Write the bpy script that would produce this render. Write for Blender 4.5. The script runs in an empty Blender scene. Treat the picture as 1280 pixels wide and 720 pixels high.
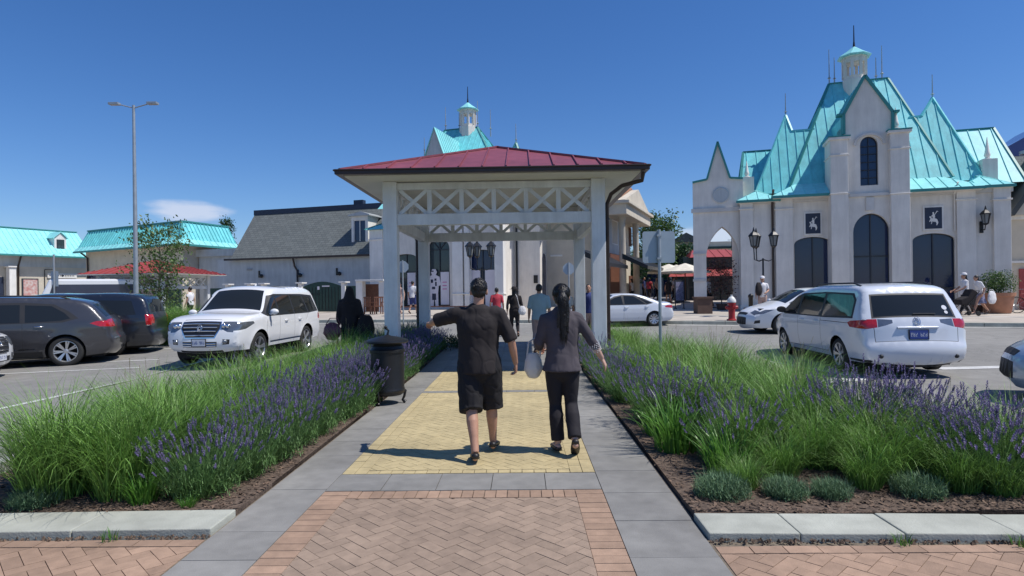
import bpy, bmesh, math, random
from mathutils import Vector, Matrix, Euler
from mathutils.geometry import delaunay_2d_cdt
R = math.radians
scn = bpy.context.scene
COL = scn.collection
# ---------------------------------------------------------------- view geometry (measured from the place)
FPX, HCAM, ROLL = 779.0, 1.64, 0.014

def gz(x, y):
    """height of the ground: level near the path, then rising gently to the shops"""
    return 0.02*min(max(0.0, y-12.0), 36.0) + 0.012*max(min(0.0, x+4.0), -30.0)*min(max((y-6)/6.0, 0), 1)

def at(px, py, Y):
    dx = (px - ROLL*(py-364) - 640)/FPX
    dz = -(py - (364-(px-640)*ROLL))/FPX
    return Vector((dx*Y, Y, HCAM+dz*Y))

def gx(px, Y, lift=0.0, py=380):
    """a point on the ground at distance Y in the direction of column px"""
    p = at(px, py, Y)
    return Vector((p.x, Y, gz(p.x, Y)+lift))

# ---------------------------------------------------------------- materials
def nodes_of(name):
    m = bpy.data.materials.new(name); m.use_nodes = True
    nt = m.node_tree
    return m, nt, nt.nodes['Principled BSDF']

def mat(name, col, rough=0.6, metal=0.0, var=0.12, scale=4.0, bump=0.0, bscale=None, coat=0.0, spec=0.5,
        island=0.0, col2=None, trans=0.0, detail=6.0, wear=0.0, streak=0.0):
    m, nt, b = nodes_of(name)
    N, L = nt.nodes, nt.links
    c = tuple(col)+(1,)
    tc = N.new('ShaderNodeTexCoord')
    nz = N.new('ShaderNodeTexNoise'); nz.inputs['Scale'].default_value = scale; nz.inputs['Detail'].default_value = detail
    L.new(tc.outputs['Object'], nz.inputs['Vector'])
    rp = N.new('ShaderNodeValToRGB')
    if col2 is None:
        a = tuple(max(0, v*(1-var)) for v in col)+(1,); d = tuple(min(1, v*(1+var)) for v in col)+(1,)
    else:
        a = c; d = tuple(col2)+(1,)
    rp.color_ramp.elements[0].position = 0.3; rp.color_ramp.elements[1].position = 0.7
    rp.color_ramp.elements[0].color = a; rp.color_ramp.elements[1].color = d
    L.new(nz.outputs['Fac'], rp.inputs['Fac'])
    out = rp.outputs['Color']
    if island > 0:
        g = N.new('ShaderNodeNewGeometry')
        mr = N.new('ShaderNodeMapRange'); mr.inputs['To Min'].default_value = 1-island; mr.inputs['To Max'].default_value = 1+island
        L.new(g.outputs['Random Per Island'], mr.inputs['Value'])
        mx = N.new('ShaderNodeVectorMath'); mx.operation = 'SCALE'
        L.new(out, mx.inputs[0]); L.new(mr.outputs['Result'], mx.inputs['Scale'])
        out = mx.outputs['Vector']
    if wear > 0:
        n2 = N.new('ShaderNodeTexNoise'); n2.inputs['Scale'].default_value = 0.7; n2.inputs['Detail'].default_value = 8
        n2.inputs['Roughness'].default_value = 0.65
        L.new(tc.outputs['Object'], n2.inputs['Vector'])
        mr = N.new('ShaderNodeMapRange'); mr.inputs['From Min'].default_value = 0.35; mr.inputs['From Max'].default_value = 0.7
        mr.inputs['To Min'].default_value = 1-wear; mr.inputs['To Max'].default_value = 1.0+wear*0.4
        L.new(n2.outputs['Fac'], mr.inputs['Value'])
        mx = N.new('ShaderNodeVectorMath'); mx.operation = 'SCALE'
        L.new(out, mx.inputs[0]); L.new(mr.outputs['Result'], mx.inputs['Scale'])
        out = mx.outputs['Vector']
    if streak > 0:
        mp = N.new('ShaderNodeMapping'); mp.inputs['Scale'].default_value = (2.6, 2.6, .28); L.new(tc.outputs['Object'], mp.inputs['Vector'])
        n2 = N.new('ShaderNodeTexNoise'); n2.inputs['Scale'].default_value = 1.6; n2.inputs['Detail'].default_value = 7; n2.inputs['Roughness'].default_value = 0.7
        L.new(mp.outputs['Vector'], n2.inputs['Vector'])
        mr = N.new('ShaderNodeMapRange'); mr.inputs['From Min'].default_value = 0.4; mr.inputs['From Max'].default_value = 0.62
        mr.inputs['To Min'].default_value = 1-streak; mr.inputs['To Max'].default_value = 1.0+streak*0.25
        L.new(n2.outputs['Fac'], mr.inputs['Value'])
        mx = N.new('ShaderNodeVectorMath'); mx.operation = 'SCALE'
        L.new(out, mx.inputs[0]); L.new(mr.outputs['Result'], mx.inputs['Scale'])
        out = mx.outputs['Vector']
    L.new(out, b.inputs['Base Color'])
    b.inputs['Roughness'].default_value = rough
    b.inputs['Metallic'].default_value = metal
    b.inputs['Specular IOR Level'].default_value = spec
    b.inputs['Coat Weight'].default_value = coat
    b.inputs['Coat Roughness'].default_value = 0.04
    if bump > 0:
        n3 = N.new('ShaderNodeTexNoise'); n3.inputs['Scale'].default_value = bscale or scale*4; n3.inputs['Detail'].default_value = 8
        L.new(tc.outputs['Object'], n3.inputs['Vector'])
        bp = N.new('ShaderNodeBump'); bp.inputs['Strength'].default_value = min(1, bump); bp.inputs['Distance'].default_value = 0.01
        L.new(n3.outputs['Fac'], bp.inputs['Height']); L.new(bp.outputs['Normal'], b.inputs['Normal'])
    if trans > 0:
        tr = N.new('ShaderNodeBsdfTranslucent'); L.new(out, tr.inputs['Color'])
        ms = N.new('ShaderNodeMixShader'); ms.inputs['Fac'].default_value = trans
        o = N['Material Output']
        L.new(b.outputs[0], ms.inputs[1]); L.new(tr.outputs[0], ms.inputs[2]); L.new(ms.outputs[0], o.inputs['Surface'])
    return m

def mat_glass(name, col=(0.012, 0.016, 0.022), rough=0.03, spec=0.6, see=0.0):
    m, nt, b = nodes_of(name)
    b.inputs['Base Color'].default_value = tuple(col)+(1,)
    b.inputs['Roughness'].default_value = rough
    b.inputs['Specular IOR Level'].default_value = spec
    tc = nt.nodes.new('ShaderNodeTexCoord'); n = nt.nodes.new('ShaderNodeTexNoise'); n.inputs['Scale'].default_value = 1.3
    nt.links.new(tc.outputs['Object'], n.inputs['Vector'])
    bp = nt.nodes.new('ShaderNodeBump'); bp.inputs['Strength'].default_value = 0.06; bp.inputs['Distance'].default_value = 0.02
    nt.links.new(n.outputs['Fac'], bp.inputs['Height']); nt.links.new(bp.outputs['Normal'], b.inputs['Normal'])
    if see > 0:
        t = nt.nodes.new('ShaderNodeBsdfTransparent'); t.inputs['Color'].default_value = (0.75, 0.82, 0.82, 1)
        ms = nt.nodes.new('ShaderNodeMixShader'); ms.inputs['Fac'].default_value = see
        nt.links.new(b.outputs[0], ms.inputs[1]); nt.links.new(t.outputs[0], ms.inputs[2])
        nt.links.new(ms.outputs[0], nt.nodes['Material Output'].inputs['Surface'])
    return m

def mat_asphalt():
    m, nt, b = nodes_of('asphalt')
    N, L = nt.nodes, nt.links
    tc = N.new('ShaderNodeTexCoord')
    def noise(s, d=8, r=0.6):
        n = N.new('ShaderNodeTexNoise'); n.inputs['Scale'].default_value = s; n.inputs['Detail'].default_value = d; n.inputs['Roughness'].default_value = r
        L.new(tc.outputs['Object'], n.inputs['Vector']); return n
    big = noise(0.25); fine = noise(60, 3); mid = noise(3.0)
    r = N.new('ShaderNodeValToRGB'); e = r.color_ramp.elements
    e[0].position = 0.3; e[0].color = (0.205, 0.20, 0.186, 1); e[1].position = 0.72; e[1].color = (0.275, 0.267, 0.248, 1)
    L.new(big.outputs['Fac'], r.inputs['Fac'])
    m1 = N.new('ShaderNodeMapRange'); m1.inputs['To Min'].default_value = 0.75; m1.inputs['To Max'].default_value = 1.25
    L.new(fine.outputs['Fac'], m1.inputs['Value'])
    s1 = N.new('ShaderNodeVectorMath'); s1.operation = 'SCALE'; L.new(r.outputs['Color'], s1.inputs[0]); L.new(m1.outputs['Result'], s1.inputs['Scale'])
    m2 = N.new('ShaderNodeMapRange'); m2.inputs['From Min'].default_value = .3; m2.inputs['From Max'].default_value = .7
    m2.inputs['To Min'].default_value = 0.86; m2.inputs['To Max'].default_value = 1.08
    L.new(mid.outputs['Fac'], m2.inputs['Value'])
    s2 = N.new('ShaderNodeVectorMath'); s2.operation = 'SCALE'; L.new(s1.outputs['Vector'], s2.inputs[0]); L.new(m2.outputs['Result'], s2.inputs['Scale'])
    # cracks
    v = N.new('ShaderNodeTexVoronoi'); v.feature = 'DISTANCE_TO_EDGE'; v.inputs['Scale'].default_value = 0.22
    ad = N.new('ShaderNodeVectorMath'); ad.operation = 'ADD'
    sc = N.new('ShaderNodeVectorMath'); sc.operation = 'SCALE'; sc.inputs['Scale'].default_value = 1.6
    L.new(mid.outputs['Color'], sc.inputs[0]); L.new(sc.outputs['Vector'], ad.inputs[0]); L.new(tc.outputs['Object'], ad.inputs[1])
    L.new(ad.outputs['Vector'], v.inputs['Vector'])
    m3 = N.new('ShaderNodeMapRange'); m3.inputs['From Max'].default_value = 0.006; m3.inputs['To Min'].default_value = 0.6
    L.new(v.outputs['Distance'], m3.inputs['Value'])
    s3 = N.new('ShaderNodeVectorMath'); s3.operation = 'SCALE'; L.new(s2.outputs['Vector'], s3.inputs[0]); L.new(m3.outputs['Result'], s3.inputs['Scale'])
    L.new(s3.outputs['Vector'], b.inputs['Base Color'])
    b.inputs['Roughness'].default_value = 0.85; b.inputs['Specular IOR Level'].default_value = 0.3
    bp = N.new('ShaderNodeBump'); bp.inputs['Strength'].default_value = 0.5; bp.inputs['Distance'].default_value = 0.004
    L.new(fine.outputs['Fac'], bp.inputs['Height']); L.new(bp.outputs['Normal'], b.inputs['Normal'])
    return m

def mat_shingle():
    m, nt, b = nodes_of('grey_shingles')
    N, L = nt.nodes, nt.links
    uv = N.new('ShaderNodeUVMap')
    br = N.new('ShaderNodeTexBrick'); br.inputs['Scale'].default_value = 1.0
    br.inputs['Brick Width'].default_value = 0.34; br.inputs['Row Height'].default_value = 0.2
    br.inputs['Mortar Size'].default_value = 0.012; br.inputs['Mortar Smooth'].default_value = 0.3
    br.inputs['Color1'].default_value = (0.115, 0.128, 0.125, 1); br.inputs['Color2'].default_value = (0.150, 0.165, 0.16, 1)
    br.inputs['Mortar'].default_value = (0.06, 0.07, 0.075, 1)
    L.new(uv.outputs['UV'], br.inputs['Vector']); L.new(br.outputs['Color'], b.inputs['Base Color'])
    bp = N.new('ShaderNodeBump'); bp.inputs['Strength'].default_value = 0.6; bp.inputs['Distance'].default_value = 0.02; bp.invert = True
    L.new(br.outputs['Fac'], bp.inputs['Height']); L.new(bp.outputs['Normal'], b.inputs['Normal'])
    b.inputs['Roughness'].default_value = 0.9
    return m

M = {}
def setup_materials():
    M['asphalt'] = mat_asphalt()
    M['shingle'] = mat_shingle()
    M['land'] = mat('dry_ground', (0.16, 0.16, 0.13), 0.95, scale=.2, bump=.3)
    M['concrete'] = mat('concrete', (0.46, 0.45, 0.41), 0.85, var=.12, scale=5, bump=.35, bscale=70, wear=.22)
    M['kerb'] = mat('kerb_concrete', (0.42, 0.43, 0.37), 0.85, var=.12, scale=6, bump=.4, bscale=80, wear=.2, island=.05)
    M['plaza'] = mat('plaza_concrete', (0.47, 0.42, 0.36), 0.85, var=.15, scale=.8, bump=.2, bscale=40, wear=.2)
    M['slab'] = mat('grey_stone_slab', (0.25, 0.243, 0.225), 0.7, var=.1, scale=8, bump=.25, bscale=120, island=.08, wear=.28)
    M['brick'] = mat('pink_clay_paver', (0.32, 0.235, 0.172), 0.8, var=.12, scale=14, bump=.3, bscale=120, island=.10, wear=.25)
    M['brick_edge'] = mat('orange_clay_paver', (0.36, 0.24, 0.165), 0.8, var=.12, scale=14, bump=.3, bscale=120, island=.14, wear=.25)
    M['yellow'] = mat('yellow_paver', (0.49, 0.40, 0.215), 0.8, var=.1, scale=14, bump=.3, bscale=120, island=.05, wear=.24)
    M['joint'] = mat('sand_joint', (0.17, 0.14, 0.105), 0.95, var=.3, scale=30, bump=.4)
    M['soil'] = mat('bark_mulch', (0.055, 0.038, 0.028), 0.95, col2=(0.16, 0.115, 0.085), scale=28, bump=1, bscale=60)
    M['chip'] = mat('wood_chips', (0.12, 0.08, 0.055), 0.9, island=.6, var=.2)
    M['paint'] = mat('road_paint', (0.62, 0.62, 0.60), 0.7, var=.15, scale=25, wear=.3)
    M['stucco'] = mat('cream_stucco', (0.76, 0.72, 0.66), 0.9, var=.05, scale=2, bump=.3, bscale=60, wear=.08, streak=.09)
    M['stucco_w'] = mat('white_stucco', (0.79, 0.77, 0.73), 0.9, var=.05, scale=2, bump=.2, bscale=60, wear=.1, streak=.08)
    M['stucco_grey'] = mat('grey_stucco', (0.50, 0.53, 0.54), 0.9, var=.05, scale=2, bump=.15, bscale=60, wear=.1, streak=.12)
    M['stucco_dark'] = mat('dark_grey_render', (0.34, 0.34, 0.34), 0.9, var=.06, scale=2, bump=.1, wear=.1)  # even darker grey for the vent and the far street block
    M['stucco_tan'] = mat('tan_stucco', (0.60, 0.54, 0.44), 0.9, var=.06, scale=2, bump=.15, bscale=60, wear=.12)
    M['trim'] = mat('stone_trim', (0.60, 0.58, 0.55), 0.8, var=.06, scale=4, wear=.15)
    M['teal'] = mat('teal_roof_metal', (0.19, 0.66, 0.69), 0.42, metal=.0, var=.06, scale=.8, wear=.14, streak=.16, bump=.35, bscale=1.6)
    M['teal_l'] = mat('sunlit_teal_roof_metal', (0.31, 0.76, 0.76), 0.4, var=.05, scale=.8, wear=.1, streak=.1)  # teal metal with sunlit brightness put into the colour, for skirts and sunny slopes
    M['teal_d'] = mat('dark_teal_trim', (0.04, 0.24, 0.23), 0.5, var=.05)
    M['red'] = mat('dark_red_roof_metal', (0.26, 0.066, 0.084), 0.45, var=.06, scale=.8, wear=.2, streak=.15, bump=.3, bscale=1.6)
    M['redb'] = mat('brick_red_roof', (0.33, 0.06, 0.055), 0.6, var=.1)
    M['blackm'] = mat('black_metal', (0.008, 0.008, 0.009), 0.42, var=.2, scale=8, bump=.05)
    M['navy'] = mat('dark_navy_fascia', (0.02, 0.03, 0.06), 0.5)
    M['gutter'] = mat('dark_bronze_gutter', (0.035, 0.02, 0.016), 0.4)
    M['wpaint'] = mat('white_painted_wood', (0.70, 0.72, 0.73), 0.6, var=.05, scale=3, bump=.12, bscale=30, wear=.16, streak=.12)
    M['soffit'] = mat('cream_soffit_board', (0.66, 0.65, 0.58), 0.7, var=.04, scale=3, wear=.1)
    M['glass'] = mat_glass('dark_store_glass', (0.014, 0.028, 0.080))
    M['glass2'] = mat_glass('green_grey_glass', (0.035, 0.055, 0.06))
    M['carglass'] = mat_glass('tinted_car_glass', (0.016, 0.019, 0.020), rough=.03, spec=.5)
    M['frame'] = mat('window_frame', (0.03, 0.035, 0.045), 0.5)
    M['white_b'] = mat('white_banner', (0.72, 0.68, 0.72), 0.6, var=.03)
    M['pink'] = mat('pink_print', (0.6, 0.22, 0.4), 0.6)
    M['green_p'] = mat('dark_green_panel', (0.014, 0.05, 0.038), 0.5, var=.15)
    M['wood'] = mat('brown_wood', (0.14, 0.055, 0.03), 0.6, var=.25, scale=12)
    M['terra'] = mat('terracotta', (0.42, 0.20, 0.12), 0.8, var=.12, scale=5, bump=.2, wear=.2)
    M['terra_d'] = mat('dark_terracotta', (0.10, 0.06, 0.045), 0.8, var=.12, scale=5, bump=.2)
    M['galv'] = mat('galvanised_steel', (0.38, 0.41, 0.43), 0.45, metal=.5, var=.1, scale=6)
    M['signback'] = mat('sign_back_aluminium', (0.36, 0.42, 0.47), 0.5, metal=.2, var=.06)
    M['car_white'] = mat('white_car_paint', (0.78, 0.79, 0.80), 0.28, coat=1, var=.015, scale=1)
    M['car_pearl'] = mat('pearl_white_car_paint', (0.66, 0.69, 0.74), 0.28, coat=1, var=.015, scale=1)
    M['car_silver'] = mat('silver_blue_car_paint', (0.42, 0.50, 0.58), 0.3, metal=.35, coat=1, var=.02)
    M['car_grey'] = mat('dark_grey_car_paint', (0.060, 0.060, 0.066), 0.32, metal=.35, coat=1, var=.03)
    M['car_dark'] = mat('near_black_car_paint', (0.018, 0.022, 0.032), 0.3, metal=.3, coat=1, var=.03)
    M['plastic'] = mat('black_plastic', (0.02, 0.02, 0.022), 0.55, var=.1)
    M['dark'] = mat('underbody_black', (0.008, 0.008, 0.008), 0.8)
    M['gap'] = mat('panel_gap', (0.03, 0.03, 0.03), 0.8)
    M['rubber'] = mat('tyre_rubber', (0.022, 0.022, 0.022), 0.8, bump=.2, bscale=80)
    M['alloy'] = mat('alloy_rim', (0.55, 0.56, 0.58), 0.3, metal=.8, var=.05)
    M['chrome'] = mat('chrome', (0.75, 0.76, 0.78), 0.12, metal=1, var=.02)
    M['redlens'] = mat('red_lens', (0.42, 0.012, 0.014), 0.12, coat=1, var=.2, scale=20)
    M['clearlens'] = mat('clear_lens', (0.20, 0.215, 0.23), 0.12, metal=.55, coat=1, var=.12, scale=10)
    M['plate_w'] = mat('licence_plate', (0.60, 0.62, 0.66), 0.5)
    M['plate_b'] = mat('plate_characters', (0.03, 0.06, 0.25), 0.5)
    M['skin'] = mat('skin', (0.44, 0.24, 0.16), 0.5, var=.1, scale=12, bump=.1)
    M['skin2'] = mat('pale_skin', (0.52, 0.32, 0.24), 0.5, var=.1, scale=12)
    M['hair'] = mat('black_hair', (0.010, 0.008, 0.007), 0.4, var=.4, scale=30, bump=1, bscale=60)
    M['eye'] = mat('eye', (0.02, 0.015, 0.012), 0.2)
    M['c_black'] = mat('black_cloth', (0.018, 0.014, 0.015), 0.9, var=.12, scale=6, bump=.15, bscale=9)
    M['c_shorts'] = mat('black_shorts_cloth', (0.009, 0.008, 0.010), 0.85, var=.12, scale=6, bump=.15, bscale=9)
    M['c_grey'] = mat('charcoal_knit', (0.070, 0.060, 0.070), 0.9, var=.1, scale=6, bump=.15, bscale=10)
    M['c_trouser'] = mat('black_trousers', (0.012, 0.010, 0.014), 0.85, var=.1, scale=6, bump=.15, bscale=9)
    M['c_blue'] = mat('pale_blue_shirt', (0.30, 0.42, 0.46), 0.85, bump=.4, bscale=20)
    M['c_white'] = mat('white_cloth', (0.68, 0.67, 0.68), 0.85, bump=.4, bscale=20)
    M['c_red'] = mat('red_cloth', (0.45, 0.04, 0.06), 0.85, bump=.4, bscale=20)
    M['c_tan'] = mat('tan_cloth', (0.40, 0.28, 0.24), 0.85, bump=.4, bscale=20)
    M['c_navy'] = mat('navy_cloth', (0.03, 0.045, 0.16), 0.85, bump=.4, bscale=20)
    M['c_lav'] = mat('grey_patterned_cloth', (0.20, 0.20, 0.30), 0.85, var=.5, scale=14, bump=.4)
    M['c_maroon'] = mat('maroon_leather', (0.13, 0.035, 0.05), 0.5, var=.3, scale=12)
    M['bagw'] = mat('cream_leather', (0.66, 0.64, 0.58), 0.5, var=.05, bump=.2)
    M['shoe'] = mat('black_leather', (0.013, 0.011, 0.011), 0.45)
    M['grass'] = mat('tall_grass_blades', (0.155, 0.295, 0.055), 0.5, island=.55, var=.3, scale=1.2, trans=.22)
    M['grass_y'] = mat('seed_stalks', (0.30, 0.26, 0.14), 0.7, island=.3, trans=.2)
    M['lavleaf'] = mat('lavender_foliage', (0.105, 0.205, 0.060), 0.6, island=.4, var=.2, trans=.3)
    M['lavflower'] = mat('lavender_flowers', (0.215, 0.18, 0.33), 0.8, island=.4, var=.25, scale=20, trans=.2)
    M['greyleaf'] = mat('grey_green_foliage', (0.12, 0.21, 0.105), 0.7, island=.35, trans=.2)
    M['strap'] = mat('strap_leaves', (0.10, 0.24, 0.035), 0.4, island=.35, trans=.35)
    M['leaf'] = mat('tree_leaves', (0.065, 0.13, 0.028), 0.5, island=.5, var=.3, scale=1, trans=.3)
    M['leaf_y'] = mat('young_tree_leaves', (0.10, 0.165, 0.045), 0.5, island=.5, var=.3, scale=1, trans=.35)
    M['leaf_d'] = mat('dark_tree_leaves', (0.030, 0.075, 0.022), 0.5, island=.5, var=.3, scale=1, trans=.3)
    M['leaf_r'] = mat('reddish_leaves', (0.09, 0.045, 0.04), 0.6, island=.5, trans=.2)
    M['bark'] = mat('bark', (0.11, 0.085, 0.065), 0.9, bump=.6, bscale=30, var=.3, scale=10)
    M['hyd_red'] = mat('hydrant_red', (0.32, 0.018, 0.022), 0.45)
    M['hyd_w'] = mat('hydrant_white', (0.7, 0.7, 0.66), 0.5)
    M['umb'] = mat('cream_canvas', (0.68, 0.64, 0.55), 0.8)
    M['lampglass'] = mat('frosted_lantern_glass', (0.20, 0.215, 0.22), 0.15)
    M['tealglass'] = mat_glass('violet_glass_roof', (0.07, 0.07, 0.20), rough=.1)
    M['poster'] = mat('printed_poster', (0.50, 0.22, 0.20), 0.5, col2=(0.62, 0.56, 0.52), scale=5, detail=2)
    M['navyvan'] = mat('navy_van_panel', (0.02, 0.025, 0.06), 0.3, coat=1)

# ---------------------------------------------------------------- object helpers
def link(o, parent=None):
    COL.objects.link(o)
    if parent is not None: o.parent = parent
    return o

def tag(o, label=None, cat=None, group=None, kind=None):
    if label: o['label'] = label
    if cat: o['category'] = cat
    if group: o['group'] = group
    if kind: o['kind'] = kind
    return o

def empty(name, loc, rz=0.0, label=None, cat=None, group=None):
    o = bpy.data.objects.new(name, None); o.location = loc; o.rotation_euler = (0, 0, rz); o.empty_display_size = .2
    link(o); tag(o, label, cat, group); return o

def mesh_obj(name, me, m, parent=None, smooth=None):
    if m is not None:
        ms = m if isinstance(m, (list, tuple)) else [m]
        for k in ms: me.materials.append(M[k] if isinstance(k, str) else k)
    if smooth is not None:
        for p in me.polygons: p.use_smooth = True
        if smooth < 170: me.set_sharp_from_angle(angle=R(smooth))
    o = bpy.data.objects.new(name, me)
    return link(o, parent)

SPLIT = {'string_course', 'cornice', 'characters', 'rear_reflector', 'fog_light', 'pier_cap', 'coping', 'shop_window', 'poster_print', 'banner_print', 'door', 'awning', 'wall_light', 'shop_front', 'porch_post', 'portal', 'clamp', 'spokes_', 'band', 'sign_bracket', 'window', 'gate_notice', 'latch'}
def obj(name, bm, m, parent=None, smooth=None, bevel=0.0):
    if name in SPLIT:
        seen = set(); isl = []
        for f in bm.faces:
            if f in seen: continue
            st = [f]; seen.add(f); cur = []
            while st:
                g = st.pop(); cur.append(g)
                for v in g.verts:
                    for h in v.link_faces:
                        if h not in seen: seen.add(h); st.append(h)
            isl.append(cur)
        if 1 < len(isl) < 60 and not (name == 'window' and len(isl) > 3):
            last = None
            for cur in isl:
                b3 = bmesh.new(); vm = {}
                for f in cur:
                    for v in f.verts:
                        if v not in vm: vm[v] = b3.verts.new(v.co)
                    b3.faces.new([vm[v] for v in f.verts])
                last = obj1(name, b3, m, parent, smooth, bevel)
            bm.free(); return last
    return obj1(name, bm, m, parent, smooth, bevel)

def obj1(name, bm, m, parent=None, smooth=None, bevel=0.0):
    me = bpy.data.meshes.new(name)
    bmesh.ops.recalc_face_normals(bm, faces=bm.faces)
    bm.to_mesh(me); bm.free()
    o = mesh_obj(name, me, m, parent, smooth)
    if bevel > 0:
        b = o.modifiers.new('bevel', 'BEVEL'); b.width = bevel; b.segments = 2; b.limit_method = 'ANGLE'; b.angle_limit = R(40)
    return o

def copy_tree(o, parent=None):
    c = o.copy(); COL.objects.link(c); c.parent = parent
    for ch in list(o.children): copy_tree(ch, c)
    return c

def B(): return bmesh.new()

def box(bm, x0, x1, y0, y1, z0, z1, mt=None, mi=0):
    vs = [Vector((x, y, z)) for x in (x0, x1) for y in (y0, y1) for z in (z0, z1)]
    if mt: vs = [mt @ v for v in vs]
    v = [bm.verts.new(p) for p in vs]
    for f in ((0, 1, 3, 2), (4, 6, 7, 5), (0, 4, 5, 1), (2, 3, 7, 6), (0, 2, 6, 4), (1, 5, 7, 3)):
        fc = bm.faces.new([v[i] for i in f]); fc.material_index = mi
    return v

def bar(bm, a, b, w, h, up=(0, 0, 1), mi=0):
    """a box from a to b, w wide and h high"""
    a, b = Vector(a), Vector(b); d = (b-a).normalized(); up = Vector(up)
    s = d.cross(up)
    if s.length < 1e-4: s = d.cross(Vector((1, 0, 0)))
    s.normalize(); u = s.cross(d).normalized()
    v = [bm.verts.new(p + s*(i*w/2) + u*(j*h/2)) for p in (a, b) for i in (-1, 1) for j in (-1, 1)]
    for f in ((0, 1, 3, 2), (4, 6, 7, 5), (0, 4, 5, 1), (2, 3, 7, 6), (0, 2, 6, 4), (1, 5, 7, 3)):
        bm.faces.new([v[i] for i in f]).material_index = mi

def tube(bm, pts, rad, n=8, cap=True, mi=0):
    pts = [Vector(p) for p in pts]
    if not isinstance(rad, (list, tuple)): rad = [rad]*len(pts)
    rings = []; prev = None
    for i, p in enumerate(pts):
        d = (pts[min(i+1, len(pts)-1)]-pts[max(i-1, 0)]).normalized()
        if prev is None:
            s = d.cross(Vector((0, 0, 1)))
            if s.length < 1e-3: s = d.cross(Vector((0, 1, 0)))
            s.normalize()
        else:
            s = (prev - d*prev.dot(d)).normalized()
        prev = s; u = d.cross(s)
        rings.append([bm.verts.new(p + (s*math.cos(t)+u*math.sin(t))*rad[i]) for t in [2*math.pi*k/n for k in range(n)]])
    for a, b in zip(rings, rings[1:]):
        for k in range(n): bm.faces.new((a[k], a[(k+1) % n], b[(k+1) % n], b[k])).material_index = mi
    if cap:
        bm.faces.new(rings[0][::-1]).material_index = mi; bm.faces.new(rings[-1]).material_index = mi

def lathe(bm, prof, n=20, c=(0, 0, 0), mt=None, mi=0, close=True):
    """prof: (r, z) pairs turned about the z axis"""
    c = Vector(c); rings = []
    for r, z in prof:
        ring = []
        for k in range(n):
            t = 2*math.pi*k/n
            p = Vector((r*math.cos(t), r*math.sin(t), z))
            if mt: p = mt @ p
            ring.append(bm.verts.new(p+c))
        rings.append(ring)
    for a, b in zip(rings, rings[1:]):
        for k in range(n): bm.faces.new((a[k], a[(k+1) % n], b[(k+1) % n], b[k])).material_index = mi
    if close:
        bm.faces.new(rings[0][::-1]).material_index = mi; bm.faces.new(rings[-1]).material_index = mi

def prism(bm, poly, y0, y1, mi=0, mt=None):
    """poly: list of (x, z); extruded along y"""
    def V(x, y, z):
        v = Vector((x, y, z)); return mt @ v if mt else v
    a = [bm.verts.new(V(x, y0, z)) for x, z in poly]; b = [bm.verts.new(V(x, y1, z)) for x, z in poly]
    bm.faces.new(a).material_index = mi; bm.faces.new(b[::-1]).material_index = mi
    n = len(poly)
    for i in range(n): bm.faces.new((a[i], b[i], b[(i+1) % n], a[(i+1) % n])).material_index = mi

def inpoly(p, poly):
    x, y = p[0], p[1]; c = False; n = len(poly); j = n-1
    for i in range(n):
        xi, yi = poly[i][0], poly[i][1]; xj, yj = poly[j][0], poly[j][1]
        if (yi > y) != (yj > y) and x < (xj-xi)*(y-yi)/(yj-yi)+xi: c = not c
        j = i
    return c

def area(p):
    return .5*sum(p[i][0]*p[(i+1) % len(p)][1]-p[(i+1) % len(p)][0]*p[i][1] for i in range(len(p)))

def segdist(p, a, b):
    ax, ay = a[0], a[1]; bx, by = b[0]-ax, b[1]-ay
    px, py = p[0]-ax, p[1]-ay; l = bx*bx+by*by
    t = 0 if l == 0 else max(0, min(1, (px*bx+py*by)/l))
    return math.hypot(px-bx*t, py-by*t)

def holed_wall(bm, outer, holes, y=0.0, depth=0.2, thick=None, mi=0):
    """a wall face in the x-z plane at y, with openings whose reveals run back by depth"""
    vs = []; es = []
    for poly in [outer]+holes:
        b = len(vs); vs += [Vector((p[0], p[1])) for p in poly]
        es += [(b+i, b+(i+1) % len(poly)) for i in range(len(poly))]
    rv, re, rf, *_ = delaunay_2d_cdt(vs, es, [], 0, 1e-5)
    vm = {}
    for f in rf:
        c = sum((rv[i] for i in f), Vector((0, 0)))/len(f)
        if not inpoly(c, outer) or any(inpoly(c, h) for h in holes): continue
        for i in f:
            if i not in vm: vm[i] = bm.verts.new((rv[i].x, y, rv[i].y))
        try: bm.faces.new([vm[i] for i in f]).material_index = mi
        except ValueError: pass
    for h in holes:
        for i in range(len(h)):
            a, b = h[i], h[(i+1) % len(h)]
            q = [bm.verts.new((a[0], y, a[1])), bm.verts.new((b[0], y, b[1])), bm.verts.new((b[0], y+depth, b[1])), bm.verts.new((a[0], y+depth, a[1]))]
            bm.faces.new(q).material_index = mi

def arch_poly(x0, x1, z0, zs, zt, kind='round', n=14):
    """opening outline: jambs up to zs, then an arch rising to zt"""
    pts = [(x0, z0), (x1, z0)]
    cx = (x0+x1)/2; w = (x1-x0)/2
    for i in range(n+1):
        t = i/n
        if kind == 'point':
            if t <= .5:
                a = t*2; x = w*(1-a**1.6) ; z = math.sin(a*math.pi/2)**.9
                x = w*math.cos(a*math.pi/2)**0.75 if False else w*(1-a**2.0)**.85; z = a
            else:
                a = (1-t)*2; x = -w*(1-a**2.0)**.85; z = a
            pts.append((cx+x, zs+(zt-zs)*z))
        else:
            an = math.pi*t
            pts.append((cx+w*math.cos(an), zs+(zt-zs)*math.sin(an)))
    return pts

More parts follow.
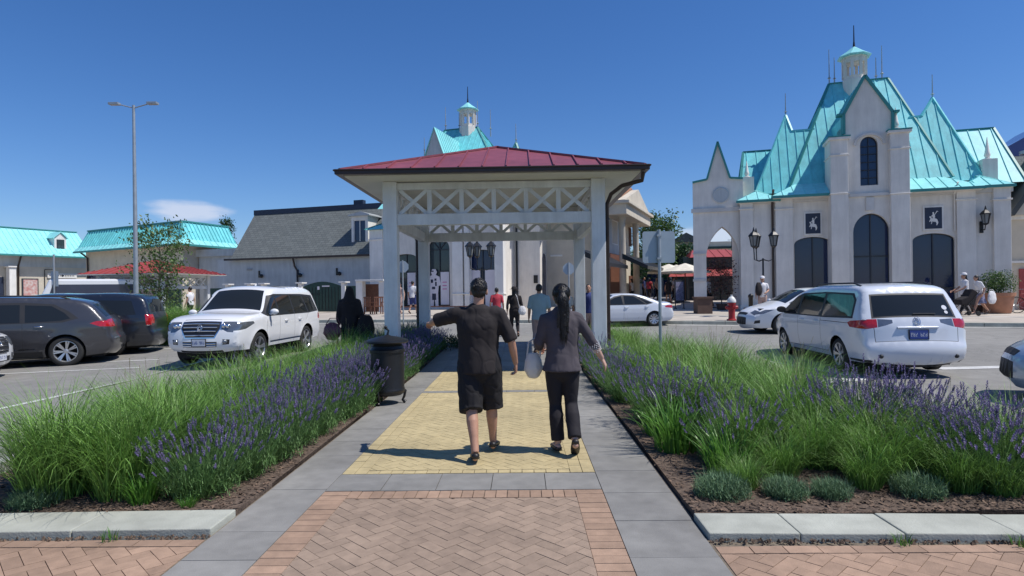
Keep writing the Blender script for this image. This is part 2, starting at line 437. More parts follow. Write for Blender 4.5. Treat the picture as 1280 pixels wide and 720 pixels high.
def roof_face(bm, pts, step=0.45, rib=(0.022, 0.034), eave=None, mi=0, uvname='UVMap'):
    """a planar roof slope with standing seams running up the slope; pts in 3D, first edge = eave"""
    pts = [Vector(p) for p in pts]
    vs = [bm.verts.new(p) for p in pts]; f = bm.faces.new(vs); f.material_index = mi
    e = (pts[1]-pts[0]).normalized()
    n = (pts[1]-pts[0]).cross(pts[-1]-pts[0]).normalized()
    if n.z < 0: n = -n
    u = n.cross(e).normalized()
    if u.z < 0: u = -u
    uvl = bm.loops.layers.uv.get(uvname) or bm.loops.layers.uv.new(uvname)
    for lp in f.loops:
        d = lp.vert.co-pts[0]; lp[uvl].uv = (d.dot(e), d.dot(u))
    if rib is None: return
    P = [((p-pts[0]).dot(e), (p-pts[0]).dot(u)) for p in pts]
    a0 = min(p[0] for p in P); a1 = max(p[0] for p in P)
    k = math.ceil((a0+0.02)/step)
    while k*step < a1-0.02:
        a = k*step; hit = []
        for i in range(len(P)):
            p, q = P[i], P[(i+1) % len(P)]
            if (p[0]-a)*(q[0]-a) < 0: hit.append(p[1]+(q[1]-p[1])*(a-p[0])/(q[0]-p[0]))
        hit.sort()
        for i in range(0, len(hit)-1, 2):
            if hit[i+1]-hit[i] > .05:
                A = pts[0]+e*a+u*hit[i]+n*rib[1]*.5; Bp = pts[0]+e*a+u*hit[i+1]+n*rib[1]*.5
                bar(bm, A, Bp, rib[0], rib[1], up=n, mi=mi)
        k += 1
# ================================================================= ground, roads, paving
PA = R(-0.96)            # heading of the path
def PQ(q, s):            # path coordinates (q to the right, s along) -> world x, y
    return q*math.cos(PA)-s*math.sin(PA), q*math.sin(PA)+s*math.cos(PA)

def sheet(name, poly, lift, m, step=1.5, kind='structure', skirt=0.0, smooth=True):
    """a ground sheet over a polygon (x, y), following the ground height"""
    vs = [Vector((p[0], p[1])) for p in poly]; n = len(vs); es = []
    # subdivide the border so that it follows the slope
    P = []
    for i in range(n):
        a, b = vs[i], vs[(i+1) % n]; k = max(1, int((b-a).length/step))
        for j in range(k): P.append(a.lerp(b, j/k))
    es = [(i, (i+1) % len(P)) for i in range(len(P))]
    xs = [p.x for p in P]; ys = [p.y for p in P]
    Q = []
    x = math.floor(min(xs)/step)*step
    while x < max(xs):
        y = math.floor(min(ys)/step)*step
        while y < max(ys):
            if inpoly((x, y), P) and min(segdist((x, y), P[i], P[(i+1) % len(P)]) for i in range(len(P))) > step*.25: Q.append(Vector((x, y)))
            y += step
        x += step
    rv, re, rf, *_ = delaunay_2d_cdt(P+Q, es, [], 0, 1e-5)
    bm = B(); vm = {}
    f_ = lift if callable(lift) else (lambda x, y: lift)
    for f in rf:
        c = sum((rv[i] for i in f), Vector((0, 0)))/len(f)
        if not inpoly(c, P): continue
        for i in f:
            if i not in vm: vm[i] = bm.verts.new((rv[i].x, rv[i].y, gz(rv[i].x, rv[i].y)+f_(rv[i].x, rv[i].y)))
        fc = bm.faces.new([vm[i] for i in f])
        fc.normal_update()
        if fc.normal.z < 0: fc.normal_flip()
    if skirt:
        for e in [e for e in bm.edges if len(e.link_faces) == 1]:
            a, b = e.verts
            c = bm.verts.new(a.co-Vector((0, 0, skirt))); d = bm.verts.new(b.co-Vector((0, 0, skirt)))
            bm.faces.new((a, b, d, c))
    me = bpy.data.meshes.new(name)
    if skirt: bmesh.ops.recalc_face_normals(bm, faces=bm.faces)
    bm.to_mesh(me); bm.free()
    o = mesh_obj(name, me, m, None, 30)
    if kind: o['kind'] = kind
    return o

KE = Vector((math.cos(R(-17)), math.sin(R(-17))))      # direction of the shop fronts and of the far kerb
K0 = Vector((-8.9, 29.0))
def kerb_at(t, back=0.0):
    n = Vector((-KE.y, KE.x))
    p = K0+KE*t+n*back
    return p

def pavers(name, rect, m, z=0.0, unit=0.1, ang=45, gap=0.002, mats=None, thick=0.008, clipfn=None, local=None):
    """herringbone pavers clipped to a rectangle (q0, q1, s0, s1) in path coordinates"""
    q0, q1, s0, s1 = rect; bm = B(); W = unit
    ca, sa = math.cos(R(ang)), math.sin(R(ang))
    cx, cy = (q0+q1)/2, (s0+s1)/2
    Rm = math.hypot(q1-q0, s1-s0)/2/W+3
    N = int(Rm)+4
    for n in range(-N, N+1):
        for mm in range(-N, N+1):
            for (bx, by, w, h) in ((0, 0, 2, 1), (3, 0, 1, 2)):
                x = bx+n+4*mm; y = by+n
                if abs(x) > Rm+3 or abs(y) > Rm+3: continue
                g = gap/W
                c = [(x+g, y+g), (x+w-g, y+g), (x+w-g, y+h-g), (x+g, y+h-g)]
                P = [((a*ca-b*sa)*W+cx, (a*sa+b*ca)*W+cy) for a, b in c]
                if max(p[0] for p in P) < q0 or min(p[0] for p in P) > q1 or max(p[1] for p in P) < s0 or min(p[1] for p in P) > s1: continue
                for ax, lim, sg in ((0, q0, 1), (0, q1, -1), (1, s0, 1), (1, s1, -1)):
                    out = []
                    for i in range(len(P)):
                        a, b = P[i], P[(i+1) % len(P)]
                        da, db = (a[ax]-lim)*sg, (b[ax]-lim)*sg
                        if da >= 0: out.append(a)
                        if (da > 0) != (db > 0) and da != db:
                            t = da/(da-db); out.append((a[0]+(b[0]-a[0])*t, a[1]+(b[1]-a[1])*t))
                    P = out
                    if len(P) < 3: break
                if len(P) < 3 or abs(area(P)) < W*W*.08: continue
                if clipfn and not clipfn(sum(p[0] for p in P)/len(P), sum(p[1] for p in P)/len(P)): continue
                add_slab(bm, P, z, thick)
    return bm

def add_slab(bm, P, z, thick=0.008, tilt=0.0012):
    if area(P) < 0: P = P[::-1]
    dz = random.uniform(-1, 1)*tilt
    W = [PQ(*p) for p in P]
    a = [bm.verts.new((x, y, gz(x, y)+z+dz)) for x, y in W]
    b = [bm.verts.new((x, y, gz(x, y)+z-thick)) for x, y in W]
    bm.faces.new(a)
    n = len(P)
    for i in range(n): bm.faces.new((a[i], b[i], b[(i+1) % n], a[(i+1) % n]))

def slab_row(bm, q0, q1, s0, s1, lq, ls, z, gap=0.003, stag=False, jit=0.0):
    """rectangular slabs filling a rectangle"""
    nq = max(1, round((q1-q0)/lq)); ns = max(1, round((s1-s0)/ls))
    for i in range(nq):
        for j in range(ns):
            a, b = q0+(q1-q0)*i/nq, q0+(q1-q0)*(i+1)/nq
            c, d = s0+(s1-s0)*j/ns, s0+(s1-s0)*(j+1)/ns
            add_slab(bm, [(a+gap, c+gap), (b-gap, c+gap), (b-gap, d-gap), (a+gap, d-gap)], z)

QL0, QL1, QR0, QR1 = -2.10, -1.63, 0.62, 1.16
def build_ground():
    # one sheet of land to the horizon
    xs = [-900, -300, -120] + [i*4 for i in range(-20, 21)] + [120, 300, 900]
    ys = [-60, -20, -5] + [i*3 for i in range(0, 24)] + [100, 200, 500, 1500]
    bm = B()
    g = [[bm.verts.new((x, y, gz(x, y)-0.03)) for x in xs] for y in ys]
    for j in range(len(ys)-1):
        for i in range(len(xs)-1): bm.faces.new((g[j][i], g[j][i+1], g[j+1][i+1], g[j+1][i]))
    obj('ground', bm, 'land')['kind'] = 'structure'
    # car park and lane
    sheet('road', [(-70, 4.1), (60, 4.1), (60, 12), (42, 16.5), tuple(kerb_at(36)), tuple(kerb_at(0)), tuple(kerb_at(-30)), (-70, 47)], 0.0, 'asphalt', 2.0)
    # pavement in front of the shops, with a kerb
    far = [tuple(kerb_at(45, .0)), tuple(kerb_at(-35, 0)), (-75, 75), (90, 75)]
    def lift(x, y): return .14
    inner = [tuple(kerb_at(-35, .16)), tuple(kerb_at(45, .16)), (90, 75), (-75, 75)]
    sheet('plaza_pavement', inner, .14, 'plaza', 2.5)
    # kerb stones
    bm = B(); n = 0
    t = -35.0
    while t < 45:
        a, b, c, d = kerb_at(t+.006), kerb_at(t+1.194), kerb_at(t+1.194, .155), kerb_at(t+.006, .155)
        top = [Vector((p.x, p.y, gz(p.x, p.y)+.145)) for p in (a, b, c, d)]
        bot = [Vector((p.x, p.y, gz(p.x, p.y)-.02)) for p in (a, b, c, d)]
        v = [bm.verts.new(p) for p in top+bot]
        for f in ((0, 1, 2, 3), (0, 4, 5, 1), (1, 5, 6, 2), (2, 6, 7, 3), (3, 7, 4, 0)): bm.faces.new([v[i] for i in f])
        t += 1.2
    obj('pavement_kerb', bm, 'kerb', bevel=.012)['kind'] = 'structure'
    # gutter strip
    sheet('gutter', [tuple(kerb_at(-35, -.42)), tuple(kerb_at(45, -.42)), tuple(kerb_at(45, -.004)), tuple(kerb_at(-35, -.004))], .006, 'concrete', 2.5)
    # paint bands across the paving slabs on the right
    # ---- island: bedding base under all pavers
    S1 = 17.6
    isl = [PQ(QL0-.02, 2.0), PQ(QR1+.02, 2.0), PQ(QR1+.02, 18.4), PQ(QL0-.02, 18.4)]
    sheet('path_bedding', isl, .022, 'joint', 1.5, skirt=.05)
    Z = .032
    random.seed(5)
    # pink herringbone, near
    bm = pavers('p', (QL1+.22, QR0-.22, 2.2, 4.85), 'brick', Z, unit=.088)
    o = obj('brick_paving', bm, 'brick'); o['kind'] = 'structure'
    bm = B()
    for (a, b) in ((QL1, QL1+.22), (QR0-.22, QR0)): slab_row(bm, a, b, 2.2, 5.04, .22, .105, Z)
    slab_row(bm, QL1+.22, QR0-.22, 4.86, 5.04, .092, .18, Z)
    obj('brick_border', bm, 'brick_edge')['kind'] = 'structure'
    # grey slabs
    bm = B()
    s = 2.2; k = 0
    for (a, b) in ((QL0, QL1), (QR0, QR1)):
        s = 2.25
        while s < S1:
            l = random.choice((.6, .6, .9, .45)); e = min(s+l, S1)
            add_slab(bm, [(a+.003, s+.003), (b-.003, s+.003), (b-.003, e-.003), (a+.003, e-.003)], Z, tilt=.001); s = e
    slab_row(bm, QL1, QR0, 5.05, 5.51, .45, .46, Z)
    slab_row(bm, QL1, QR0, 12.6, 18.2, .56, .6, Z)
    slab_row(bm, QL1, QR0, 9.95, 10.12, .45, .17, Z)
    obj('stone_slabs', bm, 'slab')['kind'] = 'structure'
    # yellow herringbone
    bm = B()
    for r in ((QL1+.22, QR0-.22, 5.63, 9.93), (QL1+.22, QR0-.22, 10.14, 12.58)):
        b2 = pavers('y', r, 'yellow', Z, unit=.088)
        me = bpy.data.meshes.new('t'); b2.to_mesh(me); b2.free(); bm.from_mesh(me); bpy.data.meshes.remove(me)
    for (a, b) in ((QL1, QL1+.22), (QR0-.22, QR0)):
        slab_row(bm, a, b, 5.52, 9.93, .11, .21, Z); slab_row(bm, a, b, 10.14, 12.58, .11, .21, Z)
    slab_row(bm, QL1+.22, QR0-.22, 5.52, 5.62, .105, .1, Z)
    obj('yellow_paving', bm, 'yellow')['kind'] = 'structure'
    # brick areas beside the near end of the path
    sheet('near_bedding_left', [PQ(-9, 1.5), PQ(QL0-.03, 1.5), PQ(QL0-.03, 4.08), PQ(-9, 4.25)], .012, 'joint', 2)
    sheet('near_bedding_right', [PQ(QR1+.03, 1.5), PQ(9, 1.5), PQ(9, 3.9), PQ(QR1+.03, 4.2)], .012, 'joint', 2)
    bm = pavers('l', (-6.2, QL0-.02, 2.6, 3.97), 'brick', .026)
    slab_row(bm, -6.2, QL0-.02, 3.98, 4.09, .21, .11, .026)
    b2 = pavers('r', (QR1+.02, 6.2, 2.6, 3.80), 'brick', .026)
    slab_row(b2, QR1+.02, 6.2, 3.81, 3.92, .21, .11, .026)
    me = bpy.data.meshes.new('t'); b2.to_mesh(me); b2.free(); bm.from_mesh(me); bpy.data.meshes.remove(me)
    obj('side_brick_paving', bm, 'brick_edge')['kind'] = 'structure'
    # concrete edging of the beds at the near end
    bm = B(); random.seed(3)
    def edging(pts_front, pts_back, z):
        for i in range(len(pts_front)-1):
            g = .004
            f0, f1 = Vector(pts_front[i]), Vector(pts_front[i+1]); b0, b1 = Vector(pts_back[i]), Vector(pts_back[i+1])
            f0, f1 = f0.lerp(f1, g), f1.lerp(f0, g); b0, b1 = b0.lerp(b1, g), b1.lerp(b0, g)
            top = [PQ(*p) for p in (f0, f1, b1, b0)]
            dz = random.uniform(-.003, .003)
            v = [bm.verts.new((x, y, z+dz)) for x, y in top]+[bm.verts.new((x, y, -.02)) for x, y in top]
            for f in ((0, 1, 2, 3), (0, 4, 5, 1), (1, 5, 6, 2), (2, 6, 7, 3), (3, 7, 4, 0)): bm.faces.new([v[j] for j in f])
    fl = [(-7.0, 4.30), (-6.0, 4.18), (-5.0, 4.12), (-4.0, 4.11), (-3.05, 4.13), (QL0-.012, 4.15)]
    edging(fl, [(a, b+.37) for a, b in fl], .075)
    fr = [(QR1+.012, 4.02), (1.75, 4.0), (2.4, 3.98), (3.1, 3.95), (3.8, 3.93), (4.6, 3.95), (5.4, 4.05)]
    edging(fr, [(a, b+.36) for a, b in fr], .075)
    obj('bed_edging_near', bm, 'kerb', bevel=.008)['kind'] = 'structure'
    # rough joint of rubble in front of the edging
    bm = B(); random.seed(8)
    for (fr_, n) in ((fl, 420), (fr, 420)):
        for i in range(n):
            k = random.random()*(len(fr_)-1); j = int(k); t = k-j
            q = fr_[j][0]*(1-t)+fr_[j+1][0]*t; s = fr_[j][1]*(1-t)+fr_[j+1][1]*t
            x, y = PQ(q, s-random.uniform(.0, .05)); r = random.uniform(.006, .018)
            a = random.random()*6
            v = [bm.verts.new((x+r*math.cos(a+c), y+r*math.sin(a+c), .02+random.uniform(0, .016))) for c in (0, 2.1, 4.2)]+[bm.verts.new((x, y, .03+r*.9))]
            for f in ((0, 1, 3), (1, 2, 3), (2, 0, 3)): bm.faces.new([v[c] for c in f])
    o = obj('edging_debris', bm, 'chip'); tag(o, 'brown leaf litter and rubble along the foot of the bed edging', 'litter', kind='stuff')
    # planting beds
    LB = [(QL0-.03, 4.5), (-4.75, 4.55), (-4.85, 8.0), (-4.7, 11.2), (-4.0, 14.0), (-3.3, 17.6), (QL0-.03, 17.7)]
    RB = [(QR1+.03, 4.38), (5.3, 4.38), (5.0, 5.8), (4.5, 8.0), (3.9, 11.0), (3.3, 14.5), (2.9, 17.6), (QR1+.03, 17.7)]
    global BEDS; BEDS = (LB, RB)
    def hump(x, y): return .055+.025*math.sin(x*3.1)*math.cos(y*2.3)
    for nm, P in (('planting_bed_left', LB), ('planting_bed_right', RB)):
        sheet(nm, [PQ(*p) for p in P], hump, 'soil', .35, skirt=.12)
    bm = B(); random.seed(9)
    for P in (LB, RB):
        q0, q1 = min(p[0] for p in P), max(p[0] for p in P)
        for i in range(9000):
            q = random.uniform(q0, q1); s = 4.4+random.random()**1.7*8
            if not inpoly((q, s), P): continue
            x, y = PQ(q, s); l = random.uniform(.006, .02); w = l*random.uniform(.3, .6); a = random.random()*6.3
            z = hump(x, y)+gz(x, y)+.004
            d = Vector((math.cos(a), math.sin(a), random.uniform(-.5, .5))); e = Vector((-d.y, d.x, random.uniform(-.4, .4)))
            c = Vector((x, y, z+.006))
            bm.faces.new([bm.verts.new(c+d*l*i_+e*w*j_) for i_, j_ in ((-1, -1), (1, -1), (1, 1), (-1, 1))])
    o = obj('mulch_chips', bm, 'chip'); tag(o, 'loose brown bark chips scattered over the bare soil of the planting beds', 'bark chips', kind='stuff')
    # outer kerbs of the island beds
    bm = B()
    def curb(line):
        for i in range(len(line)-1):
            a, b = Vector(line[i]), Vector(line[i+1]); k = max(1, int((b-a).length/.9))
            d = (b-a).normalized(); nrm = Vector((-d.y, d.x))*.075
            for j in range(k):
                p, q = a.lerp(b, j/k+.003), a.lerp(b, (j+1)/k-.003)
                c = [PQ(*(p-nrm)), PQ(*(q-nrm)), PQ(*(q+nrm)), PQ(*(p+nrm))]
                v = [bm.verts.new((x, y, gz(x, y)+.13)) for x, y in c]+[bm.verts.new((x, y, gz(x, y)-.03)) for x, y in c]
                for f in ((0, 1, 2, 3), (0, 4, 5, 1), (1, 5, 6, 2), (2, 6, 7, 3), (3, 7, 4, 0)): bm.faces.new([v[jj] for jj in f])
    curb([(-4.86, 4.5), (-4.96, 8.0), (-4.8, 11.3), (-4.1, 14.1), (-3.4, 17.75), (QL0-.1, 17.85)])
    curb([(5.45, 4.05), (5.12, 5.9), (4.62, 8.0), (4.02, 11.0), (3.42, 14.5), (3.0, 17.75), (QR1+.1, 17.85)])
    obj('island_kerb', bm, 'kerb', bevel=.012)['kind'] = 'structure'
    # painted lines
    def line(a, b, w=.11, nm='road_marking'):
        a, b = Vector(a), Vector(b); d = (b-a).normalized(); n = Vector((-d.y, d.x))*w/2
        P = [tuple(a-n), tuple(b-n), tuple(b+n), tuple(a+n)]
        return P
    L_ = []
    g0 = lambda px, Y: (gx(px, Y).x, Y)
    L_.append((line((-7.75, 8.5), (-7.55, 16.5), .13)))
    L_.append((line((-14.5, 15.05), (-9.0, 15.9))))
    L_.append((line((-14.5, 13.4), (-8.6, 14.4))))
    L_.append((line((-14.5, 18.7), (-8.9, 18.6))))
    L_.append((line((4.7, 10.6), (6.4, 11.1), .35)))
    L_.append((line((5.6, 13.6), (6.2, 11.2), .16)))
    L_.append((line((6.1, 11.2), (7.1, 11.35), .12)))
    L_.append((line((8.3, 12.2), (10.6, 12.35), .3)))
    L_.append((line((10.2, 9.4), (16, 8.9), .10)))
    for i, P in enumerate(L_): sheet('road_marking', P, .007, 'paint', 2.0)
    bm = B()
    # white bands in the pavement by the right shop
    sheet('pavement_band', line((16.4, 25.6), (21.4, 22.5), .22), .147, 'paint', 1.0)
    sheet('pavement_band', line((3.0, 29.0), (12.6, 26.3), .35), .147, 'concrete', 1.0)

# ================================================================= gazebo
def build_gazebo():
    cx, cy = PQ(-.56, 14.9)
    g = empty('gazebo', (cx, cy, gz(cx, cy)+.03), PA, 'open white timber gazebo with a dark red hip roof standing over the path', 'gazebo')
    h = 2.12; cw = .14
    for sx in (-1, 1):
        for sy in (-1, 1):
            bm = B(); box(bm, sx*h-cw, sx*h+cw, sy*h-cw, sy*h+cw, .36, 3.82)
            c = obj('column', bm, 'wpaint', g, bevel=.012)
            bm = B(); box(bm, sx*h-.19, sx*h+.19, sy*h-.19, sy*h+.19, -.2, .37)
            obj('base', bm, 'concrete', c, bevel=.02)
    # beams
    for k in range(4):
        rot = Matrix.Rotation(k*math.pi/2, 4, 'Z')
        w = h-cw
        bm = B()
        box(bm, -w, w, -h-.06, -h+.06, 3.66, 3.80, rot)
        box(bm, -w, w, -h-.075, -h+.075, 2.93, 3.16, rot)
        obj('beam', bm, 'wpaint', g, bevel=.008)
        bm = B(); z0, z1 = 3.162, 3.658
        for i in range(1, 6):
            x = -w+2*w*i/6
            box(bm, x-.045, x+.045, -h-.045, -h+.045, z0, z1, rot)
        for i in range(6):
            a = -w+2*w*i/6+.045; b = -w+2*w*(i+1)/6-.045
            for s_, yy in ((0, -.016), (1, .016)):
                p = Vector((a, -h+yy, z0 if s_ == 0 else z1)); q = Vector((b, -h+yy, z1 if s_ == 0 else z0))
                bar(bm, rot @ p, rot @ q, .03, .075, up=rot @ Vector((0, -1, 0)) if False else (0, 0, 1))
        obj('lattice_frieze', bm, 'wpaint', g)
    # soffit with rafter boards
    e = 2.92
    bm = B(); box(bm, -e+.05, e-.05, -e+.05, e-.05, 3.822, 3.85)
    obj('soffit', bm, 'soffit', g)
    # fascia + gutter
    for k in range(4):
        rot = Matrix.Rotation(k*math.pi/2, 4, 'Z')
        bm = B(); box(bm, -e-.08, e+.08, -e-.10, -e+.03, 3.835+.003*k, 3.93, rot)
        box(bm, -e-.1, e+.1, -e-.125, -e-.101, 3.905, 3.935, rot)
        obj('gutter', bm, 'gutter', g, bevel=.008)
    # roof
    zt = 4.99; ze = 3.935; ev = e+.02
    bm = B()
    for k in range(4):
        rot = Matrix.Rotation(k*math.pi/2, 4, 'Z')
        roof_face(bm, [rot @ Vector((-ev, -ev, ze)), rot @ Vector((ev, -ev, ze)), rot @ Vector((0, 0, zt))], .46, (.025, .04))
        bar(bm, rot @ Vector((-ev, -ev, ze+.015)), (0, 0, zt+.02), .09, .04)
    obj('roof', bm, 'red', g)
    # downpipes with swan necks
    for sx, sy in ((1, -1), (-1, 1)):
        bm = B(); X = sx*e; Y = sy*e
        cxx = sx*(h+cw+.05); cyy = sy*h
        tube(bm, [(X, Y+.05*-sy, 3.82), (X-.02*sx, Y-.1*sy, 3.66), (sx*(h+.45), sy*(h+.35), 3.62), (cxx+.08*sx, cyy+.08*sy, 3.5), (cxx, cyy, 3.3), (cxx, cyy, .05)], .042, 10)
        for z in (.9, 2.0, 3.0): tube(bm, [(cxx, cyy, z-.02), (cxx, cyy, z+.02)], .055, 10)
        obj('downpipe', bm, 'gutter', g, 60)

# ================================================================= plants
def blade(bm, root, az, length, width, lean, curl, seg=5, mi=0, tw=0.0):
    d = Vector((math.cos(az), math.sin(az), 0)); s = Vector((-d.y, d.x, 0))
    if tw: s = (s*math.cos(tw)+d*math.sin(tw))
    p = Vector(root); ang = lean; prev = None; L = length/seg
    for i in range(seg+1):
        t = i/seg; w = width*(1-t**1.8)*.5+.0004
        a = bm.verts.new(p-s*w); b = bm.verts.new(p+s*w)
        if prev: bm.faces.new((prev[0], prev[1], b, a)).material_index = mi
        prev = (a, b)
        p = p+(d*math.sin(ang)+Vector((0, 0, math.cos(ang))))*L
        ang += curl/seg*(0.4+1.3*t)

def grass_mesh(seed, n, r0, length, width, droop=1.0, seg=6):
    random.seed(seed); bm = B()
    for i in range(n):
        a = random.random()*2*math.pi; r = r0*math.sqrt(random.random())
        root = (r*math.cos(a), r*math.sin(a), 0)
        az = a+random.gauss(0, .85)
        out = r/r0
        blade(bm, root, az, length*random.uniform(.6, 1.1), width*random.uniform(.6, 1.3), .04+.45*out*random.random(), droop*random.uniform(.5, 1.6), seg, tw=random.uniform(-.8, .8))
    return bm

def lav_foliage(seed, n=520, r=.3, h=.34, width=.005):
    random.seed(seed); bm = B()
    for i in range(n):
        a = random.random()*2*math.pi; q = math.sqrt(random.random()); rr = r*q*.55
        blade(bm, (rr*math.cos(a), rr*math.sin(a), 0), a+random.gauss(0, .5), h*random.uniform(.55, 1.1), width*random.uniform(.7, 1.5), .1+.62*q*random.uniform(.5, 1.1), random.uniform(-.2, .5), 3, tw=random.uniform(-1, 1))
    for i in range(n*3):   # short side leaves filling the dome
        a = random.random()*2*math.pi; q = math.sqrt(random.random()); rr = r*q*.95; z = h*random.uniform(.15, .85)*(1-.45*q*q)
        blade(bm, (rr*math.cos(a), rr*math.sin(a), z), random.random()*6.3, .05*random.uniform(.6, 1.4), width*random.uniform(.8, 1.5), random.uniform(.2, 1.3), .4, 2)
    return bm

def lav_flowers(seed, n=150, r=.3, h=.52, dense=1.0):
    random.seed(seed); bm = B()
    for i in range(n):
        a = random.random()*2*math.pi; q = math.sqrt(random.random()); rr = r*q*.5
        lean = .06+.6*q*random.uniform(.7, 1.1)
        d = Vector((math.cos(a)*math.sin(lean), math.sin(a)*math.sin(lean), math.cos(lean)))
        L = h*random.uniform(.8, 1.15)*(1-.12*q)
        root = Vector((rr*math.cos(a), rr*math.sin(a), 0)); tip = root+d*L+Vector((0, 0, -.05*q))
        s = d.cross(Vector((random.random(), random.random(), .1))).normalized()*.0014
        st = root+d*L*.45
        v = [bm.verts.new(p) for p in (st-s, st+s, tip+s, tip-s)]; f = bm.faces.new(v); f.material_index = 1
        fl = random.uniform(.035, .065)
        u = s.normalized(); w = d.cross(u)
        for k in range(6):
            c = tip+d*fl*(k/5-.2); rd = .0085*(1-.5*abs(k/5-.35))*dense
            for m_ in range(3):
                an = m_*2.1+k*.9+random.random()*.5
                o = u*math.cos(an)+w*math.sin(an)
                t = c+o*rd*random.uniform(.8, 1.5)+d*.007
                sd = d.cross(o)*rd*.55
                bm.faces.new([bm.verts.new(x) for x in (c-sd-d*.004, c+sd-d*.004, t+sd*.6, t-sd*.6)])
    return bm

def mk(bm, name):
    me = bpy.data.meshes.new(name); bm.to_mesh(me); bm.free(); return me

def plant(name, loc, parts, label, cat, group, sc=1.0, rz=None):
    e = empty(name, loc, random.random()*6.28 if rz is None else rz, label, cat, group)
    e.scale = (sc, sc, sc*random.uniform(.92, 1.08))
    for pn, me in parts:
        o = bpy.data.objects.new(pn, me); link(o, e)
    return e

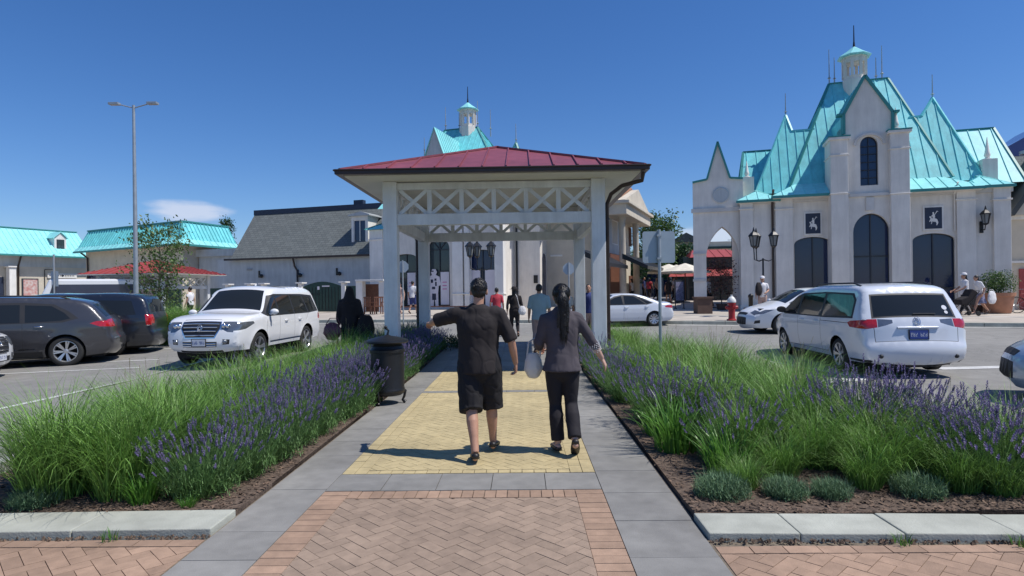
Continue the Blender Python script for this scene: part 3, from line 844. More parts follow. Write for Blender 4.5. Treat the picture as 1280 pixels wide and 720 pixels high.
def build_plants():
    gr = []
    for i in range(4):
        me = mk(grass_mesh(20+i, 620, .25, 1.12, .0088, 1.75), 'grass_blades'); me.materials.append(M['grass']); gr.append(me)
    sh = []
    for i in range(2):
        me = mk(grass_mesh(50+i, 150, .16, .5, .017, 1.3, 5), 'strap_leaves'); me.materials.append(M['strap']); sh.append(me)
    seeds = []
    random.seed(77); bm = B()
    for i in range(9):
        a = random.random()*6.28; le = random.uniform(.05, .5); L = random.uniform(.85, 1.2)
        d = Vector((math.cos(a)*math.sin(le), math.sin(a)*math.sin(le), math.cos(le)))
        tube(bm, [(0, 0, 0), d*L*.5, d*L], [.002, .0015, .001], 4)
        u = d.cross(Vector((0, 0, 1))).normalized()
        for k in range(26):
            c = d*(L-.0045*k)
            an = random.random()*6.28; o_ = (u*math.cos(an)+d.cross(u)*math.sin(an))*.009+d*.006
            s_ = d.cross(o_).normalized()*.003
            bm.faces.new([bm.verts.new(x) for x in (c-s_, c+s_, c+o_)])
    seedm = mk(bm, 'seed_stalks'); seedm.materials.append(M['grass_y'])
    lf = []; fl = []; fl2 = []
    for i in range(3):
        me = mk(lav_foliage(60+i, 620, .31, .42, .0055), 'lavender_leaves'); me.materials.append(M['lavleaf']); lf.append(me)
        me = mk(lav_flowers(70+i, 105, h=.60, dense=.92), 'lavender_spikes'); me.materials.append(M['lavflower']); me.materials.append(M['lavleaf']); fl.append(me)
        me = mk(lav_flowers(80+i, 170, h=.60, dense=1.05), 'lavender_spikes_dense'); me.materials.append(M['lavflower']); me.materials.append(M['lavleaf']); fl2.append(me)
    gl = []
    for i in range(2):
        me = mk(lav_foliage(90+i, 600, .22, .22, .004), 'grey_leaves'); me.materials.append(M['greyleaf']); gl.append(me)
    random.seed(4)
    def base(q, s): 
        x, y = PQ(q, s); return (x, y, gz(x, y)+.03)
    # ---- left bed: tall grass behind, lavender in front
    GL = 'tall green grass tuft in the row along the car park side of the left bed'
    s = 5.25
    while s < 16.8:
        k = (s-5.2)/11.4
        q1 = -3.6+.55*k; q2 = -4.2+.95*k
        for q in ((q1, q2) if 6.4 < s < 15 else (q1,)):
            qq = q+random.uniform(-.15, .15); ss = s+random.uniform(-.15, .15)
            parts = [('blades', random.choice(gr))]
            if random.random() < .4: parts.append(('seed_stalks', seedm))
            plant('ornamental_grass', base(qq, ss), parts, GL, 'grass tuft', 'tall grass tufts of the left bed', random.uniform(.74, .9) if s > 6.2 else random.uniform(.85, .98))
        s += .62
    for q, s in ((-3.2, 4.95), (-3.75, 4.9), (-3.15, 5.6), (-4.1, 5.35)):
        plant('ornamental_grass', base(q, s), [('blades', gr[0])], 'big arching grass tuft at the near left corner of the left bed', 'grass tuft', 'near grass tufts of the left bed', .86)
    LL = 'purple flowering lavender in the row between the tall grass and the path'
    s = 4.95; i = 0
    while s < 16.5:
        q = -2.55+.2*min(1, (s-5)/4)+random.uniform(-.05, .05)
        plant('lavender', base(q, s), [('foliage', lf[i % 3]), ('flower_spikes', (fl if i % 3 else fl2)[i % 3])], LL, 'lavender', 'lavenders in the left bed', random.uniform(.98, 1.14))
        q2 = q-.5+random.uniform(-.06, .06)
        if s < 6.6 or i % 4 == 2:
            plant('ornamental_grass', base(q2-.1, s+.25), [('blades', gr[i % 4])], GL, 'grass tuft', 'tall grass tufts of the left bed', random.uniform(.66, .8)); s += .5; i += 1; continue
        plant('lavender', base(q2, s+.25), [('foliage', lf[(i+1) % 3]), ('flower_spikes', (fl2 if i % 2 else fl)[i % 3])], LL, 'lavender', 'lavenders in the left bed', random.uniform(1.0, 1.2))
        s += .5; i += 1
    for q, s in ((-4.75, 10.2),):
        plant('lavender', base(q+.2, s), [('foliage', lf[0]), ('flower_spikes', fl[0])], 'lavender showing above the grass beside the white line of the car park', 'lavender', None, 1.1)
    plant('strap_leaf_plant', base(-2.95, 4.75), [('leaves', sh[0])], 'short broad strap leaved plant at the front of the left bed', 'plant', None, .62)
    plant('grey_shrub', base(-3.75, 4.72), [('foliage', gl[0])], 'low grey green mound half under the grass at the left bed edging', 'shrub', None, .9)
    plant('small_weed', base(-2.52, 4.62), [('leaves', sh[1])], 'small leafy weed on the soil by the near edging of the left bed', 'weed', None, .28)
    # ---- right bed
    random.seed(14)
    for q, s, k in ((2.1, 5.75, .62), (2.55, 5.5, .6), (2.85, 5.35, .6), (3.95, 5.1, .55), (4.35, 5.6, .7), (2.68, 4.95, .42), (3.35, 4.85, .46), (3.6, 4.75, .4), (4.05, 4.8, .45), (1.75, 4.98, .34), (2.15, 5.25, .45), (4.5, 5.0, .5), (2.3, 6.5, .7), (2.15, 6.05, .6)): plant('ornamental_grass', base(q, s), [('blades', gr[1])], 'shorter grass tuft near the front edging of the right bed', 'grass tuft', 'short front grass tufts', k)
    GR = 'tall green grass tuft in the long drift through the right bed'
    spots = [(2.55, 6.2), (2.9, 6.7), (2.2, 7.0), (2.75, 7.3), (3.3, 7.4), (2.0, 7.9), (2.5, 8.2), (3.1, 8.4), (3.6, 8.6), (2.2, 9.2), (2.8, 9.3), (3.4, 9.6), (2.0, 10.2), (2.6, 10.5),
             (3.2, 10.7), (2.1, 11.3), (2.8, 11.7), (3.3, 12.0), (1.9, 12.4), (2.5, 12.8), (3.0, 13.2), (1.9, 13.7), (2.5, 14.2), (2.0, 15.2), (2.6, 15.5), (1.9, 16.4), (2.5, 16.8)]
    for q, s in spots:
        parts = [('blades', random.choice(gr))]
        if random.random() < .55: parts.append(('seed_stalks', seedm))
        k = 1.0 if s < 9 else (.95 if s < 12 else .85)
        plant('ornamental_grass', base(q+random.uniform(-.08, .08), s), parts, GR, 'grass tuft', 'tall grass tufts of the right bed', k*random.uniform(.8, .95))
    for q, s, k in ((2.95, 5.15, .62), (3.35, 5.25, .66), (3.7, 5.5, .70), (3.1, 5.7, .74)):
        plant('ornamental_grass', base(q, s), [('blades', random.choice(gr)), ('seed_stalks', seedm)], 'loose grass tuft between the purple lavenders near the right end of the right bed', 'grass tuft', 'grass tufts at the right end', k)
    PATHL = 'purple flowering lavender spilling over the right edge of the path'
    for q, s, k in ((1.48, 12.6, 1.05), (1.45, 11.8, 1.05), (1.5, 11.0, 1.1), (1.45, 10.3, 1.1), (1.48, 9.6, 1.1), (1.5, 8.9, 1.1), (1.5, 13.5, 1.05), (1.5, 14.6, 1.05)):
        plant('lavender', base(q, s), [('foliage', random.choice(lf)), ('flower_spikes', random.choice(fl))], PATHL, 'lavender', 'lavenders along the right path edge', k)
    for q, s, k in ((1.62, 7.5, 1.15), (1.8, 7.0, 1.15), (1.92, 5.8, 1.05)):
        plant('lavender', base(q, s), [('foliage', random.choice(lf)), ('flower_spikes', random.choice(fl2))], 'purple lavender in the cluster at the near left corner of the right bed', 'lavender', 'lavenders near the right bed corner', k)
    for q, s, k in ((3.05, 6.0, 1.2), (3.35, 6.15, 1.28), (3.65, 6.0, 1.22), (3.45, 5.75, 1.15)):
        plant('lavender', base(q, s), [('foliage', random.choice(lf)), ('flower_spikes', random.choice(fl2))], 'dense violet lavender drift beside the grass below the white minivan', 'lavender', 'violet lavender drift', k)
    for q, s, k in ((3.62, 4.95, 1.1), (3.85, 5.0, 1.12), (3.75, 5.25, 1.15)):
        plant('lavender', base(q, s), [('foliage', random.choice(lf)), ('flower_spikes', random.choice(fl2))], 'violet lavender at the rightmost end of the right bed', 'lavender', 'rightmost lavenders', k)
    for q, s, k in ((1.62, 8.2, 1.0), (1.5, 6.75, 1.1), (2.3, 5.9, 1.0)): plant('strap_leaf_plant', base(q, s), [('leaves', sh[1])], 'strap leaved clump between the lavenders near the right path edge', 'plant', 'strap leaved clumps', k)
    plant('strap_leaf_plant', base(1.5, 6.2), [('leaves', sh[0])], 'bright green strap leaved clump leaning over the path edge', 'plant', None, 1.3)
    plant('strap_leaf_plant', base(1.72, 5.35), [('leaves', sh[1])], 'strap leaved clump behind the leftmost grey green mound', 'plant', None, 1.0)
    for q, lb in ((1.5, 'leftmost grey green mound at the corner of the right bed'), (1.98, 'second grey green mound from the path in the right bed'), (2.33, 'third grey green mound from the path in the right bed'), (2.98, 'grey green mound under the grass right of the bare soil')):
        plant('grey_shrub', base(q, 4.78), [('foliage', gl[0 if q < 2 else 1])], lb, 'shrub', 'grey green mounds', {1.5: 1.0, 1.98: .82, 2.33: .72, 2.98: .92}[q])
    # weeds in the joint of the edging
    bm = grass_mesh(5, 26, .05, .09, .005, 1.2, 3)
    me = mk(bm, 'weed'); me.materials.append(M['strap'])
    for (q, s, lb) in ((-2.75, 4.08, 'tiny weed growing at the foot of the left edging'), (2.35, 3.93, 'tiny weed growing at the foot of the right edging'), (3.05, 3.9, 'tiny weed in the right edging joint farther from the path')):
        x, y = PQ(q, s); o = bpy.data.objects.new('weed', me); link(o); o.location = (x, y, .03); tag(o, lb, 'weed')
    # low dark shrubs at the gazebo columns
    random.seed(6)
    def bush(loc, r, h, n, m, label, cat='shrub', seed=0, leaf=.03, group=None, name='shrub', stem=True):
        random.seed(seed); e = empty(name, loc, 0, label, cat, group)
        bm = B()
        for i in range(n):
            v = Vector((random.gauss(0, 1), random.gauss(0, 1), random.gauss(0, 1))).normalized()
            rr = random.random()**.4*(1+.18*math.sin(v.x*5+seed)+.15*math.sin(v.y*7+v.z*4))
            c = Vector((v.x*r*rr, v.y*r*rr, h/2+v.z*h/2*rr))
            if c.z < .02: c.z = abs(c.z)+.02
            leafquad(bm, c, leaf*random.uniform(.6, 1.4), v)
        obj('foliage', bm, m, e)
        if stem:
            bm = B()
            for k in range(5):
                a = random.random()*6.28
                tube(bm, [(0, 0, 0), (r*.3*math.cos(a), r*.3*math.sin(a), h*.4), (r*.5*math.cos(a), r*.5*math.sin(a), h*.75)], [.014, .01, .004], 5)
            obj('stems', bm, 'bark', e)
        return e
    globals()['bush'] = bush
    x, y = PQ(-2.35, 13.4); bush((x-.2, y, gz(x, y)), .42, .45, 1400, 'leaf_d', 'low dark shrub at the foot of the near left gazebo column', seed=2)
    x, y = PQ(-2.3, 16.3); bush((x, y, gz(x, y)), .5, .5, 1400, 'leaf_d', 'low dark shrub at the foot of the far left gazebo column', seed=3)
    x, y = PQ(-1.75, 17.0); bush((x+.05, y, gz(x, y)), .45, .38, 1200, 'leaf_d', 'low dark shrub spreading beside the far left column base', seed=4)
    # meadow of grass in the far left bed, behind the white suv
    for i in range(16):
        px = 205+i*3.2; Y = 19.5+random.uniform(0, 1.6)
        p = gx(px, Y); plant('ornamental_grass', p, [('blades', random.choice(gr))], 'green grass tuft in the far bed between the dark minivan and the white suv', 'grass tuft', 'grass tufts of the far bed', 1.25)

def leafquad(bm, c, s, v=None):
    n = Vector((random.gauss(0, 1), random.gauss(0, 1), random.gauss(0, 1)+.5))
    if v is not None: n += v*1.0
    n.normalize()
    a = n.cross(Vector((random.random(), random.random(), random.random()+.01))).normalized(); b = n.cross(a)
    bm.faces.new([bm.verts.new(c+p) for p in (-a*s, -b*s*.45, a*s, b*s*.45)])

def tree(name, loc, H, crown_r, crown_z0, trunk_r, nb, nleaf, leaf, m, label, group=None, seed=0, shape='oval', cat='tree', gaps=.0):
    random.seed(seed)
    e = empty(name, loc, 0, label, cat, group)
    bm = B(); tips = []
    lean = Vector((random.uniform(-.02, .02), random.uniform(-.02, .02), 0))*H
    N = 7; tp = [Vector((0, 0, 0))+lean*(i/N)**2+Vector((random.gauss(0, .012)*H*.3, random.gauss(0, .012)*H*.3, H*.94*i/N)) for i in range(N+1)]
    tp[0] = Vector((0, 0, -.1))
    tube(bm, tp, [trunk_r*(1-.88*i/N) for i in range(N+1)], 9)
    for k in range(nb):
        t = (crown_z0/H)+(1-crown_z0/H)*(k+.3)/nb*.95
        i = min(N-1, int(t*N)); c = tp[i].lerp(tp[i+1], t*N-i)
        a = k*2.4+random.uniform(-.4, .4)
        rel = (c.z-crown_z0)/(H-crown_z0)
        if shape == 'oval': rr = crown_r*math.sqrt(max(.05, 1-(rel*1.9-.75)**2*.9))
        else: rr = crown_r*(1-rel*.85)
        L = rr*random.uniform(.75, 1.1)
        up = random.uniform(.5, .95)
        p1 = c+Vector((math.cos(a), math.sin(a), up*.6))*L*.5; p2 = c+Vector((math.cos(a+.15)*L, math.sin(a+.15)*L, up*L*.9))
        br = trunk_r*(1-t)*.55+.006
        tube(bm, [c, p1, p2], [br, br*.6, br*.2], 6)
        for j in range(3):
            s_ = random.uniform(.35, .9); q = c.lerp(p1, min(1, s_*2)) if s_ < .5 else p1.lerp(p2, s_*2-1)
            a2 = a+random.choice((-1, 1))*random.uniform(.5, 1.1); L2 = L*.45
            q2 = q+Vector((math.cos(a2)*L2, math.sin(a2)*L2, L2*random.uniform(.2, .8)))
            tube(bm, [q, q2], [br*.4, br*.12], 5)
            tips.append((q, q2))
        tips.append((p1, p2)); tips.append((c.lerp(p1, .5), p1))
    tips.append((tp[-2], tp[-1]+Vector((0, 0, H*.05))))
    obj('trunk', bm, 'bark', e, 60)
    bm = B()
    for i in range(nleaf):
        a, b = random.choice(tips); c = a.lerp(b, random.uniform(.2, 1.05))
        sp = crown_r*.13*(1+gaps)
        c = c+Vector((random.gauss(0, sp), random.gauss(0, sp), random.gauss(0, sp*.8)))
        leafquad(bm, c, leaf*random.uniform(.6, 1.3))
    obj('crown', bm, m, e)
    return e
# ================================================================= vehicles
class Car:
    """body lofted from a side profile; x forward, y left, z up"""
    def __init__(s, sp):
        s.sp = sp; s.W = sp['W']; s.kn = [Vector(p) for p in sp['prof']]; n = len(s.kn)
        dirs = []
        for i in range(n):
            a = (s.kn[i]-s.kn[i-1]).normalized() if i else None
            b = (s.kn[i+1]-s.kn[i]).normalized() if i < n-1 else None
            dirs.append((a+b).normalized() if a and b else (a or b))
        s.pts = []; s.ks = []
        for i in range(n-1):
            L = (s.kn[i+1]-s.kn[i]).length; m0, m1 = dirs[i]*L*.85, dirs[i+1]*L*.85
            K = max(2, min(8, int(L/.09)))
            for j in range(K):
                t = j/K; h00 = 2*t**3-3*t*t+1; h10 = t**3-2*t*t+t; h01 = -2*t**3+3*t*t; h11 = t**3-t*t
                s.pts.append(s.kn[i]*h00+m0*h10+s.kn[i+1]*h01+m1*h11); s.ks.append(i+t)
        s.pts.append(s.kn[-1].copy()); s.ks.append(float(n-1))
        s.cum = [0]
        for a, b in zip(s.pts, s.pts[1:]): s.cum.append(s.cum[-1]+(b-a).length)
        s.xmax = max(p.x for p in s.pts); s.xmin = min(p.x for p in s.pts)
    def dist(s, x, z):
        return min(segdist((x, z), a, b) for a, b in zip(s.pts, s.pts[1:]))
    def Y(s, x, z, d=None):
        sp = s.sp; w = s.W/2; zb = sp['belt']
        if z < .5: w -= .06*((.5-z)/.3)**2
        u = z-zb
        w -= sp.get('tum', .36)*(math.sqrt(u*u+.0016)+u)/2
        if z < zb: w -= .025*((z-(zb-.22))/.4)**2
        xf = sp.get('xf', s.xmax-1.1); xr = sp.get('xr', s.xmin+.9)
        if x > xf: w -= sp.get('tf', .16)*((x-xf)/(s.xmax-xf))**2.2
        if x < xr: w -= sp.get('tr', .09)*((xr-x)/(xr-s.xmin))**2.2
        for xw in sp['axles']:
            r = math.hypot(x-xw, z-sp['wr']); w += .018*math.exp(-((r-sp['wr']-.07)/.06)**2)
        w += .010*math.exp(-((z-zb+.12)/.035)**2)-.012*math.exp(-((z-.47)/.09)**2)
        if d is None: d = s.dist(x, z)
        r = sp.get('rr', .085)
        if d < r: w -= r-math.sqrt(max(0, r*r-(r-d)**2))
        return w
    def prof(s, k):
        for i in range(len(s.ks)-1):
            if s.ks[i+1] >= k-1e-9:
                t = (k-s.ks[i])/(s.ks[i+1]-s.ks[i]); t = max(0, min(1, t))
                return s.pts[i].lerp(s.pts[i+1], t), i
        return s.pts[-1], len(s.pts)-2
    def bul(s, k):
        b = s.sp['bulge']; i = min(len(b)-2, int(k)); t = k-i
        return b[i]*(1-t)+b[i+1]*t
    def P(s, k, t):
        p, i = s.prof(k)
        a = s.pts[max(0, i-1)]; b = s.pts[min(len(s.pts)-1, i+2)]; d = (b-a).normalized()
        n = Vector((-d.y, d.x))      # outward: profile runs rear -> top -> front, so left normal points out
        w = s.Y(p.x, p.y, 0.0)
        q = p+n*s.bul(k)*(1-abs(t)**2.4)
        return Vector((q.x, w*t, q.y))
    def N(s, k, t):
        e = .03
        a = s.P(k+e, t)-s.P(k-e, t); b = s.P(k, min(1, t+.03))-s.P(k, t-.03)
        n = b.cross(a).normalized()
        c = s.P(k, t)-Vector((0, 0, .8))
        return n if n.dot(Vector((c.x, c.y, c.z))) > 0 else -n

def catm_poly(p, it=1):
    return p

def make_car(name, label, paint, sp, loc, heading, cat='car', scale=1.0, group=None):
    """heading: angle of the forward direction measured from +x"""
    C = Car(sp); root = empty(name, loc, heading, label, cat, group); root.scale = (scale,)*3
    zs = sp['sill']; wr = sp['wr']; ra = wr+sp.get('archgap', .055)
    regions = {}
    bodym = B(); store = {}
    # ------ sides
    bottom = []
    x_front, x_rear = C.pts[-1], C.pts[0]
    line = [(x_front.x, x_front.y)]
    for xw in sorted(sp['axles'], reverse=True):
        h = zs-wr; dx = math.sqrt(max(0, ra*ra-h*h))
        a0 = math.atan2(h, dx); a1 = math.pi-a0
        for i in range(15):
            a = a0+(a1-a0)*i/14; line.append((xw+ra*math.cos(a), wr+ra*math.sin(a)))
    bound = [(p.x, p.y) for p in C.pts]+[p for p in line[1:]]
    # densify sill
    B2 = []
    for i in range(len(bound)):
        a, b = Vector(bound[i]), Vector(bound[(i+1) % len(bound)]); L = (b-a).length
        kk = max(1, int(L/.12)) if i >= len(C.pts)-1 else 1
        for j in range(kk): B2.append(a.lerp(b, j/kk))
    def cdt(bverts, feats, grid, mind):
        vs = list(bverts); es = [(i, (i+1) % len(vs)) for i in range(len(vs))]
        fl = []
        for nm, poly in feats:
            P = [Vector(p) for p in poly]; Q = []
            for i in range(len(P)):
                a, b = P[i], P[(i+1) % len(P)]; kk = max(1, int((b-a).length/.1))
                for j in range(kk): Q.append(a.lerp(b, j/kk))
            b0 = len(vs); vs += Q; es += [(b0+i, b0+(i+1) % len(Q)) for i in range(len(Q))]
            fl.append((nm, Q))
        segs = [(vs[a], vs[b]) for a, b in es]
        for g in grid:
            if inpoly(g, bverts) and min(segdist(g, a, b) for a, b in segs) > mind: vs.append(Vector(g))
        rv, re, rf, *_ = delaunay_2d_cdt(vs, es, [], 0, 1e-6)
        return rv, rf, fl
    feats = list(sp['side'])
    grid = []
    gx_ = C.xmin
    while gx_ < C.xmax:
        z_ = zs
        while z_ < sp['H']: grid.append((gx_, z_)); z_ += .075
        gx_ += .085
    # extra rings of points near the outline for the rounded edge
    for i in range(1, len(C.pts)-1):
        d = (C.pts[i+1]-C.pts[i-1]).normalized(); n = Vector((d.y, -d.x))
        for o in (.018, .045, .08): grid.append(tuple(C.pts[i]+n*o))
    rv, rf, fl = cdt(B2, feats, grid, .012)
    def classify(c, fl, default='body'):
        for nm, Q in fl:
            if inpoly(c, Q): return nm
        return default
    ycache = {}
    def addtri(nm, P3):
        store.setdefault(nm, []).append(P3)
    for f in rf:
        c = sum((rv[i] for i in f), Vector((0, 0)))/len(f)
        if not inpoly(c, B2): continue
        nm = classify(c, fl)
        pr = []
        for i in f:
            if i not in ycache: ycache[i] = C.Y(rv[i].x, rv[i].y)
            pr.append((rv[i].x, ycache[i], rv[i].y))
        addtri(nm, [Vector(p) for p in pr]); addtri(nm, [Vector((p[0], -p[1], p[2])) for p in pr[::-1]])
    # ------ strip over the top
    n = len(C.pts)
    hw = C.W/2
    bs = [Vector((C.cum[i], hw)) for i in range(n)]+[Vector((C.cum[i], -hw)) for i in range(n-1, -1, -1)]
    # end edges subdivided
    tt = [-.94, -.85, -.7, -.5, -.25, 0, .25, .5, .7, .85, .94]
    bs = [Vector((C.cum[i], hw)) for i in range(n)]+[Vector((C.cum[-1], t*hw)) for t in tt[::-1]]+[Vector((C.cum[i], -hw)) for i in range(n-1, -1, -1)]+[Vector((0, t*hw)) for t in tt]
    def S(k):
        for i in range(n-1):
            if C.ks[i+1] >= k-1e-9:
                t = (k-C.ks[i])/(C.ks[i+1]-C.ks[i]); return C.cum[i]+t*(C.cum[i+1]-C.cum[i])
        return C.cum[-1]
    def K(s_):
        for i in range(n-1):
            if C.cum[i+1] >= s_-1e-9:
                t = (s_-C.cum[i])/(C.cum[i+1]-C.cum[i]); t = max(0, min(1, t)); return C.ks[i]+t*(C.ks[i+1]-C.ks[i])
        return C.ks[-1]
    feats = []
    for nm, poly, mir in sp['strip']:
        feats.append((nm, [(S(k), t*hw) for k, t in poly]))
        if mir: feats.append((nm, [(S(k), -t*hw) for k, t in poly][::-1]))
    grid = [(C.cum[i], t*hw) for i in range(1, n-1) for t in tt]
    rv, rf, fl = cdt(bs, feats, grid, .012)
    for f in rf:
        c = sum((rv[i] for i in f), Vector((0, 0)))/len(f)
        if not inpoly(c, bs): continue
        nm = classify(c, fl)
        addtri(nm, [C.P(K(rv[i].x), rv[i].y/hw) for i in f])
    # consistent normals come from one welded mesh, which is then split by region
    keys = list(store)
    bm = B()
    for ki, nm in enumerate(keys):
        for P3 in store[nm]:
            try: bm.faces.new([bm.verts.new(p) for p in P3]).material_index = ki
            except ValueError: pass
    bmesh.ops.remove_doubles(bm, verts=bm.verts, dist=.0012)
    bmesh.ops.recalc_face_normals(bm, faces=bm.faces)
    mats = {'body': paint, 'glass': 'carglass', 'trim': 'plastic', 'gap': 'gap', 'headlight': 'clearlens', 'tail_light': 'redlens', 'clear': 'clearlens', 'grille': 'plastic',
            'chrome': 'chrome', 'cladding': 'plastic', 'fog_light': 'clearlens', 'sunroof': 'carglass'}
    names = {'glass': 'window', 'gap': 'panel_gap', 'trim': 'window_trim', 'clear': 'lamp_lens', 'chrome': 'chrome_strip'}
    bm.faces.ensure_lookup_table()
    bodyo = None
    for ki, nm in sorted(enumerate(keys), key=lambda t: t[1] != 'body'):
        b2 = bm.copy()
        bmesh.ops.delete(b2, geom=[f for f in b2.faces if f.material_index != ki], context='FACES')
        for f in b2.faces: f.material_index = 0
        # split windows, lamps into separate islands
        if nm in ('glass', 'headlight', 'tail_light', 'clear', 'fog_light', 'chrome'):
            seen = set(); isl = []
            for f in b2.faces:
                if f in seen: continue
                st = [f]; seen.add(f); cur = []
                while st:
                    g = st.pop(); cur.append(g)
                    for e in g.edges:
                        for h in e.link_faces:
                            if h not in seen: seen.add(h); st.append(h)
                isl.append(cur)
            for cur in isl:
                if len(cur) < 3: continue
                vm = {}; b3 = B()
                for f in cur:
                    vv = []
                    for v in f.verts:
                        if v not in vm: vm[v] = b3.verts.new(v.co)
                        vv.append(vm[v])
                    b3.faces.new(vv)
                me = bpy.data.meshes.new(nm); b3.to_mesh(me); b3.free()
                mesh_obj(names.get(nm, nm), me, mats[nm], root, 35)
            b2.free()
        else:
            me = bpy.data.meshes.new(nm); b2.to_mesh(me); b2.free()
            o = mesh_obj(names.get(nm, nm), me, mats[nm], root, 38)
            if nm == 'body': bodyo = o
    bm.free()
    # underbody
    u = B(); hwm = C.W/2
    box(u, C.xmin+.25, C.xmax-.28, -hwm+.26, hwm-.26, .2, .82)
    box(u, min(sp['axles'])+wr+.1, max(sp['axles'])-wr-.1, -hwm+.09, hwm-.09, zs-.02, .6)
    obj('underbody', u, 'dark', root)
    # wheels
    tyre, rim, hub = wheel_meshes(wr, sp.get('ww', .225), sp.get('spokes', 7), sp.get('rimfrac', .70))
    for xw in sp['axles']:
        for sy in (-1, 1):
            w = bpy.data.objects.new('wheel', hub); link(w, root)
            w.location = (xw, sy*(C.W/2-.135), wr); w.rotation_euler = (0, random.random()*6, 0 if sy > 0 else math.pi)
            w.rotation_mode = 'XYZ'
            a = bpy.data.objects.new('tyre', tyre); link(a, w)
            a = bpy.data.objects.new('rim', rim); link(a, w)
    # mirrors
    mx, mz = sp['mirror']
    for sy in (-1, 1):
        b = B(); y = C.Y(mx, mz)
        bmesh.ops.create_icosphere(b, subdivisions=3, radius=1, matrix=Matrix.Translation((mx, sy*(y+.13), mz+.05)) @ Matrix.Diagonal((.07, .115, .078, 1)))
        for v in b.verts:
            if v.co.x < mx-.035: v.co.x = mx-.035
        tube(b, [(mx, sy*(y-.03), mz-.02), (mx, sy*(y+.07), mz+.0)], .025, 6)
        obj('mirror', b, sp.get('mirror_mat', paint), root, 60)
    # handles
    for hx, hz in sp['handles']:
        for sy in (-1, 1):
            b = B(); y = C.Y(hx, hz)
            tube(b, [(hx-.09, sy*(y-.005), hz), (hx-.07, sy*(y+.03), hz), (hx+.07, sy*(y+.03), hz), (hx+.09, sy*(y-.005), hz)], .013, 8)
            obj('door_handle', b, sp.get('handle_mat', paint), root, 60)
    if sp.get('rails'):
        x0, x1, z_ = sp['rails']
        for sy in (-1, 1):
            b = B()
            pts = []
            for i in range(9):
                x = x0+(x1-x0)*i/8
                # height of the roof above that x
                zz = max(p.y for p in C.pts if abs(p.x-x) < .25)
                pts.append((x, sy*(C.Y(x, zz-.03)-.06), zz+(.035 if 0 < i < 8 else -.02)))
            tube(b, pts, .018, 8); obj('roof_rail', b, sp.get('rail_mat', 'plastic'), root, 60)
    def put(k, t, w, h, name, m, depth=.012, parent=None):
        """a thin flat plate lying on the skin"""
        p = C.P(k, t); nn = C.N(k, t)
        if abs(nn.x) > .5: nn.z *= .5; nn.normalize()
        yv = Vector((0, 1, 0)); yv = (yv-nn*yv.dot(nn)).normalized(); up = nn.cross(yv)
        if up.z < 0: up = -up
        mt = Matrix((yv.to_4d(), up.to_4d(), nn.to_4d(), (0, 0, 0, 1))).transposed(); mt[3][3] = 1
        mt.translation = p+nn*.008
        for r in range(3): mt[3][r] = 0
        b = B(); box(b, -w/2, w/2, -h/2, h/2, 0, depth, mt)
        return obj(name, b, m, parent or root, bevel=.002), mt
    for nm, k, t, w, h, m in sp.get('plates', []):
        if nm == 'licence_plate':
            fr, mt = put(k, t, w+.04, h+.03, 'plate_frame', 'plastic', .01)
            b = B(); box(b, -w/2, w/2, -h/2, h/2, .0105, .014, mt); pl = obj('licence_plate', b, m, fr)
            b = B()
            for i in range(7):
                if i == 3: continue
                x = -w*.40+w*.8*i/6
                for (a0, a1, c0, c1) in ((x-.014, x-.007, -h*.22, .0), (x-.014, x-.007, .002, h*.2), (x+.009, x+.016, -h*.22, .0), (x+.009, x+.016, .002, h*.2), (x-.0065, x+.0085, h*.14, h*.2), (x-.0065, x+.0085, -h*.22, -h*.16), (x-.0065, x+.0085, -.006, .004)):
                    if random.random() < .66: box(b, a0, a1, c0, c1, .0142, .0155, mt)
            obj('characters', b, 'plate_b' if m == 'plate_w' else 'plate_w', pl)
        else:
            put(k, t, w, h, nm, m)
    for k, t, r in sp.get('badge', []):
        p = C.P(k, t); nn = C.N(k, t)
        q = nn.to_track_quat('Z', 'Y').to_matrix().to_4x4(); q.translation = p+nn*.008
        b = B()
        for (a, c) in ((r, r*.68), (r*.42, r*.66), (r*.7, r*.3)):
            ring = [q @ Vector((c*math.sin(2*math.pi*i/20), a*math.cos(2*math.pi*i/20), 0.006)) for i in range(21)]
            tube(b, ring, .006, 6, cap=False)
        obj('badge', b, 'chrome', root, 60)
    return root, C, put

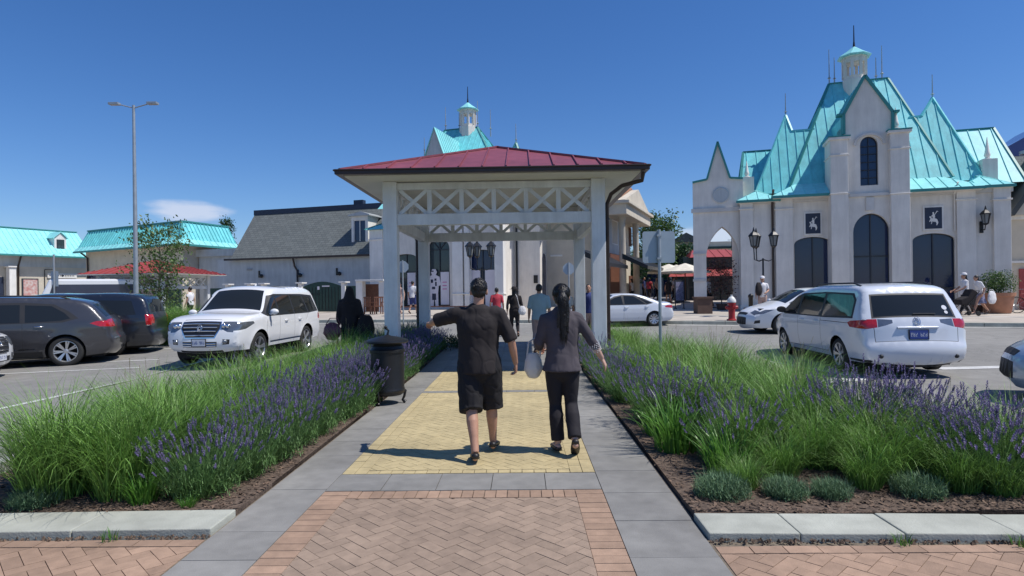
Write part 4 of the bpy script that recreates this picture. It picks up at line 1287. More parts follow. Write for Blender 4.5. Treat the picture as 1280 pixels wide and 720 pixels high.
def wheel_meshes(r, w, ns, rf):
    mt = Matrix.Rotation(-math.pi/2, 4, 'X')       # lathe axis z -> y (outside = +y)
    R_ = r*rf
    b = B()
    h = w/2
    lathe(b, [(R_, -h), (R_+.01, -h-.004), (r-.03, -h), (r-.008, -h+.02), (r, -h+.05), (r, h-.05), (r-.008, h-.02), (r-.03, h), (R_+.01, h+.004), (R_, h-.003), (R_, -h)], 40, mt=mt, close=False)
    bmesh.ops.recalc_face_normals(b, faces=b.faces)
    ty = mk(b, 'tyre'); ty.materials.append(M['rubber'])
    for p in ty.polygons: p.use_smooth = True
    ty.set_sharp_from_angle(angle=R(50))
    b = B()
    lathe(b, [(R_, h-.005), (R_-.012, h-.004), (R_-.022, h-.02), (R_-.024, -h+.02), (R_, -h+.02)], 40, mt=mt, close=False)
    for i in range(ns):
        a = 2*math.pi*i/ns
        for da in (-.11, .11):
            p0 = Vector((math.cos(a)*.04, h-.045, math.sin(a)*.04)); p1 = Vector((math.cos(a+da)*(R_-.012), h-.015, math.sin(a+da)*(R_-.012)))
            bar(b, p0, p1, .034, .03, up=(0, 1, 0))
    lathe(b, [(.055, h-.06), (.055, h-.03), (.035, h-.02)], 14, mt=mt)
    bmesh.ops.recalc_face_normals(b, faces=b.faces)
    ri = mk(b, 'rim'); ri.materials.append(M['alloy'])
    b = B()
    lathe(b, [(.12, -h+.02), (R_-.03, -h+.03), (R_-.03, -h+.04), (.16, -h+.06), (.05, .0)], 24, mt=mt)
    bmesh.ops.recalc_face_normals(b, faces=b.faces)
    hu = mk(b, 'brake_hub'); hu.materials.append(M['dark'])
    return ty, ri, hu

def sk(poly, k=.92):
    cx = sum(p[0] for p in poly)/len(poly); cz = sum(p[1] for p in poly)/len(poly)
    return [(cx+(p[0]-cx)*k, cz+(p[1]-cz)*(1-(1-k)*1.6)) for p in poly]

def strip_line(a, b, w=.009):
    a, b = Vector(a), Vector(b); d = (b-a).normalized(); n = Vector((-d.y, d.x))*w/2
    return [tuple(a-n), tuple(b-n), tuple(b+n), tuple(a+n)]

def spec_minivan():
    # long white minivan seen from behind
    side = [('glass', [(.62, 1.10), (1.32, 1.10), (1.50, 1.14), (1.02, 1.44), (.70, 1.53)]),
            ('glass', [(-.62, 1.10), (.54, 1.10), (.60, 1.54), (-.58, 1.58)]),
            ('glass', [(-2.02, 1.14), (-.72, 1.10), (-.68, 1.58), (-1.80, 1.55), (-1.95, 1.45)]),
            ('trim', [(-2.10, 1.10), (-.9, 1.07), (1.40, 1.07), (1.60, 1.11), (1.06, 1.48), (.6, 1.58), (-.6, 1.615), (-1.86, 1.59), (-2.03, 1.46)]),
            ('tail_light', [(-2.70, .90), (-2.02, .93), (-1.90, 1.01), (-2.02, 1.05), (-2.70, 1.10)]),
                        ('headlight', [(2.42, .72), (1.95, .86), (1.85, .93), (2.10, .92), (2.40, .80)]),
            ('gap', strip_line((.58, .32), (.58, 1.07))), ('gap', strip_line((-.66, .32), (-.66, 1.07))), ('gap', strip_line((1.52, .62), (1.50, 1.05))),
            ('gap', strip_line((-.66, 1.0), (-2.0, 1.0), .012)),
            ('gap', strip_line((-.95, .36), (1.18, .36), .01)),
            ('trim', [(-2.50, .26), (-1.90, .27), (-1.90, .31), (-2.50, .32)])]
    strip = [('glass', [(5.05, -.86), (5.93, -.92), (5.93, .92), (5.05, .86)], False),
             ('trim', [(4.95, -.90), (6.0, -.96), (6.0, .96), (4.95, .90)], False),
             ('glass', [(11.08, -.9), (11.92, -.93), (11.92, .93), (11.08, .9)], False),
             ('tail_light', [(3.85, .80), (4.85, .80), (4.95, 1.05), (3.75, 1.05)], True),
             ('clear', [(4.15, .50), (4.6, .50), (4.85, .79), (3.85, .79)], True),
             ('gap', [(2.9, -.88), (2.98, -.88), (2.98, .88), (2.9, .88)], False),
             ('gap', [(2.98, .868), (3.95, .868), (3.95, .88), (2.98, .88)], True),
             ('trim', [(.15, -.8), (.6, -.8), (.6, .8), (.15, .8)], False),
             ('grille', [(14.2, -.5), (15.2, -.45), (15.2, .45), (14.2, .5)], False)]
    return dict(W=1.98, H=1.76, belt=1.06, tum=.34, sill=.24, wr=.335, axles=[1.56, -1.47], side=side, strip=strip,
                prof=[(-2.42, .26), (-2.53, .33), (-2.55, .56), (-2.50, .66), (-2.46, .98), (-2.41, 1.10), (-2.18, 1.56), (-2.11, 1.66), (-1.92, 1.72), (-.9, 1.755), (.2, 1.73), (.85, 1.60), (1.75, 1.10), (2.05, 1.0), (2.35, .88), (2.5, .72), (2.54, .45), (2.45, .24)],
                bulge=[.10, .12, .12, .11, .10, .09, .04, .05, .03, .035, .035, .09, .12, .10, .12, .15, .14, .08],
                mirror=(1.32, 1.13), mirror_mat='plastic', handles=[(.30, .98), (-.45, .98)], rails=(-1.85, .35, 0), xf=1.3, tf=.2, tr=.05, xr=-1.9,
                plates=[('licence_plate', 3.42, 0, .33, .16, 'plate_b'), ('rear_wiper', 5.12, -.2, .42, .018, 'plastic')], badge=[(4.35, 0, .085)], spokes=7)

def spec_suv():
    # big white off-roader seen from the front
    side = [('glass', [(.50, 1.18), (1.08, 1.20), (1.18, 1.23), (.72, 1.62), (.52, 1.67)]),
            ('glass', [(-.42, 1.18), (.42, 1.18), (.44, 1.68), (-.40, 1.69)]),
            ('glass', [(-1.38, 1.20), (-.50, 1.18), (-.48, 1.69), (-1.22, 1.66)]),
            ('glass', [(-2.12, 1.24), (-1.46, 1.20), (-1.30, 1.66), (-1.92, 1.62)]),
            ('trim', [(-2.2, 1.20), (-1.4, 1.16), (1.16, 1.16), (1.32, 1.22), (.76, 1.68), (.5, 1.73), (-1.2, 1.72), (-1.98, 1.68)]),
            ('chrome', strip_line((-.95, .50), (.98, .50), .045)),
            ('headlight', [(2.70, .84), (2.2, .90), (1.86, 1.02), (1.90, 1.07), (2.18, 1.07), (2.70, 1.04)]),
            ('tail_light', [(-2.4, .95), (-2.15, .97), (-2.18, 1.15), (-2.36, 1.15)]),
            ('gap', strip_line((1.22, .45), (1.20, 1.14))), ('gap', strip_line((.46, .42), (.46, 1.16))), ('gap', strip_line((-.46, .42), (-.46, 1.16))), ('gap', strip_line((-1.25, .98), (-1.42, 1.16)))]
    strip = [('glass', [(9.12, -.90), (9.94, -.93), (9.94, .93), (9.12, .90)], False),
             ('sunroof', [(7.6, -.55), (8.7, -.55), (8.7, .55), (7.6, .55)], False),
             ('headlight', [(13.35, .64), (13.1, 1.05), (14.45, 1.05), (14.45, .84), (14.15, .64)], True),
             ('grille', [(13.45, -.56), (14.1, -.60), (14.95, -.46), (14.95, .46), (14.1, .60), (13.45, .56)], False),
             ('chrome', [(13.36, -.59), (14.1, -.63), (15.03, -.49), (15.03, .49), (14.1, .63), (13.36, .59)], False),
             ('grille', [(15.4, -.56), (15.95, -.56), (15.95, .56), (15.4, .56)], False),
             ('trim', [(15.1, .72), (15.15, .93), (15.7, .93), (15.7, .74)], True),
             ('gap', [(13.05, -.56), (13.12, -.56), (13.12, .56), (13.05, .56)], False),
             ('glass', [(5.1, -.85), (5.9, -.9), (5.9, .9), (5.1, .85)], False),
             ('trim', [(16.5, -.7), (16.95, -.7), (16.95, .7), (16.5, .7)], False)]
    return dict(W=1.99, H=1.88, belt=1.14, tum=.30, sill=.40, wr=.395, archgap=.07, axles=[1.56, -1.29], side=side, strip=strip,
                prof=[(-2.38, .42), (-2.46, .5), (-2.48, .72), (-2.42, .8), (-2.38, 1.12), (-2.34, 1.2), (-2.14, 1.74), (-2.0, 1.84), (-.4, 1.90), (.50, 1.85), (1.20, 1.27), (1.36, 1.25), (2.0, 1.20), (2.32, 1.10), (2.44, .94), (2.48, .70), (2.48, .5), (2.38, .40)],
                bulge=[.06, .08, .08, .06, .06, .06, .04, .03, .035, .06, .08, .05, .05, .07, .09, .10, .10, .08],
                mirror=(1.02, 1.22), handles=[(.10, 1.02), (-.78, 1.02)], xf=1.7, tf=.13, tr=.06, rr=.10,
                plates=[('licence_plate', 15.5, 0, .32, .16, 'plate_w')], badge=[(14.1, 0, .085)], spokes=5)

def spec_crossover():
    side = [('glass', [(.45, 1.08), (1.12, 1.09), (1.25, 1.12), (.75, 1.46), (.50, 1.50)]),
            ('glass', [(-.55, 1.08), (.37, 1.08), (.42, 1.51), (-.52, 1.51)]),
            ('glass', [(-1.55, 1.16), (-1.35, 1.11), (-.65, 1.08), (-.62, 1.50), (-1.15, 1.47), (-1.42, 1.30)]),
            ('trim', [(-1.72, 1.16), (-1.4, 1.07), (1.15, 1.05), (1.40, 1.10), (.8, 1.50), (.4, 1.55), (-.6, 1.56), (-1.2, 1.51), (-1.5, 1.34)]),
            ('tail_light', [(-2.7, .92), (-2.15, .95), (-1.95, 1.03), (-2.08, 1.08), (-2.7, 1.10)]),
            ('cladding', [(-1.0, .24), (1.1, .24), (1.05, .38), (-.98, .38)]),
            ('chrome', strip_line((-.85, .44), (.95, .44), .03)),
            ('headlight', [(2.35, .78), (1.85, .88), (1.9, .97), (2.3, .93)]),
            ('gap', strip_line((.41, .4), (.41, 1.05))), ('gap', strip_line((-.6, .4), (-.6, 1.07))), ('gap', strip_line((1.3, .5), (1.28, 1.05)))]
    strip = [('glass', [(5.1, -.86), (5.92, -.92), (5.92, .92), (5.1, .86)], False),
             ('tail_light', [(3.6, .62), (4.6, .58), (4.8, 1.05), (3.6, 1.05)], True),
             ('chrome', [(2.1, .45), (2.3, .45), (2.3, .95), (2.1, .95)], True),
             ('glass', [(9.1, -.9), (9.92, -.93), (9.92, .93), (9.1, .9)], False),
             ('grille', [(12.5, -.5), (13.5, -.45), (13.5, .45), (12.5, .5)], False)]
    return dict(W=1.88, H=1.69, belt=1.05, tum=.36, sill=.24, wr=.365, axles=[1.44, -1.45], side=side, strip=strip,
                prof=[(-2.30, .28), (-2.42, .42), (-2.44, .62), (-2.38, .76), (-2.34, 1.03), (-2.26, 1.12), (-1.92, 1.50), (-1.75, 1.58), (-.5, 1.68), (.4, 1.64), (1.38, 1.10), (1.7, 1.05), (2.2, .98), (2.38, .82), (2.44, .5), (2.35, .26)],
                bulge=[.08, .10, .10, .08, .09, .09, .05, .03, .03, .05, .10, .08, .10, .12, .12, .08],
                mirror=(1.12, 1.12), handles=[(.02, .98), (-.92, .98)], handle_mat='chrome', rails=(-1.5, .2, 0), spokes=7, xf=1.4)

def spec_darkvan():
    side = [('glass', [(.55, 1.12), (1.25, 1.12), (1.4, 1.15), (.92, 1.50), (.62, 1.56)]),
            ('glass', [(-.62, 1.10), (.38, 1.12), (.44, 1.58), (-.60, 1.60)]),
            ('glass', [(-2.12, 1.16), (-.74, 1.10), (-.70, 1.60), (-1.98, 1.56)]),
            ('tail_light', [(-2.80, .86), (-2.38, .86), (-2.34, 1.16), (-2.8, 1.16)]),
            ('cladding', [(-1.1, .26), (1.15, .26), (1.15, .34), (-1.1, .34)]),
            ('headlight', [(2.4, .72), (1.95, .84), (1.95, .92), (2.38, .84)]),
            ('gap', strip_line((.48, .36), (.48, 1.1))), ('gap', strip_line((-.68, .36), (-.68, 1.08))), ('gap', strip_line((-.7, 1.04), (-2.2, 1.04), .014))]
    strip = [('glass', [(5.1, -.86), (5.92, -.9), (5.92, .9), (5.1, .86)], False),
             ('tail_light', [(3.5, .82), (4.95, .82), (4.95, 1.05), (3.5, 1.05)], True),
             ('glass', [(9.1, -.9), (9.92, -.93), (9.92, .93), (9.1, .9)], False),
             ('grille', [(12.5, -.5), (13.5, -.45), (13.5, .45), (12.5, .5)], False)]
    return dict(W=1.98, H=1.76, belt=1.09, tum=.30, sill=.26, wr=.345, axles=[1.60, -1.48], side=side, strip=strip,
                prof=[(-2.45, .28), (-2.55, .42), (-2.56, .62), (-2.50, .74), (-2.50, 1.06), (-2.46, 1.16), (-2.28, 1.62), (-2.12, 1.70), (-.6, 1.76), (.65, 1.70), (1.62, 1.12), (1.95, 1.04), (2.3, .92), (2.46, .74), (2.52, .5), (2.42, .26)],
                bulge=[.08, .10, .10, .08, .07, .06, .04, .03, .03, .05, .10, .08, .10, .12, .12, .08],
                mirror=(1.25, 1.15), handles=[(.2, 1.0), (-.5, 1.0)], spokes=7, rimfrac=.72)

def spec_sedan():
    side = [('glass', [(.10, .97), (.92, .98), (1.02, 1.0), (.42, 1.28), (.14, 1.35)]),
            ('glass', [(-.92, .99), (.02, .97), (.04, 1.36), (-.42, 1.33)]),
            ('glass', [(-1.20, 1.04), (-1.0, .99), (-.58, 1.28), (-.72, 1.22)]),
            ('trim', [(-1.30, 1.02), (-1.0, .95), (.95, .94), (1.16, .98), (.45, 1.33), (.1, 1.40), (-.45, 1.38), (-.8, 1.25)]),
            ('headlight', [(2.6, .56), (1.95, .66), (1.62, .79), (1.85, .785), (2.6, .72)]),
            ('trim', [(2.22, .34), (2.05, .36), (2.05, .46), (2.2, .44)]),
            ('tail_light', [(-2.2, .78), (-1.85, .82), (-1.80, .88), (-1.95, .92), (-2.18, .92)]),
            ('gap', strip_line((.06, .32), (.06, .95))), ('gap', strip_line((-.88, .62), (-.95, .96))), ('gap', strip_line((1.08, .5), (1.08, .92))),
            ('cladding', [(-.95, .2), (.95, .2), (.95, .245), (-.95, .245)])]
    strip = [('glass', [(5.4, -.88), (6.9, -.9), (6.9, .9), (5.4, .88)], False),
             ('glass', [(9.1, -.9), (9.93, -.93), (9.93, .93), (9.1, .9)], False),
             ('tail_light', [(3.2, .55), (3.9, .55), (3.9, .97), (3.2, .97)], True),
             ('headlight', [(12.1, .66), (12.8, .64), (12.9, 1.05), (12.0, 1.05)], True),
             ('grille', [(12.85, -.55), (13.15, -.5), (13.15, .5), (12.85, .55)], False),
             ('grille', [(13.5, -.6), (14.3, -.55), (14.3, .55), (13.5, .6)], False)]
    return dict(W=1.78, H=1.44, belt=.94, tum=.40, sill=.20, wr=.315, axles=[1.36, -1.32], side=side, strip=strip, ww=.205,
                prof=[(-2.15, .24), (-2.26, .38), (-2.28, .58), (-2.22, .72), (-2.18, .96), (-1.68, 1.02), (-1.35, 1.16), (-.72, 1.38), (-.1, 1.44), (.38, 1.38), (1.28, .94), (1.7, .84), (2.02, .72), (2.2, .58), (2.27, .38), (2.18, .20)],
                bulge=[.08, .10, .10, .08, .07, .08, .08, .04, .03, .06, .10, .08, .12, .15, .14, .08],
                mirror=(.92, .98), handles=[(-.05, .86), (-.98, .88)], spokes=9, rimfrac=.70, xf=1.1, tf=.2)

def louvres(root, C, k0, k1, t0, t1, n, m='chrome'):
    """horizontal chrome bars across a grille"""
    for i in range(n):
        k = k0+(k1-k0)*(i+.5)/n; hw = t0+(t1-t0)*(i+.5)/n
        b = B(); pts = []
        for j in range(13):
            t = -hw+2*hw*j/12; pts.append(C.P(k, t)+C.N(k, t)*.006)
        tube(b, pts, .015, 6); obj('grille_bar', b, m, root, 60)

def build_cars():
    random.seed(12)
    # white minivan, rear towards the camera
    r, C, put = make_car('minivan', 'long white minivan driving away on the right, tinted rear window catching the sun', 'car_pearl', spec_minivan(), (0, 0, 0), 0, 'minivan', .935)
    p = Vector((7.27, 13.35)); r.location = (p.x, p.y, gz(p.x, p.y)); r.rotation_euler = (0, 0, R(90-3.5))
    b = B()
    for sy in (-1, 1):
        q = C.P(1.35, sy*.84); n_ = C.N(1.35, sy*.84); bmesh.ops.create_uvsphere(b, u_segments=12, v_segments=6, radius=.042, matrix=Matrix.Translation(q))
    obj('rear_reflector', b, 'plastic', r, 60)
    b = B(); tube(b, [(-2.35, .55, .24), (-2.58, .55, .22)], .035, 10); obj('exhaust_pipe', b, 'galv', r, 60)
    b = B()
    pts = [C.P(3.8, t)+C.N(3.8, t)*.008 for t in [x/10*.42 for x in range(-10, 11)]]
    tube(b, pts, .022, 8); obj('tailgate_trim', b, 'car_pearl', r, 60)
    q = C.P(5.4, -.74)+C.N(5.4, -.74)*.004; n_ = C.N(5.4, -.74).to_track_quat('Z', 'Y').to_matrix().to_4x4(); n_.translation = q
    b = B(); 
    for dx, dy, rr in ((0, 0, .05), (.0, -.1, .035)): lathe(b, [(rr, 0), (rr, .002)], 14, mt=n_ @ Matrix.Translation((dx, dy, 0)))
    obj('window_sticker', b, 'plate_w', r)
    # white off-roader, front towards the camera
    r, C, put = make_car('suv', 'big white off-road suv with chrome grille facing the camera on the left', 'car_white', spec_suv(), (0, 0, 0), 0, 'suv', .93)
    p = Vector((-6.66, 16.0)); r.location = (p.x, p.y, gz(p.x, p.y)); r.rotation_euler = (0, 0, R(-90-4.5))
    louvres(r, C, 13.45, 14.95, .56, .47, 4); louvres(r, C, 15.42, 15.93, .54, .54, 2)
    b = B()
    for sy in (-1, 1):
        q = C.P(15.4, sy*.80); bmesh.ops.create_uvsphere(b, u_segments=12, v_segments=8, radius=.06, matrix=Matrix.Translation(q))
    obj('fog_light', b, 'clearlens', r, 60)
    for sy in (-1, 1):
        for t in (.70, .82):
            b = B(); q = C.P(13.85, sy*t); bmesh.ops.create_uvsphere(b, u_segments=14, v_segments=8, radius=.058, matrix=Matrix.Translation(q)); obj('headlight_bulb', b, 'chrome', r, 60)
    b = B(); q = C.P(8.3, .0); tube(b, [q, q+Vector((-.1, 0, .07))], [.035, .008], 6); obj('antenna', b, 'car_white', r, 60)
    # dark grey crossover, side towards the camera
    r, C, put = make_car('crossover', 'dark grey crossover parked side on at the left with chrome door handles', 'car_grey', spec_crossover(), (0, 0, 0), 0, 'car', 1.0)
    a = R(180+23); h = Vector((math.cos(a), math.sin(a)))
    near = Vector((-10.0, 15.45)); side = Vector((-h.y, h.x))     # side = left of heading
    c = near+h*2.36+Vector((h.y, -h.x))*.94
    r.location = (c.x, c.y, gz(c.x, c.y)); r.rotation_euler = (0, 0, a)
    # near-black minivan behind it
    r, C, put = make_car('minivan', 'near black minivan parked behind the dark grey crossover', 'car_dark', spec_darkvan(), (0, 0, 0), 0, 'minivan', .97)
    a = R(180+15); h = Vector((math.cos(a), math.sin(a)))
    c = Vector((-10.05, 17.35))+h*2.45+Vector((h.y, -h.x))*.95
    r.location = (c.x, c.y, gz(c.x, c.y)); r.rotation_euler = (0, 0, a)
    # white car cut by the left edge
    r, C, put = make_car('parked_car', 'white car of which only the nose shows at the left edge of the photo', 'car_white', spec_suv(), (0, 0, 0), 0, 'car', .86)
    a = R(15); h = Vector((math.cos(a), math.sin(a)))
    c = Vector((-10.95, 13.35))-h*2.08-Vector((-h.y, h.x))*.3
    r.location = (c.x, c.y, gz(c.x, c.y)-.02); r.rotation_euler = (0, 0, a); louvres(r, C, 13.45, 14.95, .56, .47, 4)
    # white compact seen from its left front
    r, C, put = make_car('compact_car', 'white compact car with many-spoked rims half hidden by the white minivan', 'car_white', spec_sedan(), (0, 0, 0), 0, 'car', 1.0)
    a = R(180+3); h = Vector((math.cos(a), math.sin(a)))
    c = Vector((7.62, 19.6))-h*2.25
    r.location = (c.x, c.y+.9, gz(c.x, c.y)); r.rotation_euler = (0, 0, a)
    # pale saloon behind the grass
    r, C, put = make_car('saloon_car', 'pale silver saloon car passing behind the traffic sign post', 'car_pearl', spec_sedan(), (0, 0, 0), 0, 'car', 1.0)
    a = R(180+8); h = Vector((math.cos(a), math.sin(a)))
    c = Vector((4.15, 24.2)); r.scale = (.86,)*3; 
    r.location = (c.x, c.y, gz(c.x, c.y)); r.rotation_euler = (0, 0, a)
    # silver car cut by the right edge
    r, C, put = make_car('saloon_car', 'silver blue car whose nose enters at the right edge of the photo', 'car_silver', spec_sedan(), (0, 0, 0), 0, 'car', 1.04)
    a = R(152); h = Vector((math.cos(a), math.sin(a)))
    c = Vector((7.3, 9.0))-h*2.3
    r.location = (c.x, c.y, gz(c.x, c.y)); r.rotation_euler = (0, 0, a)
    # minibus far left
    r = empty('minibus', tuple(gx(112, 28.5)), R(212), 'white roofed minibus with a dark navy window band parked behind the dark cars', 'minibus')
    b = B(); prism(b, [(-1.9, .45), (1.7, .45), (2.0, .9), (1.7, 1.55), (1.4, 2.3), (-1.9, 2.3)], -.95, .95); obj('body', b, 'car_white', r, bevel=.08)
    b = B(); prism(b, [(-1.8, 1.25), (1.5, 1.25), (1.28, 2.06), (-1.8, 2.06)], -.965, -.952); prism(b, [(-1.8, 1.25), (1.5, 1.25), (1.28, 2.06), (-1.8, 2.06)], .952, .965); obj('window', b, 'navyvan', r)
    b = B(); prism(b, [(-1.88, .5), (1.8, .5), (1.8, 1.2), (-1.88, 1.2)], -.962, -.953); prism(b, [(-1.88, .5), (1.8, .5), (1.8, 1.2), (-1.88, 1.2)], .953, .962); obj('side_panel', b, 'navyvan', r)
    ty, ri, hu = wheel_meshes(.35, .22, 6, .65)
    for x in (-1.2, 1.2):
        for sy in (-1, 1):
            w = bpy.data.objects.new('wheel', hu); link(w, r); w.location = (x, sy*.84, .35); w.rotation_euler = (0, 0, 0 if sy > 0 else math.pi)
            link(bpy.data.objects.new('tyre', ty), w); link(bpy.data.objects.new('rim', ri), w)

    e = empty('display_board', tuple(gx(176, 29)), R(0), 'white framed display board with pictures left of the small pavilion', 'display board')
    b = B(); box(b, -.8, .8, -.05, .05, 1.0, 2.45); box(b, -.75, -.65, -.04, .04, 0, .999); box(b, .65, .75, -.04, .04, 0, .999); obj('frame', b, 'wpaint', e, bevel=.01)
    for x in (-.38, .38): b = B(); box(b, x-.32, x+.32, -.06, -.051, 1.1, 2.35); obj('picture', b, 'poster', e)
# ================================================================= people
def loft(bm, pts, rad, n=14, lat=(1, 0, 0), roundend=(True, True)):
    """pts with elliptical sections (a along lat, b across), rounded ends"""
    pts = [Vector(p) for p in pts]; rad = [(r, r) if not isinstance(r, (tuple, list)) else r for r in rad]
    P = []; Rr = []
    def ext(i, sgn):
        d = (pts[i]-pts[i+sgn]).normalized(); m = min(rad[i])
        return [(pts[i]+d*m*f, (rad[i][0]*g, rad[i][1]*g)) for f, g in ((.55, .82), (.9, .42))]
    if roundend[0]: 
        for p, r in reversed(ext(0, 1)): P.append(p); Rr.append(r)
    P += pts; Rr += rad
    if roundend[1]:
        for p, r in ext(-1, -1): P.append(p); Rr.append(r)
    rings = []; lat = Vector(lat)
    for i, p in enumerate(P):
        d = (P[min(i+1, len(P)-1)]-P[max(i-1, 0)]).normalized()
        s = lat-d*lat.dot(d)
        if s.length < .15: s = Vector((0, 0, 1))-d*d.z
        s.normalize(); u = d.cross(s)
        rings.append([bm.verts.new(p+s*math.cos(2*math.pi*k/n)*Rr[i][0]+u*math.sin(2*math.pi*k/n)*Rr[i][1]) for k in range(n)])
    for a, b in zip(rings, rings[1:]):
        for k in range(n): bm.faces.new((a[k], a[(k+1) % n], b[(k+1) % n], b[k]))
    bm.faces.new(rings[0][::-1]); bm.faces.new(rings[-1])

def ell(bm, c, r, mt=None, sub=2):
    m = Matrix.Translation(c)
    if mt: m = m @ mt
    bmesh.ops.create_icosphere(bm, subdivisions=sub, radius=1, matrix=m @ Matrix.Diagonal((r[0], r[1], r[2], 1)))

def remesh(bm, vox, name, smooth=6, fac=.5):
    me = bpy.data.meshes.new('tmp'); bmesh.ops.recalc_face_normals(bm, faces=bm.faces); bm.to_mesh(me); bm.free()
    o = bpy.data.objects.new('tmp', me); COL.objects.link(o)
    r = o.modifiers.new('r', 'REMESH'); r.mode = 'VOXEL'; r.voxel_size = vox
    s = o.modifiers.new('s', 'SMOOTH'); s.factor = fac; s.iterations = smooth
    dg = bpy.context.evaluated_depsgraph_get(); dg.update()
    out = bpy.data.meshes.new_from_object(o.evaluated_get(dg)); out.name = name
    bpy.data.objects.remove(o); bpy.data.meshes.remove(me)
    for p in out.polygons: p.use_smooth = True
    return out

def wrinkle(me, amp, f=14.0, seed=0.0, stretch=(1, 1, .45)):
    from mathutils import noise
    nn = [v.normal.copy() for v in me.vertices]
    for v, n in zip(me.vertices, nn):
        p = Vector((v.co.x*f*stretch[0]+seed, v.co.y*f*stretch[1], v.co.z*f*stretch[2]))
        k = noise.noise(p)*.65+noise.noise(p*2.1)*.35
        c = noise.noise(Vector((v.co.x*f*.8+seed*3+k, v.co.y*f*.8, v.co.z*f*.75+v.co.x*f*.5)))
        v.co += n*(amp*k-amp*.22*max(0, 1-abs(c)*4)**2)

DEF = dict(pelvis=(0, 0, .94), chest=(0, 0, 1.28), neck=(0, -.01, 1.46), head=(0, .02, 1.615), look=0.0,
           shL=(-.185, 0, 1.40), elL=(-.245, -.02, 1.12), wrL=(-.265, .06, .88),
           shR=(.185, 0, 1.40), elR=(.245, -.02, 1.12), wrR=(.265, .06, .88),
           hipL=(-.09, 0, .90), knL=(-.10, .04, .49), anL=(-.10, -.05, .09), toeL=None, hipR=(.09, 0, .90), knR=(.10, .02, .49), anR=(.10, .02, .09), toeR=None, sw=1.0, belly=1.0)

def hand(bm, w, d, palmn, side, s=1.0, curl=.35):
    """w wrist, d direction, palmn palm normal; palm, four fingers of different lengths and a thumb"""
    w = Vector(w); d = Vector(d).normalized(); n = (Vector(palmn)-d*Vector(palmn).dot(d)).normalized(); l = d.cross(n)*side
    loft(bm, [w-d*.01, w+d*.03, w+d*.085*s], [(.024*s, .018*s), (.036*s, .017*s), (.038*s, .014*s)], 10, lat=l)
    for i, (off, L) in enumerate(((-.029, .066), (-.010, .078), (.010, .072), (.028, .056))):
        r = w+d*.075*s+l*off*s; p = [r]; a = .12
        for k, seg in enumerate((.42, .33, .25)):
            a += curl*(.7+.25*k)
            p.append(p[-1]+(d*math.cos(a)+n*math.sin(a)+l*off*1.2)*L*seg*s)
        loft(bm, p, [.0095*s, .009*s, .008*s, .0068*s], 7, lat=l)
    r = w+d*.025*s-l*.026*s
    loft(bm, [r, r+(d*.6-l*.75+n*.2)*.035*s, r+(d*.95-l*.35+n*.45)*.066*s], [.013*s, .011*s, .0085*s], 7, lat=l)

